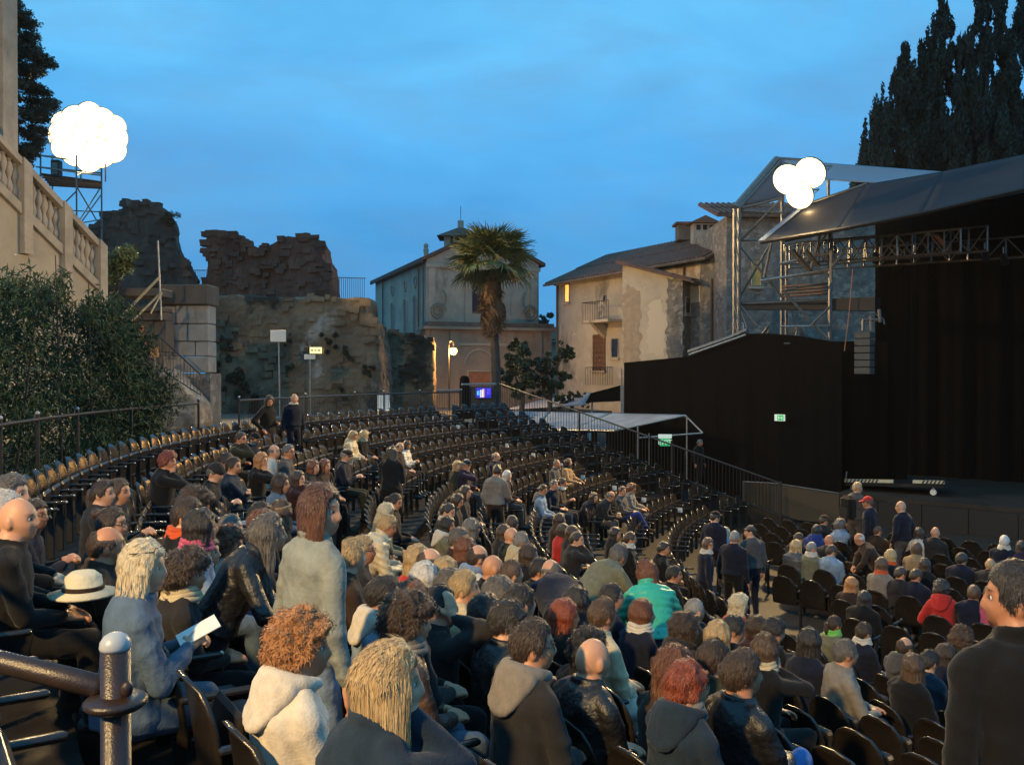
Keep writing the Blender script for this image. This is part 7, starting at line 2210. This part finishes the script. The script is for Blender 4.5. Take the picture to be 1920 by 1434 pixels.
A(1628, 890, 'stand', 30, 0, 'short', 'b', 'jacket', 'n', 'g', dict(cap='r', turn=90, Y=18.8), 'standing person in red cap and navy jacket by the stage')
A(1690, 885, 'standpocket', 60, 0, None, 'd', 'jacket', 'n', 'g', dict(turn=70, Y=18.2), 'tall bald man in navy jacket standing by the stage')
A(1724, 989, 'lap', 0, 0, 'bob', 'd', 'jacket', 'w', 'k', dict(f=1), 'brown haired woman in white beside the pale bald head')
A(1755, 988, 'lap', 0, 0, None, 'd', 'jacket', 'd', 'k', {}, 'man with shining pale bald head in charcoal')
A(1720, 1016, 'lap', 0, 0, 'long', 'b', 'jacket', 't', 'k', dict(f=1), 'woman with long brown hair in tan jacket')
A(1672, 1030, 'lap', -30, 0, 'bob', 'l', 'jacket', 'd', 'k', dict(f=1, sc='or'), 'light brown haired woman with orange scarf')
A(1655, 1045, 'lap', -30, 0, 'bob', 'b', 'jacket', 'ga', 'k', dict(f=1, sc='or'), 'brown haired person with coral collar left of the orange scarf')
A(1690, 1062, 'lap', -30, 15, 'short', 'd', 'jacket', 'd', 'k', {}, 'dark cropped man in slate jacket below the orange scarf')
A(1719, 1066, 'lap', -30, 15, 'short', 'd', 'jacket', 'n', 'k', {}, 'dark cropped man in navy right of the slate jacket')
A(1735, 1046, 'lap', 0, 0, 'bob', 'd', 'jacket', 'k', 'k', dict(f=1), 'dark haired woman in black below the tan jacket')
A(1805, 1036, 'lap', -30, 0, 'side', 'k', 'jacket', 'n', 'k', {}, 'black haired man in profile alone right of the crowd')
A(1885, 1003, 'lap', 0, 0, 'short', 'w', 'jacket', 'n', 'k', dict(sc='w'), 'white haired man in navy with white collar near the right edge')
A(1859, 1047, 'lap', 0, 0, 'balding', 'l', 'jacket', 'd', 'k', {}, 'fair balding head just left of the tall man at the edge')
A(1767, 1085, 'turnL', 0, 0, 'curly', 'k', 'jacket', 'r', 'k', dict(f=1, hood='r'), 'dark haired person in bright red hooded jacket with white edge')
A(1828, 1096, 'lap', 0, 0, 'short', 'b', 'jacket', 'n', 'k', {}, 'brown haired person in navy right of the red hooded jacket')
A(1917, 1014, 'lap', 0, 0, 'bob', 'k', 'jacket', 'p', 'k', dict(f=1), 'dark haired person in purple cut off by the right edge')
A(1313, 874, 'stand', 0, 0, 'short', 'g', 'jacket', 'k', 'k', dict(Y=29.0), 'grey haired person in black standing in the dark passage behind the railing')
A(1860, 1098, 'lap', 0, 0, 'bob', 'd', 'jacket', 'pk', 'k', dict(f=1), 'person in bright pink beside the face of the tall man')
A(1598, 1083, 'lap', 0, 0, 'bobbig', 'o', 'jacket', 'br', 'k', dict(f=1), 'person with wide ginger hair in the orchestra rows')  # seated figure placed where an orange brown bag lies
A(1622, 1108, 'lap', 0, 0, 'bob', 'k', 'jacket', 'k', 'k', {}, 'black haired person below the wide ginger hair')
A(1265, 1060, 'lap', -30, 0, 'short', 'k', 'jacket', 'k', 'bd', {}, 'dark man in the shade left of the standing group')

SEATS = []          # (row key, position, facing, person index)
def head_top(p, hstyle):
    return p.head[2] + .117 * HS + {None: 0, 'buzz': .005, 'afro': .055, 'curly': .036, 'balding': .0}.get(hstyle, .014)
def floor_at(x, y):
    r = math.hypot(x - CX, y - CY)
    if r > RIM - TREAD * .5: return 0.0, 0
    k = int(round((RIM - r) / TREAD))
    if k > NROW: return FLOOR, 99
    return row_z(k), k
PLACED = []
# rough distances read from the size of the nearer heads
NEAR = {(1104,1176):5.3,(1112,1198):4.6,(1000,1159):4.1,(953,1126):4.9,(825,1095):5.2,(770,1110):4.3,(721,1080):5.0,(774,1088):5.7,(912,1114):5.7,(936,1080):7,(976,1094):6.2,(843,1065):7,(870,1068):7.5,(797,1053):7.8,(836,1045):8,(806,1028):8.6,(784,1021):9,(680,1003):8,(657,1008):7.5,(1131,1119):6,(1206,1124):6,(1060,1124):6.5,(1082,1099):7.3,(1148,1093):7,(1292,1243):4.2,(1264,1216):4.9,(1394,1218):4.7,(1340,1197):5.7,(1437,1187):6.3,(1286,1151):6.2,(1303,1122):7.5,(1348,1164):7,(1376,1153):8,(1388,1115):9.5,(1422,1154):8,(1453,1158):8.3,(1520,1178):7.5,(1567,1153):9,(1622,1166):8.5,(1588,1198):7,(1699,1196):8,(1714,1226):7,(1744,1218):7.5,(1776,1208):8.2,(1805,1173):8.7,(270,1014):4.1,(351,1027):4.6,(311,1006):5.6,(200,988):5,(33,934):4.6,(62,935):6.4,(210,949):6.5,(195,898):8,(223,896):8.6,(20,887):7,(4,917):6,(386,1004):6,(431,985):6.5,(472,991):7.2,(431,963):7.5,(377,954):7.5,(352,932):8.5,(366,912):9.5,(492,957):7.5,(526,937):9,(488,940):9,(1034,1050):8.2,(1014,1045):9}
def cone_hit(px, py):
    for Y in np.arange(2.4, 40, .1):
        X = (px - 960) / F * Y; z = EYE - (py - HZ) / F * Y - 1.33
        if z < max(FLOOR, -.272 * (RIM - math.hypot(X - CX, Y - CY))): return Y
    return 30.0
def solve_place(rec):
    px, py, pose, yaw, nod, hs, hc, js, jc, tc, ex, label = rec
    f = ex.get('f', 0)
    p = Pose(wide=ex.get('wide', .90 if f else 1.0), **POSES[pose])
    H = head_top(p, hs)
    base = .965 if f else 1.0
    hx, hy = p.head[0], p.head[1]
    best = None
    cands = []
    D = NEAR.get((px, py)) or cone_hit(px, py)
    if 'Y' in ex:
        Y = ex['Y']; X = (px - 960) / F * Y
        zt = EYE - (py - HZ) / F * Y
        fz, k = floor_at(X, Y)
        cands.append((0, X, Y, fz, (zt - fz) / H, k))
    elif not p.seated:
        for Y in np.arange(3, 40, .05):
            X = (px - 960) / F * Y; zt = EYE - (py - HZ) / F * Y
            fz, k = floor_at(X, Y)
            s = (zt - fz) / H
            cands.append((abs(s - base) + .1 * abs(math.log(Y / D)), X, Y, fz, s, k))
    else:
        for Y in np.arange(2.4, 40, .02):
            X = (px - 960) / F * Y; zt = EYE - (py - HZ) / F * Y
            d = face_dir(X, Y); n = np.array([d[1], -d[0]])
            ox, oy = X - n[0] * hx - d[0] * hy, Y - n[1] * hx - d[1] * hy
            r = math.hypot(ox - CX, oy - CY)
            k = (RIM - r) / TREAD
            if k < .5: continue
            if k <= NROW + .45:
                kr = min(max(int(round(k)), 1), NROW); fz = row_z(kr); dr = abs(r - row_r(kr) + .12)
            else:
                fz = FLOOR; w = ((ox - CX) * sv.x + (oy - CY) * sv.y + 50) / .95; kr = 100 + int(round(w)); dr = abs(w - round(w)) * .95
            s = (zt - fz) / H
            cands.append((1.5 * abs(s / base - 1) + dr * .35 + .4 * abs(math.log(Y / D)), X, Y, fz, s, kr))
    c = min(cands, key=lambda t: t[0])
    return p, H, c
def face_dir(x, y):
    r = math.hypot(x - CX, y - CY)
    if r > RIM - TREAD * (NROW + .5): return np.array([(CX - x) / r, (CY - y) / r])
    return np.array([sv.x, sv.y])
REQ = []
for i, rec in enumerate(T):
    px, py, pose, yaw, nod, hs, hc, js, jc, tc, ex, label = rec
    p, H, (err, X, Y, fz, s, k) = solve_place(rec)
    f = ex.get('f', 0)
    lod = 0 if Y < 6.5 else (1 if Y < 12.5 else 2)
    wide = ex.get('wide', .90 if f else 1.0)
    sg_ = (1 if (yaw >= 0) else -1)
    e = want_body(pose, yaw, nod, js, lod, wide)
    zt = fz + s * H; s = max(.90, min(1.13 if ex.get('tall') else 1.07, s)); fz = zt - s * H if abs(zt - s * H - fz) < .22 else fz
    REQ.append((rec, p, X, Y, fz, s, k, lod, e))
run_jobs()

CUP = MB().lathe([(.026, -.05), (.036, .05)], n=12).mesh('cup', True)
BEER = MB().lathe([(.030, -.06), (.040, .05)], n=12).mesh('cup', True)
PAPER = mesh('paper', [(-.07, -.10, 0), (.07, -.10, 0), (.07, .10, 0), (-.07, .10, 0), (-.07, -.10, .004), (.07, -.10, .004), (.07, .10, .004), (-.07, .10, .004)], [(3, 2, 1, 0), (4, 5, 6, 7), (0, 1, 5, 4), (1, 2, 6, 5), (2, 3, 7, 6), (3, 0, 4, 7)])
M_PAPER = mat('paper_white', (.72, .72, .68), .7); M_CUP = mat('white_cup', (.7, .68, .62), .5); M_BEERC = mat('beer', (.55, .32, .08), .25)
M_LENS = mat('spectacle_frame', (.02, .018, .016), .3); M_EYEW = mat('eye_white', (.55, .52, .48), .3); M_IRIS = mat('iris_dark', (.02, .013, .010), .2)
M_PHONE = mat('phone_screen', (.5, .6, .7), .2, emit=(.6, .8, 1.0), estr=1.5)
BY = {}
for i, (rec, p, X, Y, fz, s, k, lod, e) in enumerate(REQ):
    px, py, pose, yaw, nod, hs, hc, js, jc, tc, ex, label = rec
    f = ex.get('f', 0)
    d = face_dir(X, Y)
    rz = math.atan2(d[1], d[0]) - PI / 2 + R(ex.get('turn', 0))
    hv = Matrix.Rotation(rz, 3, 'Z') @ Vector(p.head) * .96
    ox, oy = X - hv.x, Y - hv.y
    root = empty('person', (ox, oy, fz), rz, label, 'person')
    b_ = (.94 if f else .98) * ex.get('small', 1.0); b_ = b_ + (s - b_) * .25
    root.scale = (b_, b_, s)
    if p.seated: root['group'] = 'seated audience'
    g0 = random.Random(i)
    sk = skin_for(i, hc, ex.get('beard'))
    bd, jk, tr = e
    link('body', bd['body'], sk, root)
    link('jacket', jk['jacket'], cloth_mat(js, ex.get('top', jc)), root)
    link('trousers', tr['trousers'], cloth_mat('jacket', tc), root)
    if ex.get('band2'):
        c_ = p.torso(.024, .10, .23)[0]; q = MB(); q.path([tuple(v) for v in c_[:20] + v3(0, 0, -.01)], .026, 8, closed=True); q.build('waistband', cloth_mat('jacket', 'k'), root, smooth=True, world=False)
    if 'top' in ex:
        q = MB()
        for sx in (0, 1): q.tube(p.hj[sx] + v3(0, 0, .06), p.hj[sx] * .35 + p.kn[sx] * .65, .135, .15, 12)
        q.build('coat_skirt', cloth_mat('coat', jc), root, smooth=True, world=False)
    for q in (0, 1): link('shoe', tr['shoe'][q], M_DARKPAINT if i % 3 else cloth_mat('jacket', 'br'), root)
    Hm = Matrix(bd['Hm'].tolist()); he = Hm.to_euler()
    HSV = (HS, HS, HS)
    if hs:
        hm_ = hair_mat('hair_%s' % hc, *HC[hc])
        h = link('hair', hair(hs, lod < 2, i % 3 if lod == 0 else 0), hm_, root, loc=p.head, rot=he, scale=HSV)
        if lod < 2 and not ex.get('bn') and not ex.get('cap') and not ex.get('fc'):
            link('hair_tufts', tufts(hs, i % 3 if lod == 0 else 0), hm_, h)['kind'] = 'stuff'
        if ex.get('locks'):
            link('hair_lock', locks_mesh(1300, .32, i, curl=.002), hair_mat('hair_locks_%s' % hc, tuple(v * .55 for v in HC[hc][0]), tuple(min(1, v * 1.15) for v in HC[hc][1]), 55), h)['kind'] = 'stuff'
    if ex.get('gl'): link('glasses', GLASSES, M_LENS, root, loc=p.head, rot=he, scale=HSV)
    if ex.get('sg'): link('sunglasses', GLASSES, M_LENS, root, loc=Vector(p.head) + Hm @ Vector((0, -.035, .075)), rot=he, scale=(1.2, 1.1, 1.3))
    if ex.get('bn'): link('knitted_hat', BEANIE, cloth_mat('knit', ex['bn']), root, loc=p.head, rot=he, scale=(HS * 1.04,) * 3)
    if ex.get('cap'):
        c = link('cap', CAP, cloth_mat('jacket', ex['cap']), root, loc=p.head, rot=he, scale=(HS * 1.04,) * 3); link('brim', BRIM, cloth_mat('jacket', ex['cap']), c)
    if ex.get('fc'):
        c = link('flat_cap', FCAP, cloth_mat('jacket', ex['fc']), root, loc=p.head, rot=he, scale=(HS * 1.05,) * 3); link('brim', FBRIM, cloth_mat('jacket', ex['fc']), c)
    if ex.get('band') or ex.get('hb'): link('hat_band', BAND, cloth_mat('knit', ex.get('band') or ex.get('hb')), root, loc=p.head, rot=he, scale=(HS * 1.06, HS * 1.06, HS * (1 if ex.get('band') else 1.6)))
    if ex.get('sc'): link('scarf', SCARF, cloth_mat('knit', ex['sc']), root, loc=p.tor(v3(0, 0, .555)), scale=(1, 1, .9))
    if ex.get('collar'): link('shirt_collar', SCARF, cloth_mat('knit', ex['collar']), root, loc=p.tor(v3(0, 0, .548)), scale=(.9, .9, .5))
    if ex.get('hood'): link('hood', HOODS[0], cloth_mat('jacket', ex['hood']), root, loc=p.tor(v3(0, -.012, .515)), rot=(-.05, 0, 0), scale=(1.12, 1.05, 1.1))
    if ex.get('pack'):
        q = MB(); q.bbox((0, -.24, 1.20), (.32, .20, .46), .06); bp = q.build('rucksack', cloth_mat('jacket', 'k'), root, world=False)
        q = MB(); q.bbox((0, -.35, 1.10), (.24, .05, .22), .02); q.build('pocket', cloth_mat('jacket', 'd'), bp, world=False)
    if lod == 0 and Y < 7:
        for sx in (-1, 1):
            ep = Vector(p.head) + Hm @ (Vector((sx * .0315, .0705, .0085)) * HS)
            ey_ = link('eye', EYE_ME, M_EYEW, root, loc=ep, rot=he); link('iris', IRIS_ME, M_IRIS, ey_, loc=(0, .0100, 0))
    PLACED.append((root, p, s, k, rec))
    # things held in the hand are things of their own
    wrp = wmat(root) @ Vector(p.wr[0] + (p.wr[0] - p.el[0]) / np.linalg.norm(p.wr[0] - p.el[0]) * .085)
    if ex.get('cup'):
        c = empty('drinking_cup', wrp + Vector((0, 0, .02)), 0, {1114: 'white paper cup in the hand of the woman in navy blazer', 1145: 'plastic cup of beer held by the bald man with glasses', 210: 'pale cup held by the woman with the yellow scarf'}[px], 'cup')
        link('cup_wall', BEER, M_BEERC if px == 1145 else M_CUP, c); MB().lathe([(.041, 0), (.042, .006), (.0, .007)], (0, 0, .05), 12).build('rim', M_CUP, c, world=False)
    if ex.get('paper'):
        if px == 735:
            c = link('phone', PAPER, M_PHONE, None, loc=wrp + Vector((-.02, -.05, .05)), rot=(R(60), 0, rz)); c.scale = (.6, .8, 1.5); tag(c, 'glowing phone held by the standing woman in black coat', 'phone')
        else:
            c = link('programme_sheet', PAPER, M_PAPER, None, loc=wrp + Vector((0, 0, .02)), rot=(R(25), R(10), rz)); tag(c, {270: 'programme sheet in the hand of the blonde in blue denim', 680: 'white programme sheet on the lap of the fair haired man', 843: 'white sheet held by the dark grey haired man'}[px], 'paper')
if BY: pass
# two small hand-held or resting things the photograph shows
hat = empty('straw_hat', wmat(PLACED[[r[0] for r in T].index(33)][0]) @ Vector((.02, .40, .74)), R(30), 'cream hat lying on the lap of the bald man in black', 'hat')
MB().lathe([(.17, .0), (.175, .012), (.10, .03), (.09, .10), (.06, .125), (.0, .13)], n=20).build('crown', mat('hat_cream', (.55, .50, .36), .85, bump=.3, bscale=40), hat, world=False, smooth=True)
MB().lathe([(.105, .022), (.108, .05), (.10, .052)], n=20).build('ribbon', cloth_mat('knit', 'br'), hat, world=False)
# ------------------------------------------------------------------ tip-up chairs
M_SHELL = mat('dark_plastic_shell', (.013, .010, .008), .27, c2=(.021, .016, .012), scale=3, bump=.10, bscale=120, rvar=.06)
M_SEATP = mat('dark_seat_plastic', (.016, .012, .010), .33, bump=.08, bscale=90)
M_ARM = mat('wet_arm_plastic', (.018, .015, .013), .16, bump=.15, bscale=180)
M_LEG = mat('chair_leg_steel', (.03, .028, .026), .4, metal=.4)
M_GLINT = mat('arm_glint_pale', (.55, .52, .46), .25)  # pale colour stands for the glint on each armrest end
M_PLATE = mat('white_number_plate', (.78, .76, .70), .6)
def back_mesh():
    V, Fc = [], []
    nu, nv = 12, 10
    for lay in (0, 1):
        for j in range(nv + 1):
            v = j / nv
            w = .215 * (1 if v < .45 else math.sqrt(max(0, 1 - ((v - .45) / .565) ** 2.3)))
            for i in range(nu + 1):
                u = -1 + 2 * i / nu
                x = u * w
                bul = .055 * (1 - (abs(x) / .215) ** 2) * (1 - abs(v - .5) ** 2 * 2.2)
                y = -.215 - .075 * v + .055 * (abs(x) / .215) ** 2 - .0 + (bul * .7 if lay == 0 else -.020 + bul * .6 - .0)
                if v > .9: y -= .02 * (v - .9) / .1
                V.append((x, y, 0.40 + .50 * v))
    q = (nu + 1) * (nv + 1)
    for j in range(nv):
        for i in range(nu):
            k = j * (nu + 1) + i
            Fc.append((k + 1, k, k + nu + 1, k + nu + 2)); Fc.append((q + k, q + k + 1, q + k + nu + 2, q + k + nu + 1))
    edge = [i for i in range(nu + 1)] + [j * (nu + 1) + nu for j in range(1, nv + 1)] + [nv * (nu + 1) + i for i in range(nu - 1, -1, -1)] + [j * (nu + 1) for j in range(nv - 1, 0, -1)]
    for i in range(len(edge)):
        a, b = edge[i], edge[(i + 1) % len(edge)]
        Fc.append((a, b, q + b, q + a))
    me = mesh('backrest', V, Fc, True)
    return me
def seat_mesh(up):
    m = MB(); m.bbox((0, 0, 0), (.40, .34 if up else .40, .045), .02)
    M4 = (Matrix.Translation((0, -.125, .57)) @ Matrix.Rotation(R(81), 4, 'X')) if up else Matrix.Translation((0, .02, .425))
    for i, v in enumerate(m.V):
        v = Vector(v); v.z += -.012 * (1 - (v.x / .2) ** 2)
        m.V[i] = M4 @ v
    return m.mesh('seat')
BACK, SEAT_UP, SEAT_DN = back_mesh(), seat_mesh(True), seat_mesh(False)
ARM = MB().bbox((0, 0, 0), (.045, .34, .032), .010).mesh('armrest')
LEG = MB().bbox((0, 0, .31), (.035, .07, .62), .008).mesh('leg')
GLINT = MB().ball((0, 0, 0), .0125, 8, 6).mesh('arm_glint', True)
PLATE = MB().box((0, 0, 0), (.012, .12, .12)).mesh('number_plate')
def chair(pos, rz, up, last, plate, idx):
    c = empty('tip_up_chair', pos, rz)
    link('backrest', BACK, M_SHELL, c)
    link('seat', SEAT_UP if up else SEAT_DN, M_SEATP, c)
    for sx in ((1, -1) if last else (1,)):
        a = link('armrest', ARM, M_ARM, c, loc=(sx * .25, -.05, .64)); link('arm_glint', GLINT, M_GLINT, a, loc=(0, .168, .006))
        link('leg', LEG, M_LEG, c, loc=(sx * .25, -.10, 0))
        if plate and sx == plate: link('number_plate', PLATE, M_PLATE, c, loc=(sx * .276, .05, .52))
    return c
ROWS = {}
for (root, p, s, k, rec) in PLACED:
    if not p.seated: continue
    ROWS.setdefault(k, []).append(root)
SPOTS = []           # (pos, rz, occupied, row, last, plate)
NEAR_END = A_FLANK + R(96)
for k in range(1, NROW + 1):
    r = row_r(k) - .12
    occ = sorted(math.atan2(o.location.y - CY, o.location.x - CX) % (2 * PI) for o in ROWS.get(k, []))
    ext = A_FLANK + .55 / r
    end = R(233)
    # walls that break the row
    cuts = sorted([ext] + [a for a in AISLES if ext < a < end] + [end])
    for q in range(len(cuts) - 1):
        lo = cuts[q] + (.62 / r if q > 0 else 0); hi = cuts[q + 1] - (.62 / r if q + 1 < len(cuts) - 1 else 0)
        inside = []
        for a in occ:
            if lo - .3 / r < a < hi + .3 / r and (not inside or (a - inside[-1]) * r > .40): inside.append(a)
        marks = [lo - .25 / r] + inside + [hi + .25 / r]
        S_ = [(a, True) for a in inside]
        for i in range(len(marks) - 1):
            a, b = marks[i], marks[i + 1]
            g_ = (b - a) * r
            e0 = .0
            n = int(g_ / .50 + .12) - 1
            if i == 0 or i == len(marks) - 2: n = int((g_ - .25 + .02) / .50) if len(marks) > 2 else int(g_ / .5)
            if len(marks) == 2: n = int(g_ / .50)
            for j in range(n):
                if len(marks) == 2: t = a + (b - a) * (j + .5) / n
                elif i == 0: t = b - (j + 1) * .5 / r
                elif i == len(marks) - 2: t = a + (j + 1) * .5 / r
                else: t = a + (b - a) * (j + 1) / (n + 1)
                S_.append((t, False))
        S_.sort()
        for i, (t, oc) in enumerate(S_):
            pos = on(r, t, row_z(k))
            d = Vector((CX - pos.x, CY - pos.y))
            rz = math.atan2(d.y, d.x) - PI / 2
            first = i == 0; lastc = i == len(S_) - 1
            SPOTS.append((pos, rz, oc, k, first or lastc, (1 if first else 0) if q == 1 else 0, (q, i)))
# chairs on the orchestra floor, in straight rows facing the stage
wmin = 100 + int((50 - 12.6) / .95)
keys = sorted(k for k in ROWS if k >= 100)
for k in range(min(keys), max(keys) + 1):
    w = (k - 100) * .95 - 50
    occ = sorted((o.location.x - CX) * su.x + (o.location.y - CY) * su.y for o in ROWS.get(k, []))
    # lateral extent of the row on the flat floor, left of the gangway beside the tiers
    L = []
    for i in range(-60, 60):
        u = i * .25
        x, y = CX + su.x * u + sv.x * w, CY + su.y * u + sv.y * w
        if math.hypot(x - CX, y - CY) < row_r(NROW) - 1.6 and (x * su.y - y * su.x) is not None: L.append(u)
    if not L: continue
    lo, hi = L[0], L[-1]
    used = []
    for u in occ:
        if not used or u - used[-1] > .40: used.append(u)
    S_ = [(u, True) for u in used]
    u = lo
    while u < min(hi, 4.0):
        if all(abs(u - q) > .49 for q in used): S_.append((u, False)); used.append(u); u += .5
        else: u += .05
    for j_, (u, oc) in enumerate(sorted(S_)):
        x, y = CX + su.x * u + sv.x * w - sv.x * .02, CY + su.y * u + sv.y * w - sv.y * .02
        SPOTS.append((Vector((x, y, FLOOR)), math.atan2(sv.y, sv.x) - PI / 2, oc, k, False, 0, (9, j_)))
def in_view(p, mx=60):
    if p.y < .7: return False
    x, y = 960 + F * p.x / p.y, HZ + F * (EYE - p.z - .8) / p.y
    return -mx < x < 1920 + mx and y < 1434 + 300
# how much of each chair the photograph's camera sees decides which 300 become objects of their own
def joined(spots, detail):
    V, Fc, who = [], [], []
    n0 = 0
    for idx, (pos, rz, oc, k, last, pl, wh_) in enumerate(spots):
        M = np.array(Matrix.Translation(pos) @ Matrix.Rotation(rz, 4, 'Z'))
        for me, off in [(BACK, (0, 0, 0)), (SEAT_DN if oc else SEAT_UP, (0, 0, 0))] + ([(ARM, (.25, -.05, .64)), (LEG, (.25, -.10, 0))] if detail else []):
            v = get_co(me) + np.array(off)
            V.append(v @ M[:3, :3].T + M[:3, 3])
            for p_ in me.polygons: Fc.append([q + n0 for q in p_.vertices]); who.append(idx)
            n0 += len(v)
    return np.vstack(V), Fc, who
ahead = [s_ for s_ in SPOTS if in_view(s_[0], 60)]
SINGLE = [0,1,2,3,4,5,6,7,8,9,10,11,12,13,14,15,16,17,18,19,21,23,24,25,26,27,28,29,30,31,32,33,34,35,36,37,38,39,40,41,42,43,44,58,61,62,63,64,65,66,67,68,69,70,71,72,73,74,75,76,77,78,79,80,81,82,83,84,85,90,91,92,93,94,98,99,100,101,102,110,111,112,113,116,117,118,119,120,121,122,123,124,125,126,127,128,129,130,131,132,133,136,137,138,139,140,150,151,163,165,169,170,171,172,173,174,175,176,177,178,179,180,181,182,183,184,189,190,191,192,195,215,217,218,222,223,224,225,226,227,228,229,231,232,233,236,237,238,239,240,241,247,248,249,265,266,271,272,273,274,275,276,277,278,279,280,281,282,285,286,289,290,291,292,293,294,295,296,311,313,314,317,318,319,320,321,325,326,327,328,329,330,337,340,342,356,357,358,360,361,362,363,364,365,366,367,368,369,370,376,377,378,381,383,396,397,398,399,401,402,403,404,408,413,414,433,434,436,437,438,439,440,441,442,443,444,446,447,448,461,467,469,471,472,473,474,475,476,477,478,479,480,481,482,483,487,488,489,490,491,495,498,504,505,506,509,510,511,512,514,515,516,517,518,522,523,524,527,534,537,538,541,544,547,552,553,555,558,559,562,563,564,566,570,571,574,575,576,581,582]
if SINGLE is None:
    V, Fc, who = joined(ahead, False)
    tmp = bpy.data.objects.new('tmp', mesh('tmp', V, Fc)); COL.objects.link(tmp)
    dg = bpy.context.evaluated_depsgraph_get(); dg.update()
    seen = np.zeros(len(ahead))
    org = Vector((0, 0, EYE))
    for py in np.arange(752, 1434, 4.5):
        for px in np.arange(2, 1920, 4.5):
            d = Vector(((px - 960) / F, 1, -(py - HZ) / F)).normalized()
            h, loc, no, fi, ob, mt = SC.ray_cast(dg, org, d)
            if h and ob.name == 'tmp': seen[who[fi]] += 1
    me_ = tmp.data; bpy.data.objects.remove(tmp); bpy.data.meshes.remove(me_)
    order = np.argsort(-seen)
    single = set(int(i) for i in order[:300] if seen[i] > 0)
else: single = set(SINGLE)
ORD = ['', 'first', 'second', 'third', 'fourth', 'fifth', 'sixth', 'seventh', 'eighth', 'ninth', 'tenth', 'eleventh', 'twelfth', 'thirteenth', 'fourteenth', 'fifteenth', 'sixteenth', 'seventeenth', 'eighteenth', 'nineteenth', 'twentieth']
def nth(n): return ORD[n] if n <= 20 else ('twenty ' + ORD[n - 20] if n < 30 else ('thirtieth' if n == 30 else ('thirty ' + ORD[n - 30] if n < 40 else ('fortieth' if n == 40 else 'forty ' + ORD[n - 40]))))
PK = sorted({s_[3] for s_ in SPOTS if s_[3] >= 100}, reverse=True)
def chair_words(oc, k, wh_):
    st = 'occupied dark chair' if oc else 'empty dark chair'
    if k >= 100:
        return '%s, %s from the gangway, %s straight row from the stage' % (st, nth(wh_[1] + 1), nth(PK.index(k) + 1)), 'chairs in straight rows on the flat floor'
    ref = ['sloping railing', 'middle aisle', 'left aisle'][wh_[0]]
    return '%s, %s from the %s, %s row from the top' % (st, nth(wh_[1] + 1), ref, nth(k)), 'tip-up chairs in the curved rows'
for i in sorted(single):
    pos, rz, oc, k, last, pl, wh_ = ahead[i]
    c = chair(pos, rz, not oc, last, pl, i)
    lb_, gr_ = chair_words(oc, k, wh_)
    tag(c, lb_, 'chair', gr_)
rest = [s_ for i, s_ in enumerate(ahead) if i not in single] + [s_ for s_ in SPOTS if not in_view(s_[0], 60) and s_[0].y > -2.5 and s_[0].x < 16]
V, Fc, who = joined(rest, True)
o = link('chair_rows', mesh('chair_rows', V, Fc, True), M_SHELL)
tag(o, 'remaining dark tip-up chairs hidden among the audience and outside the picture', 'chairs', kind='stuff')

# ------------------------------------------------------------------ thin haze, added to put halos round the lamps
hz = MB().box((20, 45, 18), (260, 210, 44)).build('haze', None)
hm_z = bpy.data.materials.new('halo_haze'); hm_z.use_nodes = True
N_, L_ = hm_z.node_tree.nodes, hm_z.node_tree.links
N_.remove(N_.get('Principled BSDF'))
vp = N_.new('ShaderNodeVolumePrincipled')
vp.inputs['Color'].default_value = (.9, .9, .9, 1)
vp.inputs['Density'].default_value = HAZE
vp.inputs['Anisotropy'].default_value = .3
L_.new(vp.outputs[0], N_.get('Material Output').inputs['Volume'])
hz.data.materials.append(hm_z)
tag(hz, 'thin evening air that glows round the floodlights', 'haze', kind='stuff')
